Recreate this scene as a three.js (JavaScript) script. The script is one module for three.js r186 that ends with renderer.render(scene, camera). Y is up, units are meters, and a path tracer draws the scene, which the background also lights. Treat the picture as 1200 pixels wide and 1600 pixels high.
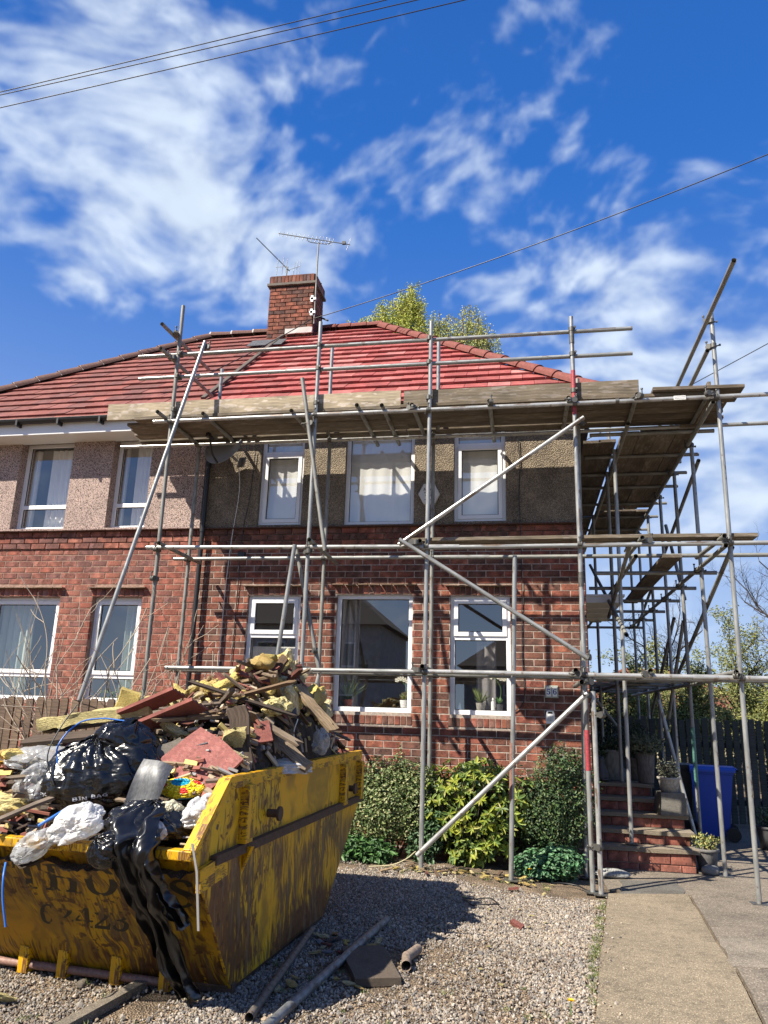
import * as THREE from 'three';
import { mergeGeometries } from 'three/addons/utils/BufferGeometryUtils.js';

// ---------------------------------------------------------------- camera
const scene = new THREE.Scene();
const camera = new THREE.PerspectiveCamera(68.46, 0.75, 0.05, 900);
camera.position.set(-0.752, 1.6, 9.934);
camera.rotation.set(0.25768, 0.19082, 0.02962, 'YXZ');
scene.add(camera);
const renderer = new THREE.WebGLRenderer({ antialias: true });
renderer.toneMapping = THREE.LinearToneMapping;
renderer.toneMappingExposure = 2.0;
renderer.shadowMap.enabled = true;

// ---------------------------------------------------------------- noise helpers (needed by the sky)
function rng(seed) { let s = (seed * 2654435761 + 12345) >>> 0; return () => { s = (s + 0x6D2B79F5) >>> 0; let t = s; t = Math.imul(t ^ (t >>> 15), t | 1); t ^= t + Math.imul(t ^ (t >>> 7), t | 61); return ((t ^ (t >>> 14)) >>> 0) / 4294967296; }; }
const lerp = (a, b, t) => a + (b - a) * t, clamp = (x, a = 0, b = 1) => Math.min(b, Math.max(a, x));
const smooth = (a, b, x) => { const t = clamp((x - a) / (b - a)); return t * t * (3 - 2 * t); };
const NT = new Float32Array(65536); { const r = rng(7); for (let i = 0; i < 65536; i++) NT[i] = r(); }
const hsh = (x, y, z) => NT[(Math.imul(x, 73856093) ^ Math.imul(y, 19349663) ^ Math.imul(z, 83492791)) & 65535];
function vn(x, y, p = 0, z = 0) {           // value noise, repeating every p cells when p > 0
  let xi = Math.floor(x), yi = Math.floor(y); const fx = x - xi, fy = y - yi;
  const u = fx * fx * (3 - 2 * fx), v = fy * fy * (3 - 2 * fy);
  let x1 = xi + 1, y1 = yi + 1;
  if (p) { xi = ((xi % p) + p) % p; yi = ((yi % p) + p) % p; x1 = ((x1 % p) + p) % p; y1 = ((y1 % p) + p) % p; }
  const a = hsh(xi, yi, z), b = hsh(x1, yi, z), c = hsh(xi, y1, z), d = hsh(x1, y1, z);
  return a + (b - a) * u + (c - a) * v + (a - b - c + d) * u * v;
}
function vn3(x, y, z) {
  const xi = Math.floor(x), yi = Math.floor(y), zi = Math.floor(z), fx = x - xi, fy = y - yi, fz = z - zi;
  const u = fx * fx * (3 - 2 * fx), v = fy * fy * (3 - 2 * fy), w = fz * fz * (3 - 2 * fz);
  const L = (k) => lerp(lerp(hsh(xi, yi, k), hsh(xi + 1, yi, k), u), lerp(hsh(xi, yi + 1, k), hsh(xi + 1, yi + 1, k), u), v);
  return lerp(L(zi), L(zi + 1), w);
}
function fbm(x, y, o = 5, p = 0, z = 0) { let s = 0, a = 0.5, t = 0; for (let i = 0; i < o; i++) { s += a * vn(x, y, p, z + i); t += a; a *= 0.5; x *= 2; y *= 2; p *= 2; } return s / t; }
function fbm3(x, y, z, o = 4) { let s = 0, a = 0.5, t = 0; for (let i = 0; i < o; i++) { s += a * vn3(x, y, z); t += a; a *= 0.5; x = x * 2.03 + 11; y = y * 2.03 + 5; z = z * 2.03 + 3; } return s / t; }

// ---------------------------------------------------------------- sky: blue air with torn spring clouds, and one sun
const SUN = new THREE.Vector3(-1.1, 1.55, 1.0).normalize();
{
  const W = 3072, H = 1536, d = new Float32Array(W * H * 4);
  const R = Math.PI / 180, AIR = 0.56;
  // cloud masses: azimuth (0 = towards the house, + right), elevation, half width, half height, strength
  const masses = [[-37, 40, 11, 9, 0.22], [-30, 36, 9, 6, 0.16], [-42, 33, 8, 5, 0.12], [-33, 30, 7, 2.4, 0.16], [-23, 34.5, 8, 2.2, 0.12], [-24, 47, 10, 3, 0.12], [-10, 39, 8, 3.5, 0.09], [1, 38, 7, 3, 0.06], [6, 42, 4, 4, 0.08], [-1.5, 47.5, 5, 3, 0.06],
    [12, 36, 8, 4, 0.09], [6, 31, 10, 3, 0.10], [16, 30, 8, 4, 0.14], [20, 41, 5, 8, -0.16], [16, 16, 14, 8, 0.26], [14, 23, 8, 4, 0.14], [-21, 24, 16, 5, -0.30], [-40, 23, 12, 5, -0.26], [-6, 27, 6, 4, -0.12], [14, 46, 9, 5, -0.16], [-9, 45, 6, 3, -0.14], [-17, 40, 3, 4, -0.10], [-4, 34, 4, 2, -0.08]];
  for (let j = 0; j < H; j++) {
    const el = ((j + 0.5) / H - 0.5) * Math.PI, sy = Math.sin(el), cy = Math.cos(el), e = el / R;
    for (let i = 0; i < W; i++) {
      const th = ((i + 0.5) / W - 0.5) * 2 * Math.PI, x = Math.cos(th) * cy, z = Math.sin(th) * cy, k = (j * W + i) * 4;
      let r, g, b;
      if (e < -1) { r = 0.16; g = 0.15; b = 0.13; }
      else {
        const t = clamp(e / 60), q = Math.pow(1 - clamp(e / 40), 2.0);  // white horizon band widened all round to add neutral ambient light
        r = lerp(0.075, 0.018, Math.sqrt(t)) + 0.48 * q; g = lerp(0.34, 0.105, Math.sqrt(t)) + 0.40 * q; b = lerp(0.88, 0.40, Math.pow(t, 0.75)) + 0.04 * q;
        const az = Math.atan2(x, -z) / R;
        let m = 0.055 + 0.34 * (fbm(Math.cos(th) * 1.7 + 9 + sy, Math.sin(th) * 1.7 + 4 + sy * 2, 3, 0, 40) - 0.5);  // base cloud cover raised, out of view too, to lift the ambient light
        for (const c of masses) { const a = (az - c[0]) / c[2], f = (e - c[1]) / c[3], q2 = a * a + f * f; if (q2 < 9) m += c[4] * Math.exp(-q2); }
        // torn, puffy cloud: noise on the direction itself, bent by slower noise
        const wx = fbm3(x * 3.1 + 5, sy * 3.1 + 2, z * 3.1 + 7, 3) - 0.5, wy = fbm3(x * 3.1 + 25, sy * 3.1 + 12, z * 3.1 + 1, 3) - 0.5;
        const n = fbm3(x * 6.5 + wx * 2.2 + 40, sy * 8.5 + wy * 1.6 + 3, z * 6.5 + wx * 1.4 + 20, 7), fine = fbm3(x * 24 + sy * 14 + wx * 9, sy * 44 - x * 10 + wy * 9, z * 24 - wx * 6, 6);
        const rid = 1 - 2 * Math.abs(fbm3(x * 15 + sy * 9 + wx * 4, sy * 26 - x * 7 + wy * 4, z * 15, 5) - 0.5);
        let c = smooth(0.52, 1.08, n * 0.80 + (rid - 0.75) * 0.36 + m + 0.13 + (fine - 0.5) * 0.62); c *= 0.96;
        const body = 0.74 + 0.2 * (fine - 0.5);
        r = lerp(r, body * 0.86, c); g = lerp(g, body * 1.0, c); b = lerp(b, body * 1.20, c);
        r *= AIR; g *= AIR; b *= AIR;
      }
      d[k] = r; d[k + 1] = g; d[k + 2] = b; d[k + 3] = 1;
    }
  }
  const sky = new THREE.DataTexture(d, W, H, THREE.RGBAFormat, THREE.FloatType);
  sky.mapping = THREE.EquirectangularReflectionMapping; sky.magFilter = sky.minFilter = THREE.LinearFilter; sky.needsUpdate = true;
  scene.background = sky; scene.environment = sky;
}
const sun = new THREE.DirectionalLight(new THREE.Color(1.0, 0.92, 0.79), 5.0);
sun.name = 'sun'; sun.position.copy(SUN).multiplyScalar(60); sun.target.position.set(-2, 1, 0);
sun.castShadow = true; sun.shadow.mapSize.set(4096, 4096);
Object.assign(sun.shadow.camera, { left: -18, right: 18, top: 18, bottom: -18, near: 5, far: 140 });
scene.add(sun, sun.target);

// ---------------------------------------------------------------- builders
const V = (x, y, z) => new THREE.Vector3(x, y, z);
const lin = (r, g, b) => new THREE.Color().setRGB(r, g, b);
const taken = {};
function numbered(n) { const k = taken[n] = (taken[n] ?? -1) + 1; return k ? `${n}_${String(k).padStart(3, '0')}` : n; }
function mesh(name, geo, mat, parent) { const m = new THREE.Mesh(geo, mat); m.name = parent ? name : numbered(name); m.castShadow = m.receiveShadow = true; (parent || scene).add(m); return m; }
function tag(o, label, category, group) { o.userData.label = label; o.userData.category = category; if (group) o.userData.group = group; return o; }
function thing(name, label, category, pos = [0, 0, 0], group) { const g = new THREE.Group(); g.name = numbered(name); g.position.set(...pos); scene.add(g); return tag(g, label, category, group); }
function structure(name, geo, mat, label) { const m = mesh(name, geo, mat); m.userData.kind = 'structure'; if (label) m.userData.label = label; return m; }
function part(name, geo, mat, parent, label) { const m = mesh(name, geo, mat, parent); if (label) m.userData.label = label; return m; }
const merge = (list) => mergeGeometries(list.map((g) => { const q = g.index ? g.toNonIndexed() : g; for (const k of Object.keys(q.attributes)) if (!['position', 'normal', 'uv', 'color'].includes(k)) q.deleteAttribute(k); return q; }));
function box(w, h, d, x = 0, y = 0, z = 0) {            // uv in metres
  const g = new THREE.BoxGeometry(w, h, d), u = g.attributes.uv, s = [[d, h], [d, h], [w, d], [w, d], [w, h], [w, h]];
  for (let f = 0; f < 6; f++) for (let i = 0; i < 4; i++) u.setXY(f * 4 + i, u.getX(f * 4 + i) * s[f][0] + x * 0.37 + z * 0.21, u.getY(f * 4 + i) * s[f][1] + y * 0.31);
  return g.translate(x, y, z);
}
// box with its front (+z) edges chamfered: bricks, boards, slabs
function chamferBox(w, h, d, c, uo = 0, vo = 0, jit = 0, r = Math.random) {
  const j = () => (jit ? (r() - 0.5) * 2 * jit : 0);
  const x = w / 2, y = h / 2, z = d / 2, P = [];
  const ring = (sx, sy, zz) => [[-sx, -sy], [sx, -sy], [sx, sy], [-sx, sy]].map(([a, b]) => [a + j(), b + j(), zz + j()]);
  const A = ring(x, y, -z), B = ring(x, y, z - c), C = ring(x - c, y - c, z);
  const quad = (a, b, cc, dd) => P.push(a, b, cc, a, cc, dd);
  for (let i = 0; i < 4; i++) { const n = (i + 1) % 4; quad(A[i], A[n], B[n], B[i]); quad(B[i], B[n], C[n], C[i]); }
  quad(C[0], C[1], C[2], C[3]); quad(A[3], A[2], A[1], A[0]);
  const g = new THREE.BufferGeometry();
  g.setAttribute('position', new THREE.Float32BufferAttribute(P.flat(), 3));
  g.setAttribute('uv', new THREE.Float32BufferAttribute(P.flatMap((p) => [p[0] + uo + p[2] * 0.7, p[1] + vo + p[2]]), 2));
  g.computeVertexNormals(); return g;
}
function tube(a, b, r, seg = 10, open = true, r2 = r) {
  const d = b.clone().sub(a), l = d.length(), g = new THREE.CylinderGeometry(r2, r, l, seg, 1, open), u = g.attributes.uv;
  for (let i = 0; i < u.count; i++) u.setXY(i, u.getX(i) * r * 6.3 + a.x, u.getY(i) * l + a.z);
  g.applyQuaternion(new THREE.Quaternion().setFromUnitVectors(V(0, 1, 0), d.normalize())); return g.translate((a.x + b.x) / 2, (a.y + b.y) / 2, (a.z + b.z) / 2);
}
function pathTube(pts, r, seg = 6, n = 0) { return new THREE.TubeGeometry(new THREE.CatmullRomCurve3(pts.map((p) => V(...p))), n || pts.length * 5, r, seg, false); }
function extrude(pts, depth, holes = [], bevel = 0) {   // outline in x,y, pushed along +z; uv in metres
  const s = new THREE.Shape(pts.map((p) => new THREE.Vector2(...p)));
  for (const h of holes) s.holes.push(new THREE.Path(h.map((p) => new THREE.Vector2(...p))));
  return new THREE.ExtrudeGeometry(s, { depth, bevelEnabled: bevel > 0, bevelSize: bevel, bevelThickness: bevel, bevelSegments: 2, steps: 1, bevelOffset: -bevel });
}
const rect = (x0, x1, y0, y1) => [[x0, y0], [x1, y0], [x1, y1], [x0, y1]];
class Soup {                                              // free triangles: leaves, tiles, prisms
  constructor() { this.p = []; this.u = []; this.c = []; }
  tri(a, b, c, col, ua = [0, 0], ub = [1, 0], uc = [1, 1]) { this.p.push(...a, ...b, ...c); this.u.push(...ua, ...ub, ...uc); if (col) this.c.push(...col, ...col, ...col); }
  geo(flat = true) { const g = new THREE.BufferGeometry(); g.setAttribute('position', new THREE.Float32BufferAttribute(this.p, 3)); g.setAttribute('uv', new THREE.Float32BufferAttribute(this.u, 2)); if (this.c.length) g.setAttribute('color', new THREE.Float32BufferAttribute(this.c, 3)); g.computeVertexNormals(); return g; }
}
function jitterGeo(g, amp, freq, seed) {                  // push vertices about by smooth noise (welded corners stay together)
  const p = g.attributes.position, v = V();
  for (let i = 0; i < p.count; i++) { v.fromBufferAttribute(p, i); const q = v.clone().multiplyScalar(freq); p.setXYZ(i, v.x + amp * (vn3(q.x + seed, q.y, q.z) - 0.5) * 2, v.y + amp * (vn3(q.x, q.y + seed + 31, q.z) - 0.5) * 2, v.z + amp * (vn3(q.x, q.y, q.z + seed + 77) - 0.5) * 2); }
  g.computeVertexNormals(); return g;
}

// ---------------------------------------------------------------- textures
function tex(w, h, f, srgb = false) {                     // f(u, v) -> [r, g, b] 0..1
  const d = new Uint8Array(w * h * 4);
  for (let j = 0; j < h; j++) for (let i = 0; i < w; i++) { const c = f(i / w, j / h), k = (j * w + i) * 4; d[k] = clamp(c[0]) * 255; d[k + 1] = clamp(c[1]) * 255; d[k + 2] = clamp(c[2]) * 255; d[k + 3] = 255; }
  const t = new THREE.DataTexture(d, w, h); t.wrapS = t.wrapT = THREE.RepeatWrapping; t.magFilter = THREE.LinearFilter; t.minFilter = THREE.LinearMipmapLinearFilter; t.generateMipmaps = true;
  if (srgb) t.colorSpace = THREE.SRGBColorSpace; t.needsUpdate = true; return t;
}
const rep = (t, x, y = x) => { const c = t.clone(); c.repeat.set(x, y); c.needsUpdate = true; return c; };
const g1 = (v) => [v, v, v];
// worley-like pebble field, periodic with n cells
function pebbles(u, v, n, z = 0) {
  const x = u * n, y = v * n, xi = Math.floor(x), yi = Math.floor(y); let best = 9, id = 0, second = 9;
  for (let a = -1; a < 2; a++) for (let b = -1; b < 2; b++) { const cx = ((xi + a) % n + n) % n, cy = ((yi + b) % n + n) % n, dx = xi + a + hsh(cx, cy, z) - x, dy = yi + b + hsh(cx, cy, z + 1) - y, q = dx * dx + dy * dy; if (q < best) { second = best; best = q; id = hsh(cx, cy, z + 2); } else if (q < second) second = q; }
  return [Math.sqrt(best), id, Math.sqrt(second)];
}
const T = {};
T.grain = tex(256, 256, (u, v) => g1(0.62 + 0.38 * fbm(u * 16, v * 16, 5, 16)), true);
T.grainB = tex(256, 256, (u, v) => g1(fbm(u * 24, v * 24, 5, 24, 60)));
T.brick = tex(512, 512, (u, v) => { const n = fbm(u * 10, v * 10, 6, 10, 3), k = fbm(u * 40, v * 40, 3, 40, 9), pit = smooth(0.66, 0.75, k); const s = 0.66 + 0.5 * (n - 0.5) + 0.16 * (k - 0.5) - 0.2 * pit; const w = smooth(0.6, 0.76, fbm(u * 6, v * 6, 4, 6, 77)) * 0.16; return [s + w, s + w * 1.3, s + w * 1.5]; }, true);
T.pebA = tex(1024, 1024, (u, v) => { const [a, id] = pebbles(u, v, 64, 3), e = 1 - smooth(0.25, 0.62, a), n = fbm(u * 5, v * 5, 5, 5, 8); const s = 0.50 + 0.16 * (id - 0.5) + 0.13 * (e - 0.5) + 0.26 * (n - 0.5); return [s * 1.05, s * 0.98, s * 0.87]; }, true);
T.pebAB = tex(1024, 1024, (u, v) => { const [a, id] = pebbles(u, v, 64, 3); return g1((1 - smooth(0.1, 0.66, a)) * (0.6 + 0.4 * id) * 0.75 + 0.25 * fbm(u * 20, v * 20, 4, 20, 5)); });
T.pebN = tex(1024, 1024, (u, v) => { const [a, id] = pebbles(u, v, 100, 13), e = 1 - smooth(0.3, 0.6, a); const dark = id < 0.16 ? 0.45 : id > 0.75 ? 1.16 : 0.95; const n = fbm(u * 4, v * 4, 4, 4, 33); const s = (0.52 + 0.2 * e) * dark + 0.12 * (n - 0.5); return [s * 1.10, s * 1.0, s * 0.95]; }, true);
T.pebNB = tex(1024, 1024, (u, v) => { const [a, id] = pebbles(u, v, 100, 13); return g1((1 - smooth(0.1, 0.66, a)) * (0.6 + 0.4 * id)); });
T.wood = tex(512, 512, (u, v) => { const w = fbm(u * 3, v * 6, 3, 3, 4), y = v * 26 + w * 5; const ring = 0.5 + 0.5 * Math.sin(y * 2 * Math.PI * 1); const f = fbm(u * 8, v * 128, 4, 8, 21); const kn = pebbles(u, v, 4, 61); const knot = kn[1] > 0.8 ? 1 - smooth(0.03, 0.09, kn[0]) : 0; const stain = fbm(u * 4, v * 4, 4, 4, 91); const s = 0.68 + 0.10 * (ring - 0.5) + 0.30 * (f - 0.5) + 0.28 * (stain - 0.5) - 0.28 * knot; return [s, s * 0.985, s * 0.96]; }, true);
T.woodB = tex(512, 512, (u, v) => g1(fbm(u * 8, v * 128, 4, 8, 21)));
T.board = tex(512, 512, (u, v) => { const f = fbm(u * 8, v * 128, 4, 8, 121), n = fbm(u * 6, v * 6, 5, 6, 55), splash = smooth(0.54, 0.66, fbm(u * 12, v * 24, 5, 12, 71)); const s = 0.62 + 0.24 * (f - 0.5) + 0.30 * (n - 0.5) + 0.10 * splash; return [s * 1.0, s * (0.96 + 0.02 * splash), s * (0.88 + 0.09 * splash)]; }, true);
T.metal = tex(512, 512, (u, v) => { const n = fbm(u * 8, v * 8, 5, 8, 2), k = fbm(u * 30, v * 6, 4, 0, 6) ; const rust = smooth(0.66, 0.76, fbm(u * 10, v * 10, 5, 10, 31)); const s = 0.74 + 0.32 * (n - 0.5); return [lerp(s, 0.5, rust * 0.6), lerp(s * 1.0, 0.40, rust * 0.6), lerp(s * 0.99, 0.32, rust * 0.6)]; }, true);
T.metalR = tex(256, 256, (u, v) => g1(0.45 + 0.5 * fbm(u * 10, v * 10, 5, 10, 14)));
T.conc = tex(1024, 1024, (u, v) => { const n = fbm(u * 4, v * 4, 6, 4, 6), [a, id] = pebbles(u, v, 120, 23); const ag = a < 0.34 && id > 0.3 ? (id - 0.6) * 0.8 : 0; const st = smooth(0.5, 0.75, fbm(u * 24, v * 24, 4, 24, 66)) * 0.06; const s = 0.60 + 0.14 * (n - 0.5) + ag - st; return [s * 1.02, s * 0.985, s * 0.93]; }, true);
T.concB = tex(512, 512, (u, v) => { const [a, id] = pebbles(u, v, 60, 23); return g1(0.5 * fbm(u * 20, v * 20, 4, 20, 6) + 0.5 * (1 - smooth(0.2, 0.5, a)) * id); });
T.soil = tex(1024, 1024, (u, v) => { const n = fbm(u * 6, v * 6, 6, 6, 46), [a, id] = pebbles(u, v, 64, 43), st = (1 - smooth(0.25, 0.5, a)) * (id > 0.4 ? 1 : 0); const s = 0.34 + 0.34 * (n - 0.5) + st * (0.1 + 0.22 * (id - 0.4)); return [s * 1.04, s * 0.96, s * 0.86]; }, true);
T.soilB = tex(512, 512, (u, v) => { const [a, id] = pebbles(u, v, 64, 43); return g1((1 - smooth(0.1, 0.6, a)) * (0.4 + 0.6 * id)); });
T.tile = tex(512, 512, (u, v) => { const n = fbm(u * 6, v * 6, 5, 6, 16), f = fbm(u * 50, v * 12, 4, 0, 18), chalk = smooth(0.56, 0.74, fbm(u * 5, v * 9, 5, 5, 88)) * 0.12; const s = 0.78 + 0.26 * (n - 0.5) + 0.12 * (f - 0.5); return [s + chalk * 0.6, s + chalk, s + chalk]; }, true);
T.crinkle = tex(512, 512, (u, v) => { const a = Math.abs(fbm(u * 5, v * 5, 4, 5, 4) - 0.5), b = Math.abs(fbm(u * 11, v * 11, 3, 11, 14) - 0.5), c = Math.abs(fbm(u * 3, v * 12, 3, 3, 24) - 0.5); return g1(1 - 2.4 * a - 1.2 * b - 1.5 * c + 0.2); });
T.bark = tex(256, 256, (u, v) => g1(0.5 + 0.6 * (fbm(u * 20, v * 5, 5, 0, 5) - 0.5)), true);

// ---------------------------------------------------------------- materials
function mat(color, roughness = 0.8, o = {}) { return new THREE.MeshStandardMaterial({ color: Array.isArray(color) ? lin(...color) : color, roughness, ...o }); }
function phys(color, roughness, o = {}) { return new THREE.MeshPhysicalMaterial({ color: lin(...color), roughness, ...o }); }
const M = {
  mortar: mat([0.58, 0.48, 0.40], 0.95, { map: rep(T.grain, 3) }),
  mortarN: mat([0.46, 0.30, 0.23], 0.95, { map: rep(T.grain, 3) }),
  pebA: mat([0.98, 0.92, 0.85], 0.95, { map: rep(T.pebA, 0.9), bumpMap: rep(T.pebAB, 0.9), bumpScale: 0.022 }),
  pebN: mat([1.25, 1.16, 1.13], 0.95, { map: rep(T.pebN, 1.0), bumpMap: rep(T.pebNB, 1.0), bumpScale: 0.012 }),
  upvc: mat([0.80, 0.81, 0.82], 0.28),
  seal: mat([0.02, 0.02, 0.022], 0.6),
  black: mat([0.018, 0.018, 0.02], 0.45),
  glass: phys([1, 1, 1], 0.0, { transmission: 1, thickness: 0, ior: 2.6 }),
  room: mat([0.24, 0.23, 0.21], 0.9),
  roomDark: mat([0.16, 0.15, 0.14], 0.9),
  fascia: mat([0.78, 0.78, 0.77], 0.35),
  creasing: mat([0.36, 0.24, 0.17], 0.9, { map: rep(T.grain, 4) }),
  galv: mat([0.60, 0.61, 0.60], 0.5, { map: rep(T.metal, 1.6, 0.9), metalness: 0.35, roughnessMap: T.metalR }),
  galvNew: mat([0.78, 0.78, 0.77], 0.42, { map: rep(T.metal, 1.1, 1.3), metalness: 0.4, roughnessMap: T.metalR }),
  galvOld: mat([0.44, 0.44, 0.41], 0.6, { map: rep(T.metal, 2.0, 1.1), metalness: 0.25 }),
  fitting: mat([0.24, 0.235, 0.22], 0.55, { metalness: 0.6, map: rep(T.metal, 6) }),
  redPaint: mat([0.52, 0.07, 0.085], 0.6, { map: rep(T.grain, 6) }),
  greenPaint: mat([0.12, 0.30, 0.24], 0.5, { map: rep(T.grain, 6) }),
  brownPaint: mat([0.36, 0.20, 0.15], 0.6, { map: rep(T.grain, 6) }),
  boards: [[0.40, 0.35, 0.29], [0.34, 0.29, 0.235], [0.45, 0.40, 0.34], [0.30, 0.26, 0.22]].map((c, i) => mat(c, 0.92, { map: rep(T.board, 0.7, 1.6), bumpMap: rep(T.woodB, 0.7, 1.6), bumpScale: 0.003 })),
  toe: mat([0.98, 0.88, 0.74], 0.92, { map: rep(T.board, 0.8, 1.4), bumpMap: rep(T.board, 0.8, 1.4), bumpScale: 0.006 }),
  lead: mat([0.14, 0.145, 0.15], 0.6, { map: rep(T.grain, 3) }),
  white: mat([0.78, 0.78, 0.76], 0.5),
  curtain: mat([0.80, 0.80, 0.76], 0.95),
  greenCurtain: mat([0.42, 0.47, 0.40], 0.95),
  stone: mat([0.46, 0.42, 0.36], 0.95, { map: rep(T.conc, 1.3), bumpMap: rep(T.concB, 2), bumpScale: 0.003 }),
};

// ---------------------------------------------------------------- ground, path, paving
function groundY(x, z) { const s = smooth(-1.6, -0.2, x); return -(0.13 * s + 0.03 * (1 - s)) * (1 - smooth(1.3, 4.5, z)); }
function sheet(xs, zs, lift, inside, rough = 0.004, seed = 0) {   // a draped sheet on the ground, uv in metres
  const p = [], u = [], idx = [], nx = xs.length;
  for (const z of zs) for (const x of xs) { p.push(x, groundY(x, z) + lift + rough * (fbm(x * 2.3 + seed, z * 2.3, 3) - 0.5) * 2, z); u.push(x, -z); }
  for (let j = 0; j < zs.length - 1; j++) for (let i = 0; i < nx - 1; i++) { const a = j * nx + i; if (!inside || inside((xs[i] + xs[i + 1]) / 2, (zs[j] + zs[j + 1]) / 2)) idx.push(a, a + nx, a + 1, a + 1, a + nx, a + nx + 1); }
  const g = new THREE.BufferGeometry(); g.setAttribute('position', new THREE.Float32BufferAttribute(p, 3)); g.setAttribute('uv', new THREE.Float32BufferAttribute(u, 2)); g.setIndex(idx); g.computeVertexNormals(); return g;
}
const steps = (a, b, d) => { const r = []; for (let i = 0, n = Math.round((b - a) / d); i <= n; i++) r.push(a + (b - a) * i / n); return r; };
const far = [-420, -200, -100, -60, -40, -28, -20, -15];
M.soil = mat([1.25, 1.08, 0.88], 1, { map: rep(T.soil, 1.05), bumpMap: rep(T.soilB, 1.05), bumpScale: 0.012 });
structure('ground', sheet([...far, ...steps(-12, 8, 0.12), 11, 15, 20, 28, 40, 60, 100, 200, 420], [...far, ...steps(-12, 11, 0.12), 14, 18, 24, 32, 45, 60, 100, 200, 420], -0.012, null, 0.012), M.soil);
// a ruled strip between two edge lines (left, right): real slab with thickness
function slab(name, L, Rr, thick, m, label, parent) {
  const s = new Soup(), n = L.length, up = (p, d) => [p[0], groundY(p[0], p[1]) + d, p[1]], uv = (p) => [p[0], -p[1]];
  const q = (a, b, c, d, ua, ub, uc, ud) => { s.tri(a, b, c, null, ua, ub, uc); s.tri(a, c, d, null, ua, uc, ud); };
  for (let i = 0; i < n - 1; i++) {
    q(up(L[i], thick), up(Rr[i], thick), up(Rr[i + 1], thick), up(L[i + 1], thick), uv(L[i]), uv(Rr[i]), uv(Rr[i + 1]), uv(L[i + 1]));
    q(up(L[i], -0.1), up(L[i], thick), up(L[i + 1], thick), up(L[i + 1], -0.1), [0, 0], [0, 0.1], [1, 0.1], [1, 0]);
    q(up(Rr[i], thick), up(Rr[i], -0.1), up(Rr[i + 1], -0.1), up(Rr[i + 1], thick), [0, 0.1], [0, 0], [1, 0], [1, 0.1]);
  }
  q(up(L[0], -0.1), up(Rr[0], -0.1), up(Rr[0], thick), up(L[0], thick), [0, 0], [1, 0], [1, 0.1], [0, 0.1]);
  q(up(Rr[n - 1], -0.1), up(L[n - 1], -0.1), up(L[n - 1], thick), up(Rr[n - 1], thick), [0, 0], [1, 0], [1, 0.1], [0, 0.1]);
  return structure(name, s.geo(), m, label);
}
const along = (a, b, n, w = 0, seed = 0) => Array.from({ length: n + 1 }, (_, i) => [lerp(a[0], b[0], i / n) + w * (vn(i * 0.9 + seed, seed) - 0.5), lerp(a[1], b[1], i / n)]);
M.path = mat([0.62, 0.54, 0.415], 0.95, { map: rep(T.conc, 0.8), bumpMap: rep(T.concB, 1.6), bumpScale: 0.003 });
M.paving = mat([0.50, 0.45, 0.39], 0.95, { map: rep(T.conc, 0.62), bumpMap: rep(T.concB, 1.3), bumpScale: 0.004 });
M.patch = mat([0.62, 0.57, 0.50], 0.95, { map: rep(T.conc, 0.9), bumpMap: rep(T.concB, 1.8), bumpScale: 0.003 });
M.patchDark = mat([0.33, 0.33, 0.32], 0.9, { map: rep(T.conc, 1.1), bumpMap: rep(T.concB, 1.8), bumpScale: 0.003 });
slab('path', along([-0.98, 10.2], [-0.005, 1.39], 22, 0.02, 3), along([0.0, 10.2], [0.80, 1.15], 22, 0.02, 8), 0.022, M.path, 'pale concrete garden path with exposed stone grains');
slab('pavement', along([0.02, 10.2], [0.83, 1.15], 22, 0.02, 8), along([4.5, 10.2], [4.5, 1.15], 22), 0.016, M.paving, 'brown weathered concrete beside the path');
slab('pavement', along([0.02, 1.14], [0.0, -0.05], 6), along([4.5, 1.14], [4.5, -0.05], 6), 0.012, M.paving, 'weathered concrete in front of the brick steps');
slab('pavement', along([1.16, -0.05], [1.16, -6], 8), along([4.5, -0.05], [4.5, -6], 8), 0.012, M.paving, 'shaded concrete where the bins stand');
slab('pavement_patch', along([0.55, 3.95], [0.66, 3.0], 6, 0.08, 2), along([3.2, 3.55], [3.2, 2.9], 6), 0.021, M.patch, 'pale cement patch in the concrete');
slab('pavement_patch', along([0.09, 1.36], [0.20, 0.66], 5, 0.1, 5), along([0.78, 1.13], [0.80, 0.52], 5, 0.1, 9), 0.019, M.patchDark, 'dark grey slab at the head of the path');
// concrete edging strip by the skip
{ const e = mesh('edging_strip', extrude([[0, 0], [0.07, 0], [0.07, 0.045], [0, 0.045]], 1.5, [], 0.004), M.stone); e.position.set(-3.03, -0.005, 5.33); e.rotation.y = -0.12; e.userData.kind = 'structure'; }
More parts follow.
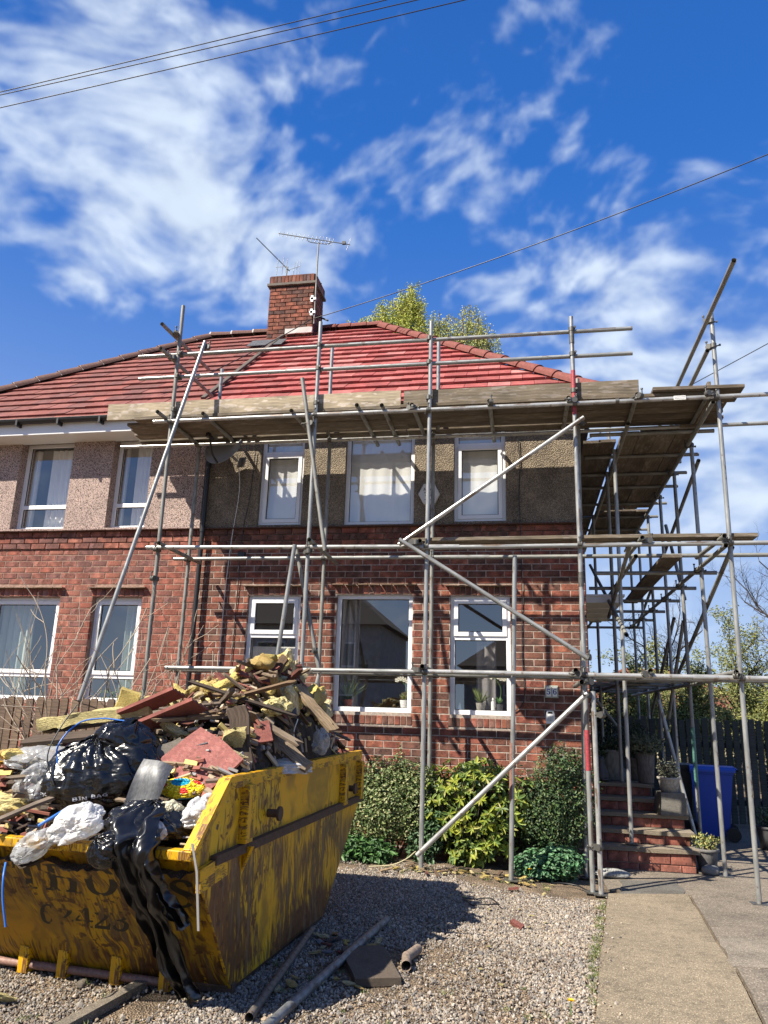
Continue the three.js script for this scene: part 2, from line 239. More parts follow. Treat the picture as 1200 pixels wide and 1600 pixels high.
// loose gravel: nobody could count it
{
  const r = rng(11), g = new THREE.IcosahedronGeometry(1, 0); jitterGeo(g, 0.3, 1.3, 5);
  const N = 130000, im = new THREE.InstancedMesh(g, mat([1, 1, 1], 0.92, { map: rep(T.grain, 1) }), N), o = new THREE.Object3D(), c = new THREE.Color();
  im.name = 'gravel'; im.userData.kind = 'stuff'; im.userData.label = 'loose grey and buff gravel over the front yard'; im.castShadow = im.receiveShadow = true;
  const tones = [[0.56, 0.49, 0.41], [0.48, 0.42, 0.35], [0.39, 0.345, 0.295], [0.62, 0.51, 0.38], [0.33, 0.245, 0.185], [0.70, 0.63, 0.54], [0.28, 0.26, 0.24], [0.50, 0.39, 0.28]];
  let k = 0;
  for (let t = 0; k < N && t < 400000; t++) {
    const z = lerp(0.95, 7.0, Math.pow(r(), 0.9)), x = lerp(-5.6, 0.35, r());
    const pathL = lerp(-0.985, -0.005, clamp((10.2 - z) / 8.81));
    const spill = x > pathL - 0.012; if (spill && (x > pathL + 0.16 || r() > 0.05 * Math.exp(-(x - pathL) * 14)) || (z < 1.6 && x > -0.45)) continue;
    // thinner where the soil shows: by the bed, along the skip and in patches
    const bare = smooth(1.9, 1.1, z) * 0.75 + smooth(0.55, 0.72, fbm(x * 0.9 + 4, z * 0.9, 4)) * 0.75 + 0.55 * smooth(-1.2, -1.6, x) * smooth(2.6, 3.4, z) * smooth(0.38, 0.62, fbm(x * 2.1, z * 2.1 + 9, 4));
    if (r() < bare) continue;
    const s = 0.0045 + 0.0068 * Math.pow(r(), 1.8) + (r() < 0.01 ? 0.01 : 0);
    o.position.set(x, groundY(x, z) + (spill ? 0.024 + s * 0.3 : s * 0.25 - 0.006 + r() * 0.006), z); o.rotation.set(r() * 6, r() * 6, r() * 6); o.scale.set(s * (0.9 + 0.6 * r()), s * (0.6 + 0.3 * r()), s * (0.8 + 0.4 * r())); o.updateMatrix();
    im.setMatrixAt(k, o.matrix); const tn = tones[Math.floor(r() * 8)], b = (0.70 + 0.36 * r()) * (0.80 + 0.36 * fbm(x * 1.7, z * 1.7 + 3, 3)); im.setColorAt(k++, c.setRGB(tn[0] * b, tn[1] * b, tn[2] * b));
  }
  im.count = k; scene.add(im);
}

// ---------------------------------------------------------------- brickwork
const BL = 0.24, BH = 0.0884, JT = 0.011;
const brickGeos = []; { const r = rng(21); for (let i = 0; i < 6; i++) brickGeos.push(chamferBox(BL - JT, BH - JT, 0.06, 0.004, i * 0.31, i * 0.17, 0.0012, r).translate(0, 0, -0.03)); }
const headGeos = []; { const r = rng(22); for (let i = 0; i < 4; i++) headGeos.push(chamferBox(0.068, 0.108, 0.06, 0.004, i * 0.23, i * 0.41, 0.0015, r).translate(0, 0, -0.03)); }
const tonesA = [[0.309, 0.104, 0.063], [0.268, 0.093, 0.058], [0.216, 0.083, 0.054], [0.170, 0.076, 0.054], [0.340, 0.119, 0.070], [0.154, 0.072, 0.052], [0.288, 0.090, 0.059], [0.237, 0.098, 0.065], [0.191, 0.085, 0.059]];
const tonesN = [[0.35, 0.125, 0.085], [0.32, 0.108, 0.075], [0.29, 0.108, 0.078], [0.38, 0.145, 0.10], [0.26, 0.10, 0.076], [0.34, 0.108, 0.072], [0.225, 0.098, 0.08]];
const brickMats = (tones) => tones.map((c) => mat(c.map((v) => v * 1.75), 0.93, { map: rep(T.brick, 1.4), bumpMap: rep(T.grainB, 3), bumpScale: 0.002 }));
const MA = brickMats(tonesA), MN = brickMats(tonesN);
const brickMixed = mat([1.75, 1.75, 1.75], 0.93, { map: rep(T.brick, 1.4), bumpMap: rep(T.grainB, 3), bumpScale: 0.002, vertexColors: true });
const brickStore = {};                                     // per owner: pieces waiting to become parts
function layBrick(list, x, y, z, sx, sy, kind, ti, gi, turn = 0) { list.push({ x, y, z, sx, sy, kind, ti, gi, turn }); }
function brickWall(list, x0, x1, y0, n, z, holes, seed, nt, shift = 0, turn = 0) {
  const r = rng(seed);
  for (let c = 0; c < n; c++) {
    const y = y0 + (c + 0.5) * BH, off = (c % 2 ? BL / 2 : 0) + shift;
    for (let k = Math.floor((x0 - off) / BL) - 1; k * BL + off < x1; k++) {
      let spans = [[Math.max(x0, k * BL + off + JT / 2), Math.min(x1, (k + 1) * BL + off - JT / 2)]];
      for (const h of holes) if (y + BH * 0.35 > h[2] && y - BH * 0.35 < h[3]) spans = spans.flatMap(([a, b]) => (b <= h[0] || a >= h[1] ? [[a, b]] : [[a, Math.min(b, h[0])], [Math.max(a, h[1]), b]]));
      const zone = fbm(k * 0.21 + seed, c * 0.13, 3) - 0.5;
      const ti = Math.floor(clamp(r() + zone * 0.5, 0, 0.999) * nt), gi = Math.floor(r() * 6), dz = (r() - 0.5) * 0.003;
      for (const [a, b] of spans) if (b - a > 0.028) layBrick(list, (a + b) / 2, y + (r() - 0.5) * 0.002, z + dz, (b - a) / (BL - JT), 1, 0, ti, gi, turn);
    }
  }
}
function headCourse(list, x0, x1, y, z, seed, nt, sy = 1) { const r = rng(seed), n = Math.round((x1 - x0) / 0.0775), w = (x1 - x0) / n; for (let i = 0; i < n; i++) layBrick(list, x0 + (i + 0.5) * w, y, z + (r() - 0.5) * 0.003, (w - 0.008) / 0.068, sy, 1, Math.floor(r() * nt), Math.floor(r() * 4)); }
function buildBricks(list, parent, mats, tones, score, most, restName) {
  const order = list.map((b, i) => [score(b), i]).sort((a, b) => b[0] - a[0]), rest = [];
  order.forEach(([s, i], k) => {
    const b = list[i], g = (b.kind ? headGeos : brickGeos)[b.gi % (b.kind ? 4 : 6)];
    if (k < most && s > 0) { const m = part('brick', g, mats[b.ti], parent); m.position.set(b.x, b.y, b.z); m.scale.set(b.sx, b.sy, 1); m.rotation.y = b.turn; }
    else {
      const q = g.clone(), p = q.attributes.position, col = new Float32Array(p.count * 3); for (let j = 0; j < p.count; j++) col.set(tones[b.ti], j * 3);
      q.setAttribute('color', new THREE.BufferAttribute(col, 3)); q.scale(b.sx, b.sy, 1); if (b.turn) q.rotateY(b.turn);
      if (b.turn) q.translate(b.z, b.y, -b.x); else q.translate(b.x, b.y, b.z); rest.push(q);
    }
  });
  if (rest.length) { const m = part(restName, merge(rest), brickMixed, parent); m.userData.kind = 'stuff'; }
}

// ---------------------------------------------------------------- windows
function curtainGeo(w, h, folds, depth, seed, gather = 0) {
  const nx = Math.max(16, folds * 8), g = new THREE.PlaneGeometry(w, h, nx, 6), p = g.attributes.position;
  for (let i = 0; i < p.count; i++) { const x = p.getX(i), y = p.getY(i), t = x / w + 0.5; const f = Math.sin(t * folds * 6.283 + 1.7 * vn(t * folds * 1.1, y * 0.8, 0, seed)) * depth * (0.6 + 0.7 * vn(t * folds * 0.7, 3, 0, seed + 2)); p.setZ(i, f); if (gather) p.setX(i, x * (1 - gather * (0.5 - y / h))); }
  g.computeVertexNormals(); return g;
}
const frameGeo = (w, h, t, d, b = 0.005) => extrude(rect(0, w, 0, h), d - 2 * b, [rect(t, w - t, t, h - t)], b);
// a plastic window whose outer frame fills x0..x1, y0..y1; z is the frame's front face. lights: list of [y0, y1, sash?] as shares of the height
function makeWindow(parent, x0, x1, y0, y1, z, lights, o = {}) {
  const w = x1 - x0, h = y1 - y0, t = o.t || 0.058;
  const f = part('window', merge([frameGeo(w, h, t, 0.07), ...lights.slice(1).map((l) => extrude(rect(t - 0.004, w - t + 0.004, l[0] * h - 0.03, l[0] * h + 0.03), 0.058, [], 0.004))]), M.upvc, parent, o.label);
  f.position.set(x0, y0, z - 0.065);
  for (const [a, b, sash] of lights) {
    const lx0 = t, lx1 = w - t, ly0 = a === 0 ? t : a * h + 0.03, ly1 = b === 1 ? h - t : b * h - 0.03;
    let i = 0.0;
    if (sash) { const s = mesh('sash', frameGeo(lx1 - lx0 + 0.02, ly1 - ly0 + 0.02, 0.055, 0.05), M.upvc, f); s.position.set(lx0 - 0.01, ly0 - 0.01, 0.035); i = 0.047; }
    const gz = sash ? 0.045 : 0.03;
    const bead = mesh('seal', extrude(rect(lx0 + i - 0.002, lx1 - i + 0.002, ly0 + i - 0.002, ly1 - i + 0.002), 0.012, [rect(lx0 + i + 0.008, lx1 - i - 0.008, ly0 + i + 0.008, ly1 - i - 0.008)]), M.seal, f); bead.position.z = gz - 0.002;
    const p = mesh('pane', new THREE.PlaneGeometry(lx1 - lx0 - 2 * i - 0.002, ly1 - ly0 - 2 * i - 0.002), M.glass, f); p.position.set(w / 2, (ly0 + ly1) / 2, gz + 0.004);
  }
  if (o.sill) { const s = mesh('sill', extrude(rect(-0.03, w + 0.03, 0, 0.028), 0.115, [], 0.004), o.sill, f); s.position.set(0, -0.034, -0.02); }
  return f;
}

// ---------------------------------------------------------------- the two houses of the pair
const PARTY = -5.36, EAVE = 0.42, EY = 5.64, PITCH = Math.atan2(9.07 - EY, 3.55 + EAVE), RUN = 3.55 + EAVE;
const cp = Math.cos(PITCH), sp = Math.sin(PITCH);
const eye = camera.position, seen = (b) => 100 - Math.hypot(b.x - eye.x, b.y - eye.y, b.z - eye.z);
const house = thing('brick_house', 'brick semi-detached house behind the scaffold, with number tiles, dark pebbledash and fresh red roof', 'house');
const neighbour = thing('brick_house', 'adjoining semi-detached house with pink pebbledash, brown roof tiles and white fascia', 'house');
const G0 = -0.28, NC = 49;                                  // courses up to the tile string course
const bandTop = G0 + NC * BH;                               // 4.05
// openings x0, x1, y0, y1
const lowA = [[-4.565, -3.80, 1.575, 3.10], [-3.29, -2.243, 1.575, 3.115], [-1.742, -0.958, 1.575, 3.10]], upA = [[-4.515, -3.86, 4.10, 5.50], [-3.245, -2.25, 4.085, 5.50], [-1.70, -0.995, 4.105, 5.50]];
const lowN = [[-8.62, -7.465, 1.60, 3.075], [-6.945, -6.165, 1.60, 3.075], [-10.2, -9.4, 1.6, 3.075]], upN = [[-8.445, -7.545, 4.095, 5.50], [-6.87, -6.235, 4.095, 5.50], [-10.1, -9.45, 4.095, 5.50]];
function masonry(h, x0, x1, low, up, pebble, mortar, mats, tones, seed, reveal) {
  const list = [];
  // inner leaf with the window openings; its mortar face stands 8 mm behind the bricks
  part('wall', extrude(rect(x0, x1, -0.5, bandTop), 0.30, low.map((o) => rect(...o))).translate(0, 0, -0.3045), mortar, h);
  part('render_wall', extrude(rect(x0, x1, bandTop + 0.012, 5.52), 0.30 + reveal, up.map((o) => rect(o[0], o[1], Math.max(o[2], bandTop + 0.02), 5.51))).translate(0, 0, -0.30), pebble, h);
  const holes = low.map((o) => [o[0], o[1], o[2] - 0.15, o[3] + 0.125]);
  brickWall(list, x0, x1, G0, NC - 3, 0, holes, seed, tones.length, 0.05);
  brickWall(list, x0, x1, G0 + (NC - 3) * BH, 3, 0.022, [], seed + 1, tones.length, 0.1);        // projecting band under the string course
  for (const [i, o] of low.entries()) { headCourse(list, o[0] - 0.02, o[1] + 0.02, o[3] + 0.062, 0.003, seed + 5 + i, tones.length); headCourse(list, o[0] - 0.02, o[1] + 0.02, o[2] - 0.095, 0.003, seed + 15 + i, tones.length); }
  return list;
}
const listA = masonry(house, PARTY, 0, lowA, upA, M.pebA, M.mortar, MA, tonesA, 31, 0.03);
const listN = masonry(neighbour, -10.72, PARTY - 0.002, lowN, upN, M.pebN, M.mortarN, MN, tonesN, 61, 0.055);
const hiddenA = (b) => (b.y < 1.0 ? 0.1 : b.y > bandTop - 0.02 ? 0 : 1) * seen(b);
buildBricks(listA, house, MA, tonesA, (b) => hiddenA(b) - (b.sx < 0.3 ? 5 : 0), 300, 'brickwork');
buildBricks(listN, neighbour, MN, tonesN, (b) => (b.x < -8.75 || b.y < 1.55 ? 0.1 : 1) * seen(b), 300, 'brickwork');
{ const side = []; brickWall(side, 0.065, 7.1, G0, NC, 0.009, [], 91, tonesA.length); for (const b of side) { b.turn = Math.PI / 2; } buildBricks(side, house, MA, tonesA, () => 0, 0, 'side_brickwork'); }
// string course of creasing tiles: one tile after the other, with rounded noses
{
  const tg = [0, 1, 2].map((i) => jitterGeo(extrude([[-0.075, 0], [0.075, 0], [0.075, 0.014], [-0.075, 0.014]], 0.16, [], 0.003), 0.003, 9, i * 7));
  const dark = mat([0.15, 0.075, 0.06], 0.9, { map: rep(T.grain, 4) });
  const row = (h, x0, x1, y, z, m, n0) => { const r = rng(n0), n = Math.round((x1 - x0) / 0.16); for (let i = 0; i < n; i++) { const p = part('creasing_tile', tg[i % 3], m, h); p.position.set(x0 + (i + 0.5) * (x1 - x0) / n, y + (r() - 0.5) * 0.004, z - 0.12 + (r() - 0.5) * 0.006); p.rotation.z = (r() - 0.5) * 0.02; } };
  row(house, PARTY, 0, bandTop - 0.004, 0.038, dark, 1); row(neighbour, -8.9, PARTY, bandTop - 0.004, 0.05, dark, 2);
  for (const o of lowA) row(house, o[0] - 0.06, o[1] + 0.06, o[3] + 0.121, 0.03, M.creasing, 3);
  for (const o of lowN.slice(0, 2)) row(neighbour, o[0] - 0.06, o[1] + 0.06, o[3] + 0.121, 0.03, M.creasing, 4);
}
// windows
const dz = -0.055;
makeWindow(house, ...lowA[0], dz, [[0, 0.64, false], [0.64, 1, true]], { sill: M.black });
makeWindow(house, ...lowA[1], dz, [[0, 1, false]], { sill: M.black });
makeWindow(house, ...lowA[2], dz, [[0, 0.64, false], [0.64, 1, true]], { sill: M.black });
makeWindow(house, ...upA[0], -0.045, [[0, 0.78, true], [0.78, 1, false]], { sill: M.upvc });
makeWindow(house, ...upA[1], -0.045, [[0, 1, false]], {});
makeWindow(house, ...upA[2], -0.045, [[0, 0.80, true], [0.80, 1, false]], { sill: M.upvc });
for (const o of lowN.slice(0, 2)) makeWindow(neighbour, ...o, -0.10, [[0, 0.24, false], [0.24, 1, true]], { sill: M.upvc });
for (const o of upN.slice(0, 2)) makeWindow(neighbour, ...o, -0.10, [[0, 0.27, false], [0.27, 1, false]], { sill: M.upvc });
makeWindow(neighbour, ...lowN[2], -0.10, [[0, 1, false]], {}); makeWindow(neighbour, ...upN[2], -0.10, [[0, 1, false]], {});
// rooms behind the glass: floors, partitions, side, back and party walls
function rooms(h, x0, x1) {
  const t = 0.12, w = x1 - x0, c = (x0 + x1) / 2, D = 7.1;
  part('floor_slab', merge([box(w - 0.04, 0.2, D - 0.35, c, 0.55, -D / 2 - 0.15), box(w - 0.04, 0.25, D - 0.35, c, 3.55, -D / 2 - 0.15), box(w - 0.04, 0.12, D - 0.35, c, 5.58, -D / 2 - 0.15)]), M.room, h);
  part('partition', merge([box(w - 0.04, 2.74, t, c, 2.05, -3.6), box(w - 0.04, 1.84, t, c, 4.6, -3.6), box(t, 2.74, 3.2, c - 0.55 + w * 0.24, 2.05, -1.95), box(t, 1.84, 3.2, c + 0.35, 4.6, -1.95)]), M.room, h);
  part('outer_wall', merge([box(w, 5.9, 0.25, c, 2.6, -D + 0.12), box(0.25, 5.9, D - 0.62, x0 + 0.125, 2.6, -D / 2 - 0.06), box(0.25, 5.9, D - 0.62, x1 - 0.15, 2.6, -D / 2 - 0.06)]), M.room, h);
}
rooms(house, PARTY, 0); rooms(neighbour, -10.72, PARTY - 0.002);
// curtains
function hang(h, x0, x1, y0, y1, z, folds, depth, m, label, gather = 0) { const c = part('curtain', curtainGeo(x1 - x0, y1 - y0, folds, depth, x0 * 7 + 50, gather), m, h, label); c.position.set((x0 + x1) / 2, (y0 + y1) / 2, z); return c; }
const net = phys([0.86, 0.87, 0.84], 1, { transmission: 0.22, thickness: 0, side: THREE.DoubleSide });
for (const o of upA) hang(house, o[0] - 0.02, o[1] + 0.02, o[2] + 0.03, 5.46, -0.15, Math.round((o[1] - o[0]) * 6), 0.007, net, 'white net curtain');
for (const o of upN.slice(0, 2)) { hang(neighbour, o[0] + (o[1] - o[0]) * 0.35, o[1] + 0.02, o[2], 5.46, -0.3, 6, 0.025, M.curtain, 'pale curtain'); hang(neighbour, o[0] - 0.02, o[0] + (o[1] - o[0]) * 0.14, o[2], 5.46, -0.3, 2, 0.025, M.curtain, 'pale curtain'); }
hang(neighbour, -8.6, -8.05, 1.6, 3.06, -0.34, 5, 0.03, M.greenCurtain, 'grey green curtain'); hang(neighbour, -6.55, -6.16, 1.6, 3.06, -0.34, 4, 0.03, M.greenCurtain, 'grey green curtain');
hang(house, -3.27, -3.02, 1.6, 3.1, -0.33, 3, 0.03, mat([0.30, 0.29, 0.28], 0.95), 'grey curtain', 0.0);
hang(house, -4.55, -3.83, 1.95, 2.42, -0.30, 1, 0.004, M.curtain, 'white roller blind');
hang(house, -1.42, -1.16, 1.6, 2.66, -0.36, 2, 0.02, mat([0.22, 0.21, 0.21], 0.95), 'dark curtain', 0.0);
part('window_board', merge(lowA.map((o) => box(o[1] - o[0] - 0.01, 0.03, 0.3, (o[0] + o[1]) / 2, o[2] + 0.03, -0.29))), M.white, house);
// soffit, fascia, gutter, downpipe
part('soffit', box(5.35, 0.02, 0.2, PARTY + 2.67 + 0.2, 5.535, 0.13), M.boards[3], house, 'bare timber soffit with the gutter taken off');
part('soffit', box(5.78, 0.02, 0.42, -8.25, 5.47, 0.265 - 0.03), M.fascia, neighbour); part('fascia', box(5.78, 0.2, 0.022, -8.25, 5.555, 0.432), M.fascia, neighbour);
{
  const half = (a, b) => { const g = new THREE.CylinderGeometry(0.058, 0.058, b - a, 12, 1, true, Math.PI / 2, Math.PI); g.rotateZ(Math.PI / 2); return g; };
  const gut = (h, a, b) => { const s = [-1, 1].map((q) => tube(V(a, 5.668, 0.505 + q * 0.058), V(b, 5.668, 0.505 + q * 0.058), 0.006, 6)); const prof = []; for (let i = 0; i <= 10; i++) { const t = Math.PI + Math.PI * i / 10; prof.push([0.505 + 0.058 * Math.cos(t), 5.668 + 0.058 * Math.sin(t)]); } for (let i = 10; i >= 0; i--) { const t = Math.PI + Math.PI * i / 10; prof.push([0.505 + 0.052 * Math.cos(t), 5.668 + 0.052 * Math.sin(t)]); } const e = extrude(prof, b - a).rotateY(-Math.PI / 2).translate(b, 0, 0); e.scale(1, 1, 1); return merge([e, ...s]); };
  const gn = part('gutter', gut(neighbour, -10.9, PARTY - 0.01), M.black, neighbour);
  for (let i = 0; i < 6; i++) { const b = mesh('gutter_bracket', box(0.03, 0.09, 0.13, 0, 0, 0), M.black, gn); b.position.set(-8.9 + i * 0.68, 5.615, 0.5); }
}
part('downpipe', merge([tube(V(-5.30, -0.1, 0.085), V(-5.30, 5.15, 0.085), 0.034, 12), pathTube([[-5.30, 5.14, 0.085], [-5.30, 5.25, 0.1], [-5.30, 5.42, 0.42], [-5.30, 5.56, 0.5]], 0.034, 10), ...[0.9, 2.5, 4.0, 5.0].map((y) => tube(V(-5.30, y, 0.085), V(-5.30, y + 0.05, 0.085), 0.042, 12))]), M.black, house, 'black plastic downpipe');

part('door_canopy', merge([box(0.58, 0.09, 2.3, 0.315, 3.24, -2.45), box(0.62, 0.03, 2.34, 0.335, 3.30, -2.45), ...[0, 1, 2].map((i) => box(0.5, 0.012, 0.02, 0.315, 3.19, -1.9 - i * 0.6))]), M.fascia, house, 'flat pale canopy over the side door');
// ---------------------------------------------------------------- roof
function roofPrism(poly, lift0, lift1, s0, s1, th, uo) {     // poly in (x, s) on the front slope
  const s = new Soup(), at = (p, k) => { const n = lerp(lift0, lift1, (p[1] - s0) / (s1 - s0)) - k; return [p[0], EY + p[1] * sp + n * cp, EAVE - p[1] * cp + n * sp]; }, uv = (p) => [p[0] + uo, p[1] + uo * 0.7];
  const n = poly.length, q = (a, b, c, d) => { s.tri(a, b, c, null, [0, 0], [0.3, 0], [0.3, 0.02]); s.tri(a, c, d, null, [0, 0], [0.3, 0.02], [0, 0.02]); };
  for (let i = 1; i < n - 1; i++) s.tri(at(poly[0], 0), at(poly[i], 0), at(poly[i + 1], 0), null, uv(poly[0]), uv(poly[i]), uv(poly[i + 1]));
  for (let i = 0; i < n; i++) { const a = poly[i], b = poly[(i + 1) % n]; q(at(a, th), at(b, th), at(b, 0), at(a, 0)); }
  return s.geo();
}
function clipHalf(poly, f) { const o = []; for (let i = 0; i < poly.length; i++) { const a = poly[i], b = poly[(i + 1) % poly.length], fa = f(a), fb = f(b); if (fa >= 0) o.push(a); if ((fa >= 0) !== (fb >= 0)) { const t = fa / (fa - fb); o.push([lerp(a[0], b[0], t), lerp(a[1], b[1], t)]); } } return o; }
const LEFT = -10.72 - EAVE, SLOPE = RUN / cp;
const hipR = (p) => EAVE - p[1] * cp - p[0], hipL = (p) => p[0] - (LEFT + p[1] * cp);
{
  const felt = mat([0.05, 0.045, 0.04], 0.9);
  // closed hipped body under the tiles: one for each house
  const ridgeY = EY + SLOPE * sp, zR = EAVE - RUN, bz = -7.1 - EAVE;
  for (const [h, x0, x1, hip] of [[house, PARTY, EAVE, 1], [neighbour, LEFT, PARTY, -1]]) {
    const e = -0.012, cut = hip > 0 ? 0.19 : 0, rx = hip > 0 ? x1 - RUN : x0 + RUN, s = new Soup(), y0 = EY + e, y1 = ridgeY + e;
    const yc = y0 + cut * sp / cp, A = [x0, yc, EAVE - cut], B = [x1 - cut, yc, EAVE - cut], C = [x1 - cut, yc, bz + cut], D = [x0, yc, bz + cut], Rh = [rx, y1, zR], Rp = [hip > 0 ? x0 : x1, y1, zR];
    const q = (...v) => { for (let i = 1; i < v.length - 1; i++) s.tri(v[0], v[i], v[i + 1]); };
    if (hip > 0) { q(A, B, Rh, Rp); q(B, C, Rh); q(C, D, Rp, Rh); q(D, A, Rp); } else { q(A, B, Rp, Rh); q(D, A, Rh); q(C, D, Rh, Rp); q(B, C, Rp); }
    q(D, C, B, A);
    part('roof_frame', s.geo(), felt, h);
  }
  const newRed = [[0.34, 0.076, 0.068], [0.37, 0.086, 0.076], [0.31, 0.07, 0.062], [0.41, 0.12, 0.106], [0.35, 0.074, 0.066], [0.28, 0.07, 0.062], [0.44, 0.16, 0.145]], oldRed = [[0.215, 0.062, 0.048], [0.19, 0.057, 0.045], [0.24, 0.066, 0.05], [0.165, 0.055, 0.046], [0.225, 0.07, 0.056]];
  const mk = (l) => l.map((c) => mat(c.map((v) => v * 1.55), 0.78, { map: rep(T.tile, 1.1), bumpMap: rep(T.grainB, 4), bumpScale: 0.002 }));
  const mNew = mk(newRed), mOld = mk(oldRed), r = rng(77);
  const roofA = part('roof', roofPrism([[PARTY, 0.32], [PARTY + 0.3, 0.32], [PARTY + 0.3, 0.4], [PARTY, 0.4]], -0.008, -0.008, 0, 0.1, 0.006, 0), mNew[0], house), roofN = part('roof', roofPrism([[PARTY - 0.3, 0.02], [PARTY - 0.01, 0.02], [PARTY - 0.01, 0.1], [PARTY - 0.3, 0.1]], -0.008, -0.008, 0, 0.1, 0.006, 0), mOld[0], neighbour);
  const rows = 17, gauge = SLOPE / rows, W = 0.33;
  for (let k = 0; k < rows; k++) {
    const s0 = k * gauge - (k ? 0 : 0.05), s1 = Math.min(SLOPE, (k + 1) * gauge + 0.05), off = k % 2 ? W / 2 : 0;
    for (let i = 0, x0 = LEFT + off - W; x0 < EAVE; x0 += W, i++) {
      for (const [own, lo, hi, ms] of [[roofN, -99, PARTY - 0.1, mOld], [roofA, PARTY - 0.1, 99, mNew]]) {
        if (own === roofN && x0 + W < -9.7) continue;      // far beyond the frame the felt body is enough
        const js = (r() - 0.5) * 0.014;
        let p = [[Math.max(lo, x0 + 0.003), s0 + js], [Math.min(hi, x0 + W - 0.003), s0 + js], [Math.min(hi, x0 + W - 0.003), s1], [Math.max(lo, x0 + 0.003), s1]];
        if (p[1][0] - p[0][0] < 0.03) continue;
        p = clipHalf(clipHalf(p, hipR), hipL); if (own === roofA) p = clipHalf(p, (q) => q[1] * cp - 0.15); if (p.length < 3) continue;
        const j = (r() - 0.5) * 0.009, up = own === roofN ? 0.05 : 0.06;
        part('roof_tile', roofPrism(p, up + j, 0.014 + j, s0, s1, 0.034, i * 0.43 + k * 0.77), ms[Math.floor(Math.pow(r(), 1.3) * ms.length)], own);
      }
    }
  }
  // hip and ridge tiles with mortar joints
  const hipGeo = jitterGeo(new THREE.CylinderGeometry(0.105, 0.125, 0.44, 10, 1, false, -Math.PI / 2, Math.PI), 0.004, 7, 2), mortarBit = jitterGeo(new THREE.CylinderGeometry(0.118, 0.129, 0.022, 10, 1, false, -Math.PI / 2, Math.PI), 0.006, 16, 4);
  const mHipNew = mat([0.30, 0.085, 0.065], 0.85, { map: rep(T.tile, 2) }), mHipOld = mat([0.20, 0.10, 0.08], 0.9, { map: rep(T.tile, 2) }), mMort = mat([0.62, 0.60, 0.56], 0.95);
  const line = (a, b, n, own, m, jointed) => {
    const d = b.clone().sub(a).normalize(), up = V(0, 1, 0).addScaledVector(d, -d.y).normalize(), side = new THREE.Vector3().crossVectors(d, up), basis = new THREE.Matrix4().makeBasis(side.clone(), d, up);
    for (let i = 0; i < n; i++) {
      const t = part('ridge_tile', hipGeo, m, own); t.position.copy(a).lerp(b, (i + 0.5) / n).addScaledVector(up, -0.012); t.quaternion.setFromRotationMatrix(basis);
      if (jointed) { const q = part('mortar_joint', mortarBit, mMort, own); q.position.copy(a).lerp(b, i / n).addScaledVector(up, -0.014); q.quaternion.setFromRotationMatrix(basis); }
    }
  };
  const yE = EY + 0.05, yR = EY + SLOPE * sp + 0.04;
  line(V(EAVE - 0.17, yE + 0.15, EAVE - 0.17), V(EAVE - RUN, yR, zR), 15, roofA, mHipNew, false);
  line(V(LEFT, yE, EAVE), V(LEFT + RUN, yR, zR), 16, roofN, mHipOld, true);
  line(V(EAVE - RUN, yR, zR), V(-4.85, yR, zR), 4, roofA, mHipNew, false);
  line(V(LEFT + RUN, yR, zR), V(-5.75, yR, zR), 3, roofN, mHipOld, true);
  // cover strip lying up the slope at the party line
  const st = part('cover_strip', extrude(rect(0, 0.075, 0, 4.35), 0.03, [], 0.004), mat([0.20, 0.165, 0.14], 0.8, { map: rep(T.wood, 2) }), roofN, 'weathered batten laid up the roof between old and new tiles');
  st.position.set(-5.56, EY + 0.62 * sp + 0.075 * cp, EAVE - 0.62 * cp + 0.075 * sp); st.rotation.set(PITCH - Math.PI / 2, 0, 0); st.rotateZ(-0.02);
}
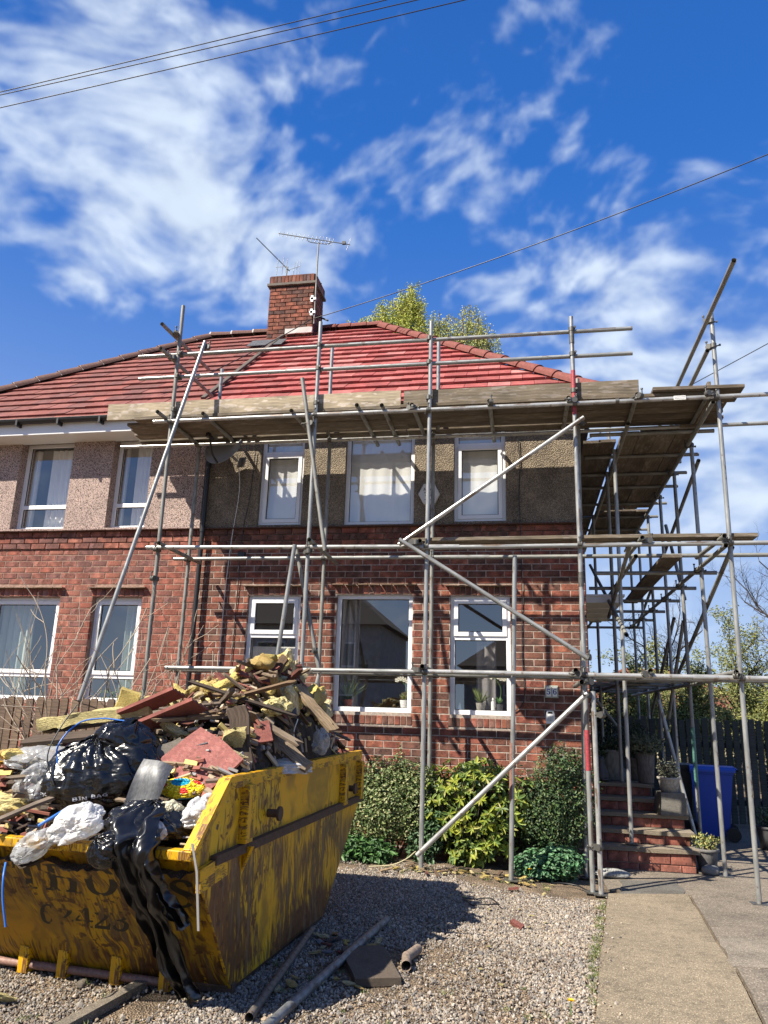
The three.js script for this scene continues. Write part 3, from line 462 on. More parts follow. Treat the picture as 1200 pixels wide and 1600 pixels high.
// ---------------------------------------------------------------- chimney on the party wall
{
  const CH = new THREE.Group(); CH.name = 'chimney'; house.add(CH); CH.userData.label = 'square brick chimney stack on the ridge';
  const x0 = -5.78, x1 = -4.85, z0 = -3.12, z1 = -3.78, yb = 8.5, yt = 9.93, w = x1 - x0;
  const soot = mat([0.075, 0.055, 0.05], 0.95, { map: rep(T.grain, 3) });
  part('stack_core', box(w - 0.02, yt - yb + 0.1, z0 - z1 - 0.02, (x0 + x1) / 2, (yt + yb) / 2, (z0 + z1) / 2), soot, CH);
  const tc = [...tonesA.slice(0, 4), [0.12, 0.06, 0.05], [0.24, 0.09, 0.065]], mc = brickMats(tc), r = rng(5), cs = 0.087, n = Math.round((yt - yb) / cs);
  const lay = (x, y, z, l, t) => { const b = part('brick', brickGeos[Math.floor(r() * 6)], mc[Math.floor(r() * mc.length)], CH); b.position.set(x, y, z); b.rotation.y = t; b.scale.set(l / (BL - JT), 0.97, 1); };
  for (let c = 0; c < n; c++) for (const [a, b, t] of [[x0, x1, 0], [0, z0 - z1, 1]]) {
    const L = b - a; let p = c % 2 ? -0.12 : 0;
    while (p < L - 0.02) { const s = Math.max(0, p), e = Math.min(L, p + 0.232); if (e - s > 0.03) { const m = (s + e) / 2, y = yb + (c + 0.5) * cs; if (!t) lay(a + m, y, z0 + 0.012 + (r() - 0.5) * 0.006, e - s - 0.008, 0); else { lay(x1 + 0.012 + (r() - 0.5) * 0.006, y, z0 - m, e - s - 0.008, Math.PI / 2); lay(x0 - 0.012, y, z0 - m, e - s - 0.008, -Math.PI / 2); } } p += 0.236; }
  }
  // oversailing cap: stone band, then a course of bricks on end
  part('cap_band', jitterGeo(new THREE.BoxGeometry(w + 0.11, 0.05, z0 - z1 + 0.11, 8, 1, 5).translate((x0 + x1) / 2, yt + 0.02, (z0 + z1) / 2), 0.006, 6, 3), mat([0.24, 0.21, 0.18], 0.95, { map: rep(T.grain, 2) }), CH);
  const cap = new THREE.BoxGeometry(w + 0.04, 0.17, z0 - z1 + 0.04).translate((x0 + x1) / 2, yt + 0.13, (z0 + z1) / 2); part('cap_core', cap, soot, CH);
  for (let i = 0; i < 12; i++) { const b = part('brick', headGeos[i % 4], mc[Math.floor(r() * mc.length)], CH); b.scale.set(1.05, 1.6, 1); b.position.set(x0 + (i + 0.5) * w / 12, yt + 0.132, z0 + 0.035); }
  for (let i = 0; i < 9; i++) { const b = part('brick', headGeos[i % 4], mc[Math.floor(r() * mc.length)], CH); b.scale.set(1.0, 1.6, 1); b.rotation.y = Math.PI / 2; b.position.set(x1 + 0.035, yt + 0.132, z0 - (i + 0.5) * (z0 - z1) / 9); }
  part('flaunching', jitterGeo(new THREE.SphereGeometry(0.3, 12, 6, 0, 6.3, 0, 1.5).scale(1.3, 0.28, 0.9).translate(-5.2, yt + 0.2, -3.45), 0.03, 8, 9), mat([0.30, 0.28, 0.2], 1), CH);
  part('flashing', merge([extrude(rect(-5.95, -5.25, 0, 0.42), 0.014).rotateX(PITCH - Math.PI / 2).translate(0, EY + 3.95 * sp + 0.085 * cp, EAVE - 3.95 * cp + 0.085 * sp)]), M.lead, CH, 'dark lead flashing');
  part('mortar_fillet', jitterGeo(new THREE.BoxGeometry(0.56, 0.11, 0.05, 9, 2, 1).translate(-5.1, 8.86, z0 + 0.055), 0.018, 9, 12), mat([0.55, 0.53, 0.5], 0.95), CH, 'pale mortar at the foot of the stack');
}

// ---------------------------------------------------------------- the scaffold
const scaffold = thing('scaffold', 'galvanised tube and board scaffold wrapped round the front and side of the house', 'scaffold');
const TR = 0.0255;
const tubeMats = [M.galv, M.galv, M.galvOld, M.galv, M.galvNew]; let tubeCount = 0;
function pole(name, a, b, m) { return part(name, tube(V(...a), V(...b), TR, 12), m || tubeMats[tubeCount++ % 5], scaffold); }
// right-angle coupler: two clamped collars with bolts
const couplerGeo = (() => {
  const c1 = new THREE.CylinderGeometry(0.035, 0.035, 0.052, 10), c2 = new THREE.CylinderGeometry(0.035, 0.035, 0.052, 10).rotateX(Math.PI / 2).translate(0.052, 0, 0);
  const plate = box(0.052, 0.05, 0.05, 0.026, 0, 0), b1 = new THREE.CylinderGeometry(0.008, 0.008, 0.075, 6).rotateZ(Math.PI / 2).translate(-0.03, 0.0, 0.036), n1 = new THREE.CylinderGeometry(0.014, 0.014, 0.016, 6).rotateZ(Math.PI / 2).translate(-0.06, 0, 0.036);
  const b2 = new THREE.CylinderGeometry(0.008, 0.008, 0.075, 6).translate(0.08, 0.04, 0).rotateZ(0), n2 = new THREE.CylinderGeometry(0.014, 0.014, 0.016, 6).translate(0.08, 0.075, 0);
  return merge([c1, c2, plate, b1, n1, b2, n2]);
})();
const ck = rng(3);
function coupler(p, ry = 0, rz = 0) { const c = part('coupler', couplerGeo, M.fitting, scaffold); c.position.set(...p); c.rotation.set(0, ry + (ck() - 0.5) * 0.3, rz); return c; }
const foot = (x, z) => groundY(x, z) + 0.02;
const basePlate = merge([box(0.15, 0.008, 0.15), new THREE.CylinderGeometry(0.018, 0.018, 0.1, 8).translate(0, 0.05, 0)]);
function standard(x, z, top, m, y0, lean = 0) { const y = y0 ?? foot(x, z); pole('standard', [x, y, z], [x + lean, top, z], m); const b = part('base_plate', basePlate, M.fitting, scaffold); b.position.set(x, y - 0.004, z); }
const ZO = 1.35, ZI = 0.42;
// outer standards along the front
standard(-5.27, ZO, 6.89, M.galvOld, undefined, -0.03); standard(-3.33, ZO, 6.5, M.galv); standard(-1.90, ZO, 6.4, M.galv, -0.03, 0.03); standard(-0.145, ZO, 6.34, M.galv); standard(1.42, ZO, 6.26, M.galv, undefined, 0.05);
standard(-0.07, 1.42, 1.86, M.galvNew); standard(-0.16, 0.60, 5.85, M.galvOld, undefined, 0.12); standard(-0.96, ZO - 0.02, 3.36, M.galv, undefined, 0.09);
// red painted length on the corner standard, brown one on the short standard
part('paint_band', tube(V(-0.145, 1.05, ZO), V(-0.145, 1.46, ZO), TR + 0.0012, 12), M.redPaint, scaffold, 'red painted length of tube'); part('paint_band', tube(V(-0.145, 5.05, ZO), V(-0.145, 5.62, ZO), TR + 0.0012, 12), M.redPaint, scaffold, 'red painted length of tube');
part('paint_band', tube(V(-0.945, 0.72, ZO - 0.02), V(-0.932, 1.30, ZO - 0.02), TR + 0.0012, 12), M.brownPaint, scaffold, 'rust brown length of tube');
// inner standards close to the wall
for (const [x, t] of [[-5.31, 6.82], [-3.38, 6.64], [-1.94, 6.62]]) pole('standard', [x, 0.0, ZI], [x, 5.40, ZI], M.galvOld);
for (const [x, t, z] of [[-4.98, 6.27, 0.62], [-3.36, 6.5, 0.62], [-1.86, 6.5, 0.62]]) pole('standard', [x, 5.2, z], [x, t, z], M.galv);
// ledgers: outer and inner, at three lifts, and the two guard rails
const Y1 = 2.03, Y2 = 3.47, Y3 = 5.175;
pole('ledger', [-5.0, Y1 - 0.01, ZO + 0.05], [-1.86, Y1, ZO + 0.05], M.galv); pole('ledger', [-1.95, Y1 + 0.005, ZO + 0.05], [2.9, Y1, ZO + 0.05], M.galvNew);
pole('ledger', [-5.42, Y2 + 0.02, ZO + 0.05], [-1.5, Y2 - 0.01, ZO + 0.05], M.galvNew); pole('ledger', [-1.95, Y2 - 0.02, ZO + 0.05], [3.0, Y2, ZO + 0.05], M.galv);
pole('ledger', [-5.52, Y3 + 0.005, ZO + 0.05], [-0.1, Y3, ZO + 0.05], M.galvNew); pole('ledger', [-0.6, Y3 - 0.002, ZO + 0.05], [3.0, Y3 + 0.01, ZO + 0.05], M.galvNew);
pole('ledger', [-6.5, Y3 + 0.02, ZI + 0.05], [-0.9, Y3 - 0.005, ZI + 0.05], M.galvNew); pole('ledger', [-1.3, Y3 - 0.01, ZI + 0.05], [3.2, Y3 + 0.02, ZI + 0.05], M.galv);
pole('ledger', [-5.5, Y2 + 0.06, ZI + 0.05], [-1.2, Y2 + 0.055, ZI + 0.05], M.galv); pole('ledger', [-1.7, Y2 + 0.05, ZI + 0.05], [3.0, Y2 + 0.05, ZI + 0.05], M.galvOld);
pole('ledger', [-5.4, Y1 + 0.01, ZI + 0.05], [2.9, Y1 + 0.02, ZI + 0.05], M.galvOld);
pole('guard_rail', [-5.9, 6.185, ZO - 0.05], [0.575, 6.16, ZO - 0.05], M.galv); pole('guard_rail', [-5.86, 5.855, ZO - 0.05], [0.56, 5.83, ZO - 0.05], M.galv);
// transoms: short tubes out through the scaffold, their open ends towards the road
for (const [x, z0, z1] of [[-5.36, 0.3, 1.62], [-4.79, 0.33, 1.5], [-3.62, 0.33, 1.46], [-2.755, 0.07, 1.54], [-2.45, 0.07, 1.5], [-2.08, 0.33, 1.47], [-1.14, 0.07, 1.48], [-0.215, 0.2, 1.46], [0.56, 0.3, 1.47], [1.36, 0.3, 1.47]]) pole('transom', [x + (ck() - 0.5) * 0.05, Y3 + 0.052, z0], [x, Y3 + 0.05, z1], M.galvOld);
for (const [x, z0, z1] of [[-5.20, 0.2, 1.52], [-3.25, 0.08, 1.6], [-1.955, 0.3, 1.47], [0.52, 0.3, 1.48], [1.36, 0.3, 1.52]]) pole('transom', [x - 0.04, Y2 + 0.055, z0], [x, Y2 + 0.05, z1], M.galvOld);
for (const [x, y, z0, z1] of [[-3.52, 2.09, 0.3, 1.55], [-1.90, 2.085, 0.3, 1.5], [-0.245, 2.075, 0.3, 1.5], [-0.19, 1.95, 0.3, 1.55], [0.52, 2.08, 0.3, 1.47], [1.36, 2.085, -0.9, 1.5]]) pole('transom', [x, y, z0], [x, y, z1], M.galvOld);
// end guard rails at the far end, running back to the wall
pole('guard_rail', [-5.38, 6.42, 1.72], [-5.36, 6.46, 0.25], M.galvOld); pole('guard_rail', [-5.38, 6.09, 1.68], [-5.36, 6.12, 0.05], M.galvOld);
// raking tube, braces and ties
pole('raker', [-4.88, 6.27, 1.45], [-5.72, 0.0, 2.62], M.galv);
pole('brace', [-0.05, 4.97, 1.46], [-2.20, 3.475, 1.47], M.galvNew); pole('brace', [-2.19, 3.53, 1.50], [-0.11, 2.20, 1.46], M.galv); pole('brace', [-0.13, 1.84, 1.47], [-1.93, 0.14, 1.46], M.galvNew);
pole('tie', [-3.50, 5.66, 1.46], [-3.10, 3.42, 1.42], M.galvOld); pole('tie', [-3.50, 3.50, 1.30], [-3.13, 2.0, 1.28], M.galvOld); pole('tie', [-3.48, 3.50, 1.42], [-3.62, 2.05, 1.42], M.galv); pole('tie', [-3.13, 2.05, 1.25], [-3.30, 1.2, 1.25], M.galvNew);
// couplers at the crossings along the front
for (const x of [-5.28, -3.33, -1.89, -0.145, 1.43]) { for (const y of [Y1, Y2, Y3]) if (!(x === -5.28 && y === Y1)) coupler([x, y, ZO], -Math.PI / 2, 0); for (const y of [6.17, 5.84, 5.36]) if (x < 1) coupler([x, y, ZO], Math.PI / 2, 0); }
for (const x of [-5.31, -3.38, -1.94]) for (const y of [Y2 + 0.055, Y3 + 0.01]) coupler([x, y, ZI], -Math.PI / 2, 0);
for (const p of [[-5.34, 6.44, 1.38], [-5.34, 6.10, 1.38], [-4.9, 6.2, 1.42], [-2.0, 3.5, 1.47], [-0.1, 4.93, 1.43], [-0.12, 2.22, 1.44], [-0.14, 1.82, 1.44], [-0.14, 1.96, 1.42], [-0.24, 2.04, 1.42], [-3.4, 5.05, 1.42], [-3.3, 3.42, 1.42], [-3.2, 2.25, 1.3], [-5.27, 3.1, 1.35], [-0.11, 0.32, 1.40], [-1.95, 2.05, 1.42], [0.52, 2.05, 1.42], [1.40, 2.05, 1.42], [-3.52, 2.06, 1.45], [0.55, Y2 + 0.03, 1.42], [1.38, Y2 + 0.03, 1.42], [0.56, Y3 + 0.03, 1.43], [1.38, Y3 + 0.03, 1.43], [-0.2, Y3 + 0.03, 1.43], [-1.13, Y3 + 0.03, 1.43], [-2.07, Y3 + 0.03, 1.43], [1.46, 6.16, 1.36], [1.46, 5.84, 1.36], [-0.03, 1.62, 1.42]]) coupler(p, ck() * 6, 0);
for (const y of [5.98, 3.0]) { const s = part('sleeve', tube(V(-0.145, y, ZO), V(-0.145, y + 0.16, ZO), 0.031, 10), M.fitting, scaffold); s.visible = true; }
part('sleeve', tube(V(0.95, Y1, ZO + 0.05), V(1.2, Y1, ZO + 0.05), 0.031, 10), M.galvNew, scaffold); part('sleeve', tube(V(0.32, Y3 + 0.005, ZO + 0.05), V(0.36, Y3 + 0.005, ZO + 0.05), 0.031, 10), M.fitting, scaffold);
// boards
const boardGeo = (l, s) => jitterGeo(extrude(rect(0, 0.222, 0, 0.038), l, [], 0.003).translate(-0.111, 0, 0), 0.004, 2.5, s);
let bc = 0;
function board(x, y, z, l, alongX, m, tilt = 0, wd = 0.222) {
  const g = new THREE.BoxGeometry(l, 0.038, wd, Math.max(2, Math.round(l)), 1, 1), u = g.attributes.uv, p = g.attributes.position, o = bc * 0.37;
  for (let i = 0; i < p.count; i++) { u.setXY(i, p.getX(i) + o, p.getZ(i) + p.getY(i) + o * 0.6); p.setY(i, p.getY(i) + 0.006 * Math.sin(p.getX(i) * 0.9 + bc)); }
  g.computeVertexNormals();
  const b = part('scaffold_board', g, m || M.boards[bc % 4], scaffold); bc++; b.position.set(x, y, z); if (!alongX) b.rotation.y = Math.PI / 2; b.rotation.z += tilt; return b;
}
const YD = Y3 + 0.1, fz = [0.43, 0.66, 0.853, 1.045];
for (const [i, z] of fz.entries()) { board(-4.25 + i * 0.05, YD, z, 3.9, true, null, 0.001, 0.189); board(-0.28 - i * 0.06, YD + 0.003, z, 4.0, true, null, -0.001, 0.189); }
board(-4.05, YD - 0.001, 1.227, 3.6, true, null, 0, 0.175); board(-0.4, YD + 0.003, 1.227, 3.7, true, null, 0, 0.175); board(1.25, YD + 0.042, 1.28, 1.0, true, M.boards[3], -0.01); board(1.2, YD + 0.043, 1.05, 1.1, true, M.boards[1]); board(1.12, YD + 0.045, 0.80, 1.1, true, M.boards[2]); board(1.08, YD + 0.042, 0.56, 1.15, true, M.boards[0]);
// toe boards on edge along the front
function toeBoard(x0, x1, y, z, m) { const g = new THREE.BoxGeometry(x1 - x0, 0.225, 0.038, 12, 2, 1), u = g.attributes.uv, p = g.attributes.position; for (let i = 0; i < p.count; i++) u.setXY(i, p.getX(i) + x0, p.getY(i) + p.getZ(i) + x0); jitterGeo(g, 0.004, 3, x0 + 9); const b = part('toe_board', g, m, scaffold, 'pale plaster splashed toe board'); b.position.set((x0 + x1) / 2, y, z); return b; }
toeBoard(-6.26, -2.25, 5.385, 1.36 - 0.075, M.toe); toeBoard(-2.21, 0.61, 5.375, 1.275, M.boards[2]).rotation.z = 0.0;
// side: standards, ledgers, transoms, deck running back along the gable
const XO = 1.42, XI = 0.47, sz = [0.03, -1.2, -2.45, -3.75, -5.0, -6.3];
for (const [i, z] of sz.entries()) { standard(XO, z, i === 0 ? 5.12 : 5.12, i % 2 ? M.galvOld : M.galv, -0.11); if (i > 0 && i % 2) pole('standard', [XI, z < -1 ? 0.77 : 0.13, z], [XI, 5.14, z], M.galvOld); }
pole('standard', [XI - 0.03, 0.135, -0.22], [XI, 5.14, -0.2], M.galv); { const b = part('base_plate', basePlate, M.fitting, scaffold); b.position.set(XI - 0.03, 0.14, -0.22); }
part('paint_band', tube(V(XO, 0.75, -1.2), V(XO, 1.5, -1.2), TR + 0.0012, 12), M.greenPaint, scaffold, 'green painted length of tube');
for (const y of [2.05, 3.42, 5.08]) { pole('ledger', [XO - 0.05, y, 1.5], [XO - 0.05, y, -6.7], M.galvOld); pole('ledger', [XI + 0.05, y + 0.01, 0.9], [XI + 0.05, y, -6.7], M.galvOld); }
for (const z of [0.42, -0.48, -1.3, -2.0, -3.0, -3.9, -4.9, -5.9]) pole('transom', [0.1, 5.13, z], [1.62, 5.13, z], M.galvOld);
for (const z of sz) { pole('transom', [0.15, 3.40, z - 0.08], [1.62, 3.40, z - 0.08], M.galvOld); pole('transom', [0.2, 2.10, z - 0.08], [1.6, 2.10, z - 0.08], M.galvOld); coupler([XO, 3.42, z], Math.PI, 0); coupler([XO, 5.08, z], Math.PI, 0); }
for (const [i, x] of [0.16, 0.36].entries()) { board(x, 5.175, -1.9, 3.9, false, M.boards[3]); board(x, 5.178, -5.4, 2.9, false, M.boards[1]); }
for (const [i, x] of [0.62, 0.852, 1.08, 1.31].entries()) { board(x, 5.175 + 0.002 * i, -1.6 + i * 0.05, 3.9, false); board(x, 5.178, -5.1, 3.0, false); }
// mid-lift planks on the side and across the corner
board(-0.2, Y2 + 0.1, 1.22, 3.9, true, M.boards[2]); board(0.98, 3.49, -1.35, 3.9, false, M.boards[3]); board(0.55, 3.385, -3.9, 2.6, false, M.boards[2]); board(0.75, 2.17, -2.6, 3.0, false, M.boards[3]); board(1.0, 2.17, -2.6, 3.0, false, M.boards[1]);
// side guard rails running out over the yard, with toe board
pole('guard_rail', [1.37, 6.08, 2.75], [1.37, 6.06, -2.6], M.galvOld); pole('guard_rail', [1.37, 5.74, 1.45], [1.37, 5.72, -2.4], M.galvOld); pole('standard', [1.42, 5.1, -0.75], [1.42, 6.25, -0.75], M.galv); coupler([1.42, 6.06, -0.75], 3, 0); pole('standard', [0.52, 5.1, -1.2], [0.53, 6.42, -1.2], M.galvNew);
{ const t = toeBoard(-1.9, 1.9, 5.31, 0, M.boards[0]); t.rotation.y = Math.PI / 2; t.position.set(1.40, 5.31, -0.62); t.userData.label = 'weathered toe board along the side deck'; }
// long diagonal braces on the side
pole('brace', [XO + 0.06, 4.85, 0.1], [XO + 0.06, 3.4, -6.3], M.galvOld); pole('brace', [XO + 0.06, 3.44, 1.3], [XO + 0.06, 2.05, -2.9], M.galvOld); pole('brace', [XO + 0.06, 3.1, -2.3], [XO + 0.06, 0.9, -6.6], M.galvOld);
pole('brace', [XI - 0.05, 3.5, 1.2], [XI - 0.05, 3.0, -1.4], M.galvOld); pole('brace', [XI - 0.05, 4.3, -4.2], [XI - 0.05, 2.55, 0.5], M.galvOld); pole('brace', [XO + 0.05, 4.6, -2.4], [XO + 0.12, 3.3, -1.7], M.galvOld); pole('brace', [XO + 0.02, 2.95, -1.4], [XO - 0.1, 1.6, -2.4], M.galvOld); pole('brace', [1.02, 1.85, -1.3], [1.38, -0.05, -1.1], M.galv); pole('brace', [0.2, 1.9, -2.0], [0.75, 1.2, -2.2], M.galvOld);
// scaffold firm's label plate wired to the ledger (too small to read)
{ const c = document.createElement('canvas'); c.width = 128; c.height = 48; const x = c.getContext('2d'); x.fillStyle = '#e6e6e2'; x.fillRect(0, 0, 128, 48); x.fillStyle = '#20242c'; for (let i = 0; i < 9; i++) { x.fillRect(8 + i * 13, 8, 8, 13); x.fillRect(8 + i * 13, 28, 9, 11); } x.fillStyle = '#e6e6e2'; for (let i = 0; i < 9; i++) { x.fillRect(10 + i * 13, 12 + (i % 3) * 2, 4, 3); x.fillRect(11 + i * 13, 32, 4, 3); } const t = new THREE.CanvasTexture(c); t.colorSpace = THREE.SRGBColorSpace; const m = part('tag_plate', box(0.13, 0.05, 0.004), mat([0.8, 0.8, 0.78], 0.5), scaffold, 'small white printed tag on the tube'); m.position.set(1.03, Y3 - 0.0, ZO + 0.08); const f = mesh('tag_print', new THREE.PlaneGeometry(0.126, 0.046), mat([1, 1, 1], 0.5, { map: t }), m); f.position.z = 0.0032; }

// ---------------------------------------------------------------- the skip
const skip = thing('skip', 'battered yellow steel skip with rusty sides, heaped with roofing waste', 'skip', [-2.466, 0, 5.29]); skip.rotation.y = -0.056;
const SW = 1.72;
{
  const yellow = (u, v, seed, wear) => {                 // paint, scrapes and rust as matter with its own outline
    const warp = fbm(u * 3, v * 3, 3, 0, seed + 3) - 0.5, scr = fbm(u * 95 + warp * 14 + v * 10, v * 13, 4, 0, seed + 9), streak = fbm(u * 34 + warp * 4, v * 2.6, 4, 0, seed + 13), spot = fbm(u * 26, v * 26, 4, 0, seed + 17), big = fbm(u * 2.4 + warp, v * 2.8, 5, 0, seed + 23), grime = fbm(u * 6 + warp * 3, v * 4, 5, 0, seed + 29);
    const m = smooth(0.47, 0.62, scr * 0.38 + streak * 0.26 + big * 0.36 + wear(u, v)), d = smooth(0.60, 0.70, spot) * smooth(0.42, 0.6, big);
    const mix = (a, b, t) => a.map((x, i) => lerp(x, b[i], t));
    let c = [0.84 + 0.08 * (spot - 0.5), 0.64 + 0.10 * (big - 0.5), 0.05]; c = mix(c, [0.55, 0.42, 0.14], smooth(0.45, 0.72, grime) * 0.75);
    c = mix(c, [0.36 + 0.22 * (scr - 0.5) + 0.1 * (grime - 0.5), 0.225 + 0.14 * (scr - 0.5), 0.10], m); c = mix(c, [0.27, 0.14, 0.065], d * 0.75); c = mix(c, [0.50, 0.44, 0.35], m * smooth(0.55, 0.68, streak) * 0.5);
    return c;
  };
  const sideTex = tex(1024, 512, (u, v) => yellow(u * 3.3, v * 1.3, 40, (x, y) => 0.10 * smooth(0.80, 0.58, y) * smooth(3.1, 2.7, x) - 0.09 * smooth(0.78, 0.9, y) - 0.008), true);
  const endTex = (() => {
    const c = document.createElement('canvas'); c.width = 1024; c.height = 600; const x = c.getContext('2d'); x.fillStyle = '#fff'; x.fillRect(0, 0, 1024, 600); x.fillStyle = '#000';
    x.font = 'italic bold 185px serif'; x.fillText('THO', 285, 225); x.fillText('S', 870, 245); x.font = 'italic bold 130px serif'; x.fillText('62423', 330, 390);
    const d = x.getImageData(0, 0, 1024, 600).data;
    return tex(1024, 600, (u, v) => { const base = yellow(u * 1.72, v * 1.05, 140, (a, b) => -0.035 + 0.07 * smooth(0.35, 0.05, b)); const px = Math.min(1023, Math.floor(u * 1024)), py = Math.min(599, Math.floor((1 - v) * 600)); const ink = (1 - d[(py * 1024 + px) * 4] / 255) * smooth(0.66, 0.54, fbm(u * 18, v * 14, 5, 0, 190)); return base.map((q) => lerp(q * 0.84, 0.09, ink * 0.92)); }, true);  // whole end darkened in its colour to deepen the shade on this face
  })();
  const bump = rep(T.grainB, 0.8);
  const paint = (m, rx, ry) => { m = m.clone(); m.repeat.set(rx, ry); m.needsUpdate = true; return mat([1, 1, 1], 0.52, { map: m, bumpMap: bump, bumpScale: 0.003 }); };
  const mSide = paint(sideTex, 1 / 3.3, 1 / 1.3); mSide.map.offset.set(0.82, 0);
  const mEnd = mat([1, 1, 1], 0.52, { map: endTex, bumpMap: bump, bumpScale: 0.003 });
  const mRim = mat([1, 1, 1], 0.5, { map: rep(tex(512, 512, (u, v) => yellow(u * 2, v * 2, 240, () => -0.04), true), 1.2), bumpMap: bump, bumpScale: 0.002 });
  const mRust = mat([0.13, 0.075, 0.045], 0.85, { map: rep(T.grain, 3) });
  // profile of a side in (z', y), front towards the road
  const prof = [[0, 0.03], [0.62, 0.84], [0.62, 0.86], [0.27, 1.17], [-2.57, 1.20], [-2.66, 1.19], [-2.67, 0.8], [-1.71, 0.03]];
  const sideG = () => extrude(prof.map(([z, y]) => [-z, y]), 0.012, [], 0.002).rotateY(Math.PI / 2);   // x' outwards
  // map: shape x = -z', extrude +z -> after rotateY(90deg) local x = depth, z = -x
  const sR = part('side_panel', sideG(), mSide, skip, 'rust scraped yellow side with lifting lugs'); sR.position.x = -0.012;
  const sL = part('side_panel', sideG(), mSide, skip); sL.position.x = -SW;
  // front end, curved in slightly at its foot
  const endGeo = (p0, p1, bulge) => { const nx = 20, ny = 10, pts = [], uv = [], idx = []; for (let j = 0; j <= ny; j++) for (let i = 0; i <= nx; i++) { const t = j / ny, s = Math.sin(t * Math.PI) * bulge + 0.006 * Math.sin(t * 25); const dent = 0.012 * (fbm(i * 0.35, j * 0.45, 3, 0, 9) - 0.5); pts.push(-SW + 0.004 + (SW - 0.008) * i / nx, lerp(p0[1], p1[1], t) - s * 0.6 * 1 + dent * 0, lerp(p0[0], p1[0], t) + s * 0.8 + dent); uv.push(i / nx, t); } for (let j = 0; j < ny; j++) for (let i = 0; i < nx; i++) { const a = j * (nx + 1) + i; idx.push(a, a + 1, a + nx + 1, a + 1, a + nx + 2, a + nx + 1); } const g = new THREE.BufferGeometry(); g.setAttribute('position', new THREE.Float32BufferAttribute(pts, 3)); g.setAttribute('uv', new THREE.Float32BufferAttribute(uv, 2)); g.setIndex(idx); g.computeVertexNormals(); return g; };
  part('end_panel', endGeo([0.0, 0.03], [0.61, 0.83], -0.02), mEnd, skip, 'yellow sloping end with worn black lettering');
  part('end_panel', endGeo([-1.71, 0.03], [-2.66, 1.15], -0.04), mRim, skip);
  part('floor_plate', box(SW - 0.03, 0.02, 1.73, -SW / 2, 0.045, -0.855), mRust, skip);
  part('base_rail', merge([box(SW + 0.02, 0.05, 0.05, -SW / 2, 0.025, -0.03), box(0.05, 0.035, 1.7, -0.035, 0.02, -0.86), box(0.05, 0.035, 1.7, -SW + 0.035, 0.02, -0.86)]), mRust, skip);
  // rims: angle section along the cheeks, the top and the front
  const bar = (z0, y0, z1, y1, x, w, h, m, name) => { const l = Math.hypot(z1 - z0, y1 - y0), b = part(name, extrude([[-w / 2, -h / 2], [w / 2, -h / 2], [w / 2, h / 2], [-w / 2, h / 2]], l, [], 0.005), m, skip); b.position.set(x, y0, z0); b.rotation.x = -Math.atan2(y1 - y0, z1 - z0); return b; };
  for (const x of [-0.005, -SW + 0.0]) { bar(0.25, 1.165, -2.62, 1.195, x, 0.06, 0.07, mRim, 'rim'); bar(0.63, 0.85, 0.26, 1.175, x, 0.07, 0.05, mRim, 'rim'); }
  const fr = part('rim', extrude(rect(0, SW + 0.02, 0, 0.05), 0.06, [], 0.006), mRim, skip, 'scuffed yellow front rim'); fr.position.set(-SW - 0.01, 0.81, 0.585);
  const br = part('rim', extrude(rect(0, SW, 0, 0.05), 0.05, [], 0.006), mRim, skip); br.position.set(-SW, 1.13, -2.69);
  // horizontal rib, posts and lugs on the side that shows
  bar(0.40, 0.775, -2.64, 0.815, 0.02, 0.045, 0.05, mRust, 'rib');
  bar(0.56, 0.70, 0.24, 0.735, 0.02, 0.03, 0.12, mRim, 'cheek_plate');
  for (const [z, w] of [[0.0, 0.10], [-2.05, 0.10], [-2.56, 0.08]]) { const p = part('post', extrude([[-w / 2, 0.81], [w / 2, 0.81], [w / 2, 1.14], [-w / 2, 1.14]], 0.05, [], 0.006).rotateY(Math.PI / 2), mRim, skip); p.position.set(0.0, 0, z); }
  for (const z of [-0.45, -2.25]) { const lug = part('lifting_lug', merge([new THREE.CylinderGeometry(0.026, 0.026, 0.08, 12).rotateZ(Math.PI / 2).translate(0.04, 0, 0), new THREE.CylinderGeometry(0.045, 0.045, 0.018, 14).rotateZ(Math.PI / 2).translate(0.085, 0, 0)]), mRust, skip); lug.position.set(0, 0.93, z + 0.05); }
  part('gusset', extrude([[0, 0], [0.09, 0], [0, -0.16]], 0.02, [], 0.003).rotateY(-0.4), mRim, skip).position.set(0.0, 0.79, -0.05);
  // feet and bar at the foot of the front end
  for (const x of [-1.33, -1.06, -0.70, -0.38]) { const f = part('foot', extrude(rect(-0.034, 0.034, 0, 0.15), 0.075, [], 0.004), mRim, skip); f.position.set(x, 0.0, 0.005); }
  part('foot_bar', tube(V(-SW, 0.045, 0.05), V(-0.36, 0.035, 0.05), 0.024, 8), M.brownPaint, skip);
}
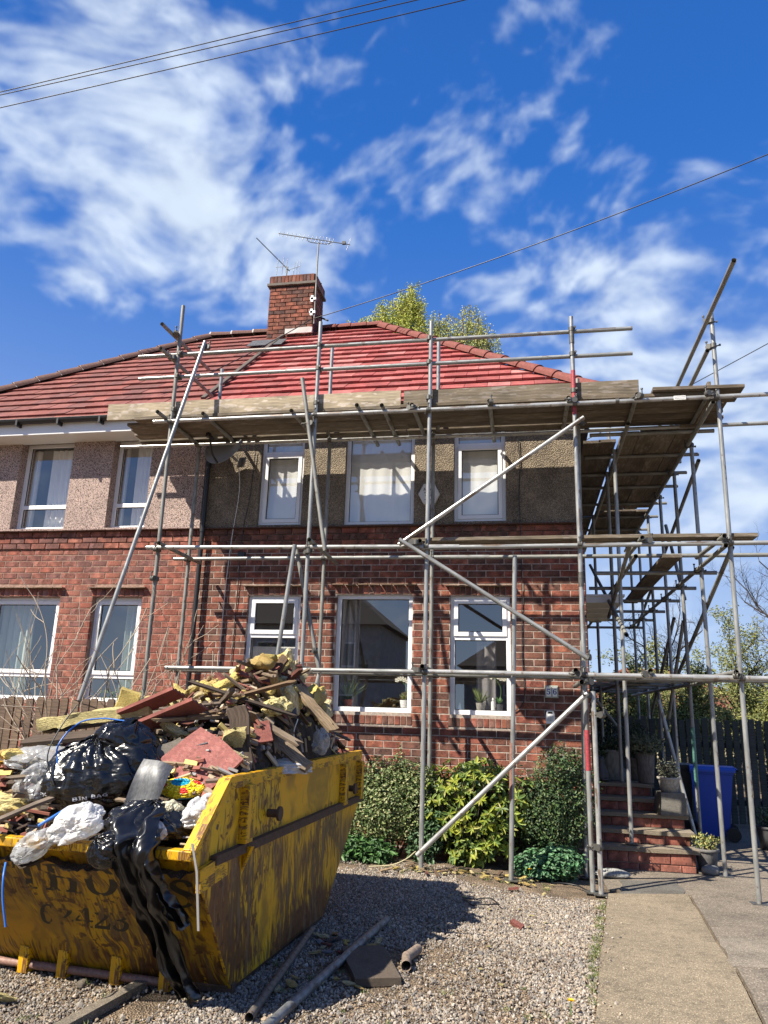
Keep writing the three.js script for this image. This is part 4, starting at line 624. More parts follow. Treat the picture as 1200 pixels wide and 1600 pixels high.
// ---------------------------------------------------------------- its load
const SKT = new THREE.Matrix4().makeRotationY(-0.056).setPosition(-2.466, 0, 5.29);
function heapY(x, z) {                                       // x', z' in the skip's own axes
  const lx = [[-1.75, 1.32], [-1.2, 1.50], [-0.75, 1.70], [-0.3, 1.87], [-0.12, 1.60], [0.02, 1.16]]; let cr = 1.2;
  for (let i = 0; i < lx.length - 1; i++) if (x >= lx[i][0] && x <= lx[i + 1][0]) cr = lerp(lx[i][1], lx[i + 1][1], smooth(lx[i][0], lx[i + 1][0], x));
  const base = lerp(1.12, 0.80, smooth(0.1, 0.6, z)), b = z > -1.1 ? smooth(0.42, -1.05, z) : lerp(1, 0.25, smooth(-1.5, -2.55, z));
  return base + (cr - 1.12) * b;
}
const toW = (x, y, z) => V(x, y, z).applyMatrix4(SKT);
{
  // the fine rubble that fills the skip below the pieces
  const nx = 60, nz = 90, p = [], u = [], idx = [];
  for (let j = 0; j <= nz; j++) for (let i = 0; i <= nx; i++) { const x = lerp(-SW + 0.015, -0.015, i / nx), z = lerp(-2.6, 0.585, j / nz), w = toW(x, heapY(x, z) - 0.08 + 0.10 * (fbm(x * 7, z * 7, 4) - 0.5) + 0.05 * (vn(x * 30, z * 30) - 0.5), z); p.push(w.x, w.y, w.z); u.push(x, z); }
  for (let j = 0; j < nz; j++) for (let i = 0; i < nx; i++) { const a = j * (nx + 1) + i; idx.push(a, a + nx + 1, a + 1, a + 1, a + nx + 1, a + nx + 2); }
  const g = new THREE.BufferGeometry(); g.setAttribute('position', new THREE.Float32BufferAttribute(p, 3)); g.setAttribute('uv', new THREE.Float32BufferAttribute(u, 2)); g.setIndex(idx); g.computeVertexNormals();
  const m = mesh('rubble', g, mat([0.30, 0.25, 0.21], 1, { map: rep(T.soil, 2) })); m.userData.kind = 'stuff'; m.userData.label = 'dark fine rubble filling the skip under the larger waste';
}
// pieces: a few shapes of each kind, shared
const plankGeos = [], foamGeos = [], tileGeos = [], rnd = rng(404);
for (let i = 0; i < 10; i++) {                               // split timber with uneven broken ends
  const l = 1, g = new THREE.BoxGeometry(l, 0.4 + 0.5 * rnd(), 1, 6, 1, 2), p = g.attributes.position, u = g.attributes.uv;
  for (let k = 0; k < p.count; k++) { const x = p.getX(k), e = Math.abs(x) > 0.49 ? 1 : 0; u.setXY(k, x * 0.9 + i * 0.3, p.getZ(k) * 0.11 + p.getY(k) * 0.09 + i * 0.17); p.setX(k, x + e * (vn(p.getZ(k) * 3 + i * 7, p.getY(k) * 3) - 0.5) * 0.16); p.setZ(k, p.getZ(k) + (vn(x * 3 + i * 11, 2) - 0.5) * 0.30); p.setY(k, p.getY(k) + (vn(x * 2 + i * 5, 8) - 0.5) * 0.25); }
  g.computeVertexNormals(); plankGeos.push(g);
}
for (let i = 0; i < 9; i++) {                                // torn expanding-foam lumps
  const g = i % 3 === 2 ? new THREE.BoxGeometry(1, 0.4, 0.7, 5, 3, 4) : new THREE.IcosahedronGeometry(0.55, 3);
  if (i % 3 !== 2) g.scale(1, 0.55, 0.75);
  foamGeos.push(jitterGeo(jitterGeo(g, 0.22, 2.0, i * 3 + 1), 0.07, 7, i));
}
for (let i = 0; i < 5; i++) tileGeos.push(jitterGeo(new THREE.BoxGeometry(1, 1, 1, 5, 1, 3), 0.06, 2.5, i * 9));
const timberMats = [[0.17, 0.11, 0.07], [0.30, 0.20, 0.12], [0.36, 0.28, 0.20], [0.11, 0.08, 0.06], [0.42, 0.31, 0.19], [0.25, 0.20, 0.16], [0.20, 0.07, 0.05]].map((c) => mat(c.map((v) => v * 1.5), 0.92, { map: rep(T.wood, 1, 1.6), bumpMap: rep(T.woodB, 1, 1.6), bumpScale: 0.003 }));
const foamMats = [[0.68, 0.52, 0.16], [0.72, 0.60, 0.27], [0.54, 0.38, 0.13], [0.66, 0.55, 0.30]].map((c) => mat(c.map((v) => Math.min(0.95, v * 1.35)), 0.95, { map: rep(T.grain, 2.5), bumpMap: rep(T.grainB, 2), bumpScale: 0.01 }));
const oldTile = mat([0.36, 0.115, 0.09], 0.9, { map: rep(T.tile, 1.5), bumpMap: rep(T.grainB, 4), bumpScale: 0.003 });
const slateMat = mat([0.17, 0.175, 0.19], 0.7, { map: rep(T.grain, 2) });
const toneNames = ['dark brown', 'mid brown', 'pale tan', 'blackened', 'honey coloured', 'greyish', 'red stained'], whereOn = (p) => { const x = p.x + 2.466, z = p.z - 5.29; return z > -0.25 ? (x < -0.9 ? 'beside the bags in the skip front' : 'by the red slab in the skip') : z < -1.75 ? 'on the far side of the heaped skip' : x > -0.35 ? 'on the heap flank above the side rim' : x < -1.05 ? 'low on the heap by the frame edge' : 'on the crest of the heap in the skip'; };
function onHeap(o, x, z, lift, yaw, pitch = 0, roll = 0) { o.position.copy(toW(x, heapY(x, z) + lift, z)); o.rotation.set(pitch, yaw, roll, 'YXZ'); return o; }
const slopeAt = (x, z) => [Math.atan((heapY(x, z + 0.05) - heapY(x, z - 0.05)) / 0.1), Math.atan((heapY(x + 0.05, z) - heapY(x - 0.05, z)) / 0.1)];
{
  const r = rng(505); let n = 0;
  for (let i = 0; i < 290; i++) {                             // timber offcuts
    const l = 0.12 + 0.55 * Math.pow(r(), 1.8), x = lerp(-SW + 0.1, -0.06, r()); let z = lerp(-2.45, 0.42, Math.pow(r(), 0.8)); if (x > -0.75 && z > -0.35) z -= 0.9; const [px, pz] = slopeAt(x, z), yaw = (r() - 0.5) * 2.6 + (r() < 0.2 ? 1.5 : 0);
    const m = mesh('timber_offcut', plankGeos[i % 10], timberMats[Math.floor(r() * 7)]); { const lath = r() < 0.5; m.scale.set(lath ? l * 1.25 : l, 0.018 + 0.018 * r(), lath ? 0.018 + 0.018 * r() : 0.035 + 0.06 * r() * r()); }
    onHeap(m, clamp(x, -SW + 0.1 + l * 0.25, -0.04 - l * 0.2), z, 0.0 + 0.035 * r(), yaw, -px * 0.7 + (r() - 0.5) * 0.5, pz * 0.7 + (r() - 0.5) * 0.45);
    { const L = `${toneNames[timberMats.indexOf(m.material)]} ${l > 0.4 ? 'long' : l > 0.22 ? 'split' : 'short'} timber offcut ${whereOn(m.position)}`; tag(m, L, 'timber', L + 's'); }
  }
  for (let i = 0; i < 135; i++) {                              // foam insulation, most of it on the crest
    const top = r() < 0.72, x = top ? lerp(-1.2, -0.08, Math.pow(r(), 0.75)) : lerp(-SW + 0.08, -0.1, r()), z = top ? lerp(-1.9, -0.55, r()) : lerp(-2.0, 0.2, r()), [px, pz] = slopeAt(x, z), s = 0.06 + 0.13 * Math.pow(r(), 1.5);
    const m = mesh('foam_lump', foamGeos[i % 9], foamMats[Math.floor(r() * 4)]); m.scale.set(s * (1 + 0.9 * r()), s * 0.9, s);
    onHeap(m, x, z, 0.05 + 0.03 * r(), r() * 6, -px + (r() - 0.5) * 0.8, pz + (r() - 0.5) * 0.8);
    { const L = `${['mustard yellow', 'pale yellow', 'brownish yellow', 'cream yellow'][foamMats.indexOf(m.material)]} ${s > 0.12 ? 'large' : 'small'} torn foam lump ${whereOn(m.position)}`; tag(m, L, 'insulation', L + 's'); }
  }
  for (let i = 0; i < 48; i++) {                              // broken roof tiles
    const x = lerp(-SW + 0.1, -0.08, r()); let z = lerp(-2.2, 0.45, r()); if (x > -0.75 && z > -0.3) z -= 0.9; const [px, pz] = slopeAt(x, z);
    const m = mesh('tile_fragment', tileGeos[i % 5], r() < 0.75 ? oldTile : slateMat); m.scale.set(0.09 + 0.2 * r(), 0.018, 0.08 + 0.12 * r());
    onHeap(m, x, z, 0.03 * r() + 0.01, r() * 6, -px + (r() - 0.5) * 0.9, pz + (r() - 0.5) * 0.7);
    { const L = `${m.material === oldTile ? 'red broken roof tile' : 'grey broken slate'} piece ${whereOn(m.position)}`; tag(m, L, 'roof tile', L + 's'); }
  }
}
{ // splinters and crumbs too small to pick apart
  const r = rng(606), list = [], cols = [[0.22, 0.15, 0.10], [0.36, 0.26, 0.16], [0.14, 0.10, 0.08], [0.60, 0.47, 0.16], [0.30, 0.11, 0.08], [0.45, 0.36, 0.25], [0.26, 0.25, 0.24]];
  for (let i = 0; i < 2600; i++) { const x = lerp(-SW + 0.03, -0.03, r()), z = lerp(-2.5, 0.52, r()), l = 0.02 + 0.16 * r() * r(), g = new THREE.BoxGeometry(l, 0.006 + 0.014 * r(), 0.008 + 0.026 * r()), c = cols[Math.floor(r() * 7)], b = 0.7 + 0.6 * r(), k = g.attributes.position.count, a = new Float32Array(k * 3); for (let q = 0; q < k; q++) a.set([c[0] * b, c[1] * b, c[2] * b], q * 3); g.setAttribute('color', new THREE.BufferAttribute(a, 3)); const [px, pz] = slopeAt(x, z); g.rotateZ(pz + (r() - 0.5) * 1.2); g.rotateX(-px + (r() - 0.5) * 1.2); g.rotateY(0); const w = toW(x, heapY(x, z) - 0.03 + 0.07 * r(), z); g.rotateY(r() * 0.6 - 0.3); g.translate(w.x, w.y, w.z); list.push(g); }
  const m = mesh('splinter_waste', merge(list), mat([1, 1, 1], 0.95, { vertexColors: true })); m.userData.kind = 'stuff'; m.userData.label = 'splinters and crumbs strewn over the heap in the skip';
}
// single pieces that stand out (world places)
function beam(name, a, b, w, t, m, label, cat, gi = 0, roll = 0) { const A = V(...a), B = V(...b), d = B.clone().sub(A), o = mesh(name, plankGeos[gi], m); o.scale.set(d.length(), t, w); o.position.copy(A).lerp(B, 0.5); o.quaternion.setFromUnitVectors(V(1, 0, 0), d.normalize()); o.rotateX(roll); return tag(o, label, cat); }
beam('plank', [-2.655, 1.60, 5.06], [-2.525, 1.12, 5.10], 0.135, 0.03, timberMats[3], 'dark broad plank standing upright by the red slab in the skip', 'plank', 3, 1.45);
beam('plank', [-2.54, 1.40, 4.62], [-2.25, 1.20, 4.62], 0.085, 0.045, timberMats[2], 'grey weathered beam end resting down onto the skip rim by the white sheet', 'plank', 1, 0.9);
beam('plank', [-2.52, 1.78, 4.2], [-2.2, 1.45, 4.25], 0.09, 0.03, timberMats[4], 'long tan plank sloping down the far end of the heap', 'plank', 4, 0.6);
beam('plank', [-2.645, 1.86, 4.42], [-2.60, 1.62, 4.45], 0.07, 0.03, timberMats[4], 'short pale batten standing upright near the crest of the heap', 'plank', 5, 1.2);
beam('plank', [-2.70, 1.80, 4.3], [-2.575, 1.97, 4.3], 0.075, 0.03, timberMats[0], 'topmost broken timber jutting from the crest of the heap', 'plank', 6, 1.2);
beam('plank', [-4.12, 1.40, 4.95], [-3.05, 1.58, 4.7], 0.10, 0.03, timberMats[5], 'long grey plank laid across the rear of the heap towards the brown fence', 'plank', 7, 0.5);
beam('plank', [-4.1, 1.33, 5.1], [-3.4, 1.42, 5.0], 0.12, 0.03, timberMats[3], 'dark plank end under the yellow insulation strip', 'plank', 2, 0.4);
beam('plank', [-3.75, 0.92, 5.86], [-3.42, 1.10, 5.55], 0.04, 0.03, timberMats[5], 'thin grey batten beside the white plastic bag', 'plank', 8, 0.4);
beam('plank', [-2.85, 1.62, 4.75], [-2.3, 1.36, 4.75], 0.06, 0.03, timberMats[2], 'grey split batten behind the dark upright plank', 'plank', 9, 0.4);
{
  // long strip of insulation, slabs, tiles
  const f = mesh('foam_strip', jitterGeo(new THREE.BoxGeometry(0.78, 0.075, 0.09, 26, 3, 3), 0.022, 14, 3), foamMats[1]); f.position.set(-3.72, 1.50, 4.95); f.rotation.set(0.1, 0.15, 0.14); tag(f, 'long strip of yellow insulation lying along the rear of the heap', 'insulation');
  const f2 = mesh('foam_block', jitterGeo(new THREE.BoxGeometry(0.13, 0.16, 0.09, 6, 6, 4), 0.03, 9, 8), foamMats[0]); f2.position.set(-3.60, 1.60, 4.75); f2.rotation.set(0.2, 0.4, -0.4); tag(f2, 'upright yellow foam block below the bare twigs', 'insulation');
  for (const [x, y, z, s, k] of [[-2.99, 1.58, 4.62, 0.17, 0], [-2.53, 1.60, 4.58, 0.17, 1], [-2.75, 1.66, 4.62, 0.12, 3], [-3.85, 0.98, 5.55, 0.17, 4]]) { const q = mesh('foam_lump', jitterGeo(new THREE.IcosahedronGeometry(1, 5), 0.25, 2.6, k * 5 + 2), foamMats[1]); jitterGeo(q.geometry, 0.10, 9, k); q.scale.set(s * 0.75, s * 0.42, s * 0.5); q.position.set(x, y, z); q.rotation.y = k; tag(q, ['large bubbly pale yellow foam lump left of the dark upright plank', 'large bubbly pale yellow foam lump right of the dark upright plank', '', 'bubbly yellow foam lump just above the dark upright plank', 'yellow foam lump at the frame edge behind the white bag'][k], 'insulation'); }
  const slabG = jitterGeo(new THREE.BoxGeometry(0.40, 0.33, 0.022, 8, 7, 1), 0.012, 5, 4), red = mesh('slab', slabG, mat([0.52, 0.19, 0.16], 0.9, { map: rep(T.tile, 3), bumpMap: rep(T.grainB, 5), bumpScale: 0.003 })); red.position.set(-2.755, 1.265, 5.30); red.rotation.set(-0.62, 0.10, -0.55); tag(red, 'flat red concrete slab leaning in the front of the skip', 'slab');
  const tg = (l, w) => { const prof = []; const n = 7; for (let i = 0; i <= n; i++) prof.push([w * i / n, i % 2 ? 0.024 : 0.012]); prof.push([w, 0], [0, 0]); return jitterGeo(extrude(prof, l, [], 0.0), 0.004, 6, 5); };
  for (const [x, y, z, ry, rz, l, w, lab] of [[-3.10, 1.65, 4.88, -1.62, 0.30, 0.44, 0.15, 'upper of two long red ridged roof tiles beside the black bag'], [-2.88, 1.565, 4.98, -1.60, 0.24, 0.50, 0.20, 'lower of two long red ridged roof tiles beside the black bag']]) { const q = mesh('ridged_tile', tg(l, w), oldTile); q.position.set(x, y, z); q.rotation.set(0.55, ry, 0, 'YXZ'); q.rotateX(-0.15); q.rotateZ(0.35); tag(q, lab, 'roof tile'); }
  const sl = mesh('slate', jitterGeo(new THREE.BoxGeometry(0.2, 0.012, 0.14, 4, 1, 3), 0.012, 6, 2), slateMat); sl.position.set(-2.86, 1.37, 5.2); sl.rotation.set(0.5, 0.3, 0.2); tag(sl, 'blue grey broken slate above the red slab', 'slate');
  const conc = mesh('concrete_piece', jitterGeo(new THREE.BoxGeometry(0.18, 0.13, 0.05, 5, 4, 2), 0.02, 6, 6), mat([0.40, 0.38, 0.35], 0.95, { map: rep(T.conc, 3) })); conc.position.set(-2.98, 1.30, 5.28); conc.rotation.set(-0.5, 0.2, 0.5); tag(conc, 'pale grey concrete piece behind the black bin bag', 'concrete');
  // rolled lead sheet
  const lead = mesh('lead_sheet', (() => { const g = new THREE.PlaneGeometry(0.19, 0.36, 10, 14), p = g.attributes.position; for (let i = 0; i < p.count; i++) { const x = p.getX(i), y = p.getY(i); p.setZ(i, 0.03 * Math.sin(x * 22 + y * 5) + 0.025 * Math.sin(y * 17)); p.setX(i, x * (1 - 0.9 * clamp(-y))); } g.computeVertexNormals(); return g; })(), mat([0.20, 0.205, 0.21], 0.5, { side: THREE.DoubleSide, metalness: 0.3, map: rep(T.grain, 2) })); lead.position.set(-2.93, 1.11, 5.66); lead.rotation.set(-0.45, 0.35, -0.15); tag(lead, 'bent dark grey lead sheet against the black bin bag', 'lead sheet');
}
// ---------------------------------------------------------------- bags and plastic
function bagGeo(seed, folds, neck, rz = 1) {                 // a slumped sack: pleats run from the neck, belly sags
  const g = new THREE.SphereGeometry(1, 96, 64), p = g.attributes.position, v = V();
  for (let i = 0; i < p.count; i++) {
    v.fromBufferAttribute(p, i); const a = Math.atan2(v.z, v.x), up = v.y;
    let f = 1 + 0.10 * (fbm3(v.x * 1.6 + seed, v.y * 1.6, v.z * 1.6, 3) - 0.5) * 2;
    const pleat = Math.abs(Math.sin(a * folds + 3 * fbm3(v.x * 2 + seed, v.y * 2, v.z * 2, 2) * 2)) - 0.5; f += 0.13 * pleat * smooth(-0.8, 0.5, up);
    const cr = Math.abs(fbm3(v.x * 4 + seed, v.y * 4 + 9, v.z * 4, 4) - 0.5); f -= 0.30 * Math.max(0, 0.11 - cr); const c2 = Math.abs(fbm3(v.x * 9 + seed, v.y * 7, v.z * 9, 3) - 0.5); f -= 0.05 * Math.max(0, 0.1 - c2);
    const n = smooth(0.45, 1, up); f *= 1 - neck * 0.30 * n;
    p.setXYZ(i, v.x * f * (1 - 0.12 * up), up * f * (up < 0 ? 0.82 : 1) + n * neck * 0.22 * (0.4 + vn(a * 3 + seed, 4)), v.z * f * (1 - 0.12 * up) * rz);
  }
  g.computeVertexNormals(); return g;
}
function filmGeo(seed, crush = 1) {                          // a crushed plastic film bag: sharp creases between flat facets
  const g = new THREE.IcosahedronGeometry(1, 22), p = g.attributes.position, u = g.attributes.uv, v = V();
  for (let i = 0; i < p.count; i++) {
    v.fromBufferAttribute(p, i); u.setXY(i, v.x * 0.5 + v.z * 0.3, v.y * 0.5 + v.z * 0.2);
    const rg = (f, o) => Math.abs(fbm3(v.x * f + seed + o, v.y * f - o, v.z * f + o, 2) - 0.5) * 2;
    let f = 1 + 0.9 * (fbm3(v.x * 1.2 + seed, v.y * 1.2, v.z * 1.2, 2) - 0.5); f -= crush * (0.95 * Math.max(0, 0.2 - rg(1.3, 4)) + 0.40 * Math.max(0, 0.16 - rg(2.8, 14)));
    p.setXYZ(i, v.x * f, v.y * f * (v.y < 0 ? 0.7 : 1), v.z * f);
  }
  g.computeVertexNormals(); return g;
}
const bagBlack = phys([0.006, 0.006, 0.007], 0.24, { bumpMap: rep(T.crinkle, 3, 2), bumpScale: 0.005, clearcoat: 0.3, clearcoatRoughness: 0.2 });
const bagSlack = phys([0.006, 0.006, 0.007], 0.22, { bumpMap: rep(T.crinkle, 1.2, 0.8), bumpScale: 0.006, clearcoat: 0.3, clearcoatRoughness: 0.2 });
const bagWhite = phys([0.84, 0.84, 0.83], 0.24, { transmission: 0.42, thickness: 0, bumpMap: rep(T.crinkle, 0.8, 0.8), bumpScale: 0.003, side: THREE.DoubleSide });
const bagClear = phys([0.68, 0.69, 0.69], 0.2, { transmission: 0.66, thickness: 0, bumpMap: rep(T.crinkle, 0.8, 0.8), bumpScale: 0.003, side: THREE.DoubleSide });
{
  const c = document.createElement('canvas'); c.width = 2048; c.height = 1024; const x = c.getContext('2d'); x.fillStyle = '#0c0c0d'; x.fillRect(0, 0, 2048, 1024); x.fillStyle = '#b9bcc4';
  x.font = 'bold 46px sans-serif'; x.save(); x.translate(512, 585); x.fillText('BIN BAG', -60, 0); x.fillText('EX', -330, -20); x.restore();
  const t = new THREE.CanvasTexture(c); t.colorSpace = THREE.SRGBColorSpace; t.wrapS = THREE.RepeatWrapping;
  const printed = phys([1, 1, 1], 0.24, { map: t, bumpMap: rep(T.crinkle, 3, 2), bumpScale: 0.005, clearcoat: 0.3, clearcoatRoughness: 0.2 });
  const sack = mesh('bin_bag', bagGeo(3.3, 9, 0.9), printed); sack.scale.set(0.36, 0.27, 0.27); sack.position.set(-3.34, 1.16, 5.42); sack.rotation.set(0.25, 0.12, 0.10); tag(sack, 'full black bin bag with white printed words, largest bag on the skip', 'bin bag');
  const topBag = mesh('bin_bag', bagGeo(8.1, 5, 1.1), bagSlack); topBag.scale.set(0.21, 0.15, 0.16); topBag.position.set(-3.23, 1.36, 5.36); topBag.rotation.set(0.3, 0.9, -0.5); tag(topBag, 'crumpled open neck of black plastic on top of the printed bin bag', 'bin bag');
  const b2 = mesh('bin_bag', bagGeo(12.5, 5, 0.6), bagSlack); b2.scale.set(0.25, 0.13, 0.17); b2.position.set(-2.84, 0.95, 5.72); b2.rotation.set(0.3, 0.4, -0.15); tag(b2, 'slack black bag slumped over the front rim of the skip', 'bin bag');
  const b3 = mesh('bin_bag', bagGeo(21.5, 5, 0.6), bagSlack); b3.scale.set(0.11, 0.10, 0.09); b3.position.set(-2.97, 0.84, 5.93); b3.rotation.set(0.6, 0.4, 0.5); tag(b3, 'knotted corner of black bag hanging over the faded lettering', 'bin bag');
  // long black strip hanging down the end to the ground
  const ribbon = (pts, w0, w1, amp, seed, m, name, label, cat) => {
    const cv = new THREE.CatmullRomCurve3(pts.map((q) => V(...q))), nu = 26, nv = 90, P = [], U = [], I = [];
    for (let j = 0; j <= nv; j++) { const t = j / nv, q = cv.getPoint(t), w = lerp(w0, w1, t) * (0.55 + 0.9 * fbm(t * 6, seed, 3)); for (let i = 0; i <= nu; i++) { const s = i / nu - 0.5; P.push(q.x + s * w + 0.03 * (fbm(t * 9, s * 2, 3, 0, seed + 7) - 0.5), q.y + 0.05 * (vn(s * 6, t * 9, 0, seed) - 0.5), q.z + amp * (Math.sin(s * 12 + 9 * fbm(t * 3.5, s * 2, 3, 0, seed)) + 1.2 + 1.2 * (fbm(t * 14, s * 9, 3, 0, seed + 1) - 0.5)) * 0.5 * (0.6 + 0.8 * vn(t * 8, s * 5, 0, seed + 3))); U.push(s * w * 3, t * 3); } }
    for (let j = 0; j < nv; j++) for (let i = 0; i < nu; i++) { const a = j * (nu + 1) + i; I.push(a, a + nu + 1, a + 1, a + 1, a + nu + 1, a + nu + 2); }
    const g = new THREE.BufferGeometry(); g.setAttribute('position', new THREE.Float32BufferAttribute(P, 3)); g.setAttribute('uv', new THREE.Float32BufferAttribute(U, 2)); g.setIndex(I); g.computeVertexNormals();
    return tag(mesh(name, g, m), label, cat);
  };
  const bag2 = bagSlack.clone(); bag2.side = THREE.DoubleSide; bag2.bumpMap = null; bag2.roughness = 0.3;
  ribbon([[-2.86, 1.05, 5.72], [-2.82, 0.93, 5.93], [-2.80, 0.80, 5.96], [-2.76, 0.62, 5.84], [-2.72, 0.42, 5.70], [-2.68, 0.2, 5.55], [-2.62, 0.03, 5.46]], 0.27, 0.13, 0.085, 5, bag2, 'plastic_strip', 'long torn black plastic strip hanging from the rim to the gravel', 'plastic strip');
  ribbon([[-2.78, 0.98, 5.80], [-2.72, 0.84, 5.97], [-2.67, 0.66, 5.86], [-2.56, 0.47, 5.78]], 0.12, 0.09, 0.06, 15, bag2, 'plastic_strip', 'shorter torn flap of black plastic beside the long strip', 'plastic strip');
  const W = (name, g, s, p, ro, m, label) => { const o = mesh(name, g, m); o.scale.set(...s); o.position.set(...p); o.rotation.set(...ro); return tag(o, label, 'plastic bag'); };
  W('plastic_bag', filmGeo(31), [0.16, 0.10, 0.10], [-3.20, 0.94, 5.88], [0.3, 0.2, 0.35], bagWhite, 'crumpled white plastic bag on the front rim below the printed bin bag');
  W('plastic_bag', filmGeo(37), [0.15, 0.085, 0.08], [-3.42, 0.82, 5.93], [0.2, 0.1, 0.45], bagClear, 'translucent end of the white bag hanging over the rim with a tied blue strap');
  W('plastic_bag', filmGeo(41), [0.10, 0.095, 0.09], [-2.58, 1.00, 5.66], [0.2, 0.8, 0.2], bagWhite, 'crumpled white plastic bag in the front corner against the yellow cheek');
  W('plastic_bag', filmGeo(47), [0.065, 0.07, 0.05], [-2.73, 1.01, 5.70], [0.2, 0.2, 0.2], phys([0.80, 0.76, 0.55], 0.4, { transmission: 0.2, thickness: 0, bumpMap: rep(T.crinkle, 2, 2), bumpScale: 0.015, side: THREE.DoubleSide }), 'small yellowish bundle in white plastic beside the corner bag');
  W('plastic_bag', filmGeo(53), [0.045, 0.05, 0.03], [-2.72, 0.93, 5.86], [0.2, 0.2, 0.2], bagWhite, 'little scrap of white plastic on the slack black bag');
  W('plastic_sheet', filmGeo(59), [0.26, 0.10, 0.18], [-3.78, 1.20, 5.30], [0.2, 0.3, -0.2], bagClear, 'clear crumpled plastic sheet left of the printed bin bag');
  W('plastic_sheet', filmGeo(61), [0.14, 0.15, 0.12], [-3.70, 1.06, 5.50], [0.2, 0.3, 0.2], bagClear, 'clear crumpled plastic bag half behind the printed bin bag');
  W('plastic_sheet', filmGeo(67), [0.20, 0.055, 0.12], [-2.46, 1.20, 4.62], [0.1, 0.2, -0.1], bagWhite, 'white plastic sheet draped over the side rim of the skip');
  W('plastic_sheet', filmGeo(71), [0.07, 0.12, 0.08], [-2.36, 1.34, 3.98], [0.1, 0.2, -0.3], bagClear, 'clear plastic bag bulging over the far end of the side rim');
  // sweet bag in turquoise, yellow and red print
  const cc = document.createElement('canvas'); cc.width = cc.height = 256; const q = cc.getContext('2d'); q.fillStyle = '#f0d21c'; q.fillRect(0, 0, 256, 256); q.fillStyle = '#18a6c8'; q.beginPath(); q.moveTo(0, 256); q.lineTo(0, 130); q.bezierCurveTo(70, 90, 120, 190, 256, 150); q.lineTo(256, 256); q.fill(); q.fillStyle = '#d8362a'; q.fillRect(20, 20, 70, 46); q.fillStyle = '#f4efe0'; q.fillRect(130, 180, 50, 30);
  const tt = new THREE.CanvasTexture(cc); tt.colorSpace = THREE.SRGBColorSpace; tt.wrapS = tt.wrapT = THREE.RepeatWrapping; tt.repeat.set(4, 1.2);
  W('food_bag', bagGeo(81, 7, 0.2), [0.135, 0.055, 0.08], [-2.78, 1.12, 5.50], [0.6, 0.1, -0.05], phys([1, 1, 1], 0.3, { map: tt, bumpMap: rep(T.crinkle, 2, 2), bumpScale: 0.015 }), 'crushed turquoise and yellow printed food bag in front of the red slab');
  const blue = mat([0.03, 0.16, 0.55], 0.4, { side: THREE.DoubleSide });
  tag(mesh('strap', merge([pathTube([[-3.53, 0.75, 5.98], [-3.49, 0.70, 6.04], [-3.47, 0.60, 6.05], [-3.435, 0.46, 6.04]], 0.006, 6)]), blue), 'thin blue strap hanging straight down from the white bag', 'strap');
  tag(mesh('strap', pathTube([[-3.32, 1.02, 5.78], [-3.37, 0.97, 5.86], [-3.42, 0.93, 5.9]], 0.008, 6), blue), 'short blue strap piece by the rim above the white bag', 'strap');
  tag(mesh('cable', pathTube([[-3.52, 1.20, 5.62], [-3.56, 1.33, 5.60], [-3.50, 1.47, 5.50], [-3.38, 1.50, 5.45], [-3.24, 1.49, 5.42]], 0.005, 6), blue), 'looping blue plastic cable over the printed bin bag', 'cable');
  tag(mesh('cable', pathTube([[-3.50, 1.12, 5.68], [-3.58, 1.28, 5.66], [-3.57, 1.42, 5.6], [-3.53, 1.58, 5.5]], 0.004, 6), M.black), 'thin black wire loop left of the printed bin bag', 'cable');
  tag(mesh('metal_strip', extrude([[0, 0], [0.012, 0], [0.05, -0.13], [0.085, -0.40], [0.073, -0.40], [0.038, -0.13]], 0.006), mat([0.36, 0.35, 0.33], 0.5, { metalness: 0.5 })), 'thin grey metal strip hanging down the front corner of the skip', 'strip').position.set(-2.47, 0.91, 6.0);
  tag(mesh('wire', pathTube([[-2.42, 1.52, 4.4], [-2.44, 1.42, 4.42], [-2.40, 1.33, 4.45]], 0.004, 5), M.white), 'short white wire poking from the heap above the side rim', 'wire');
}

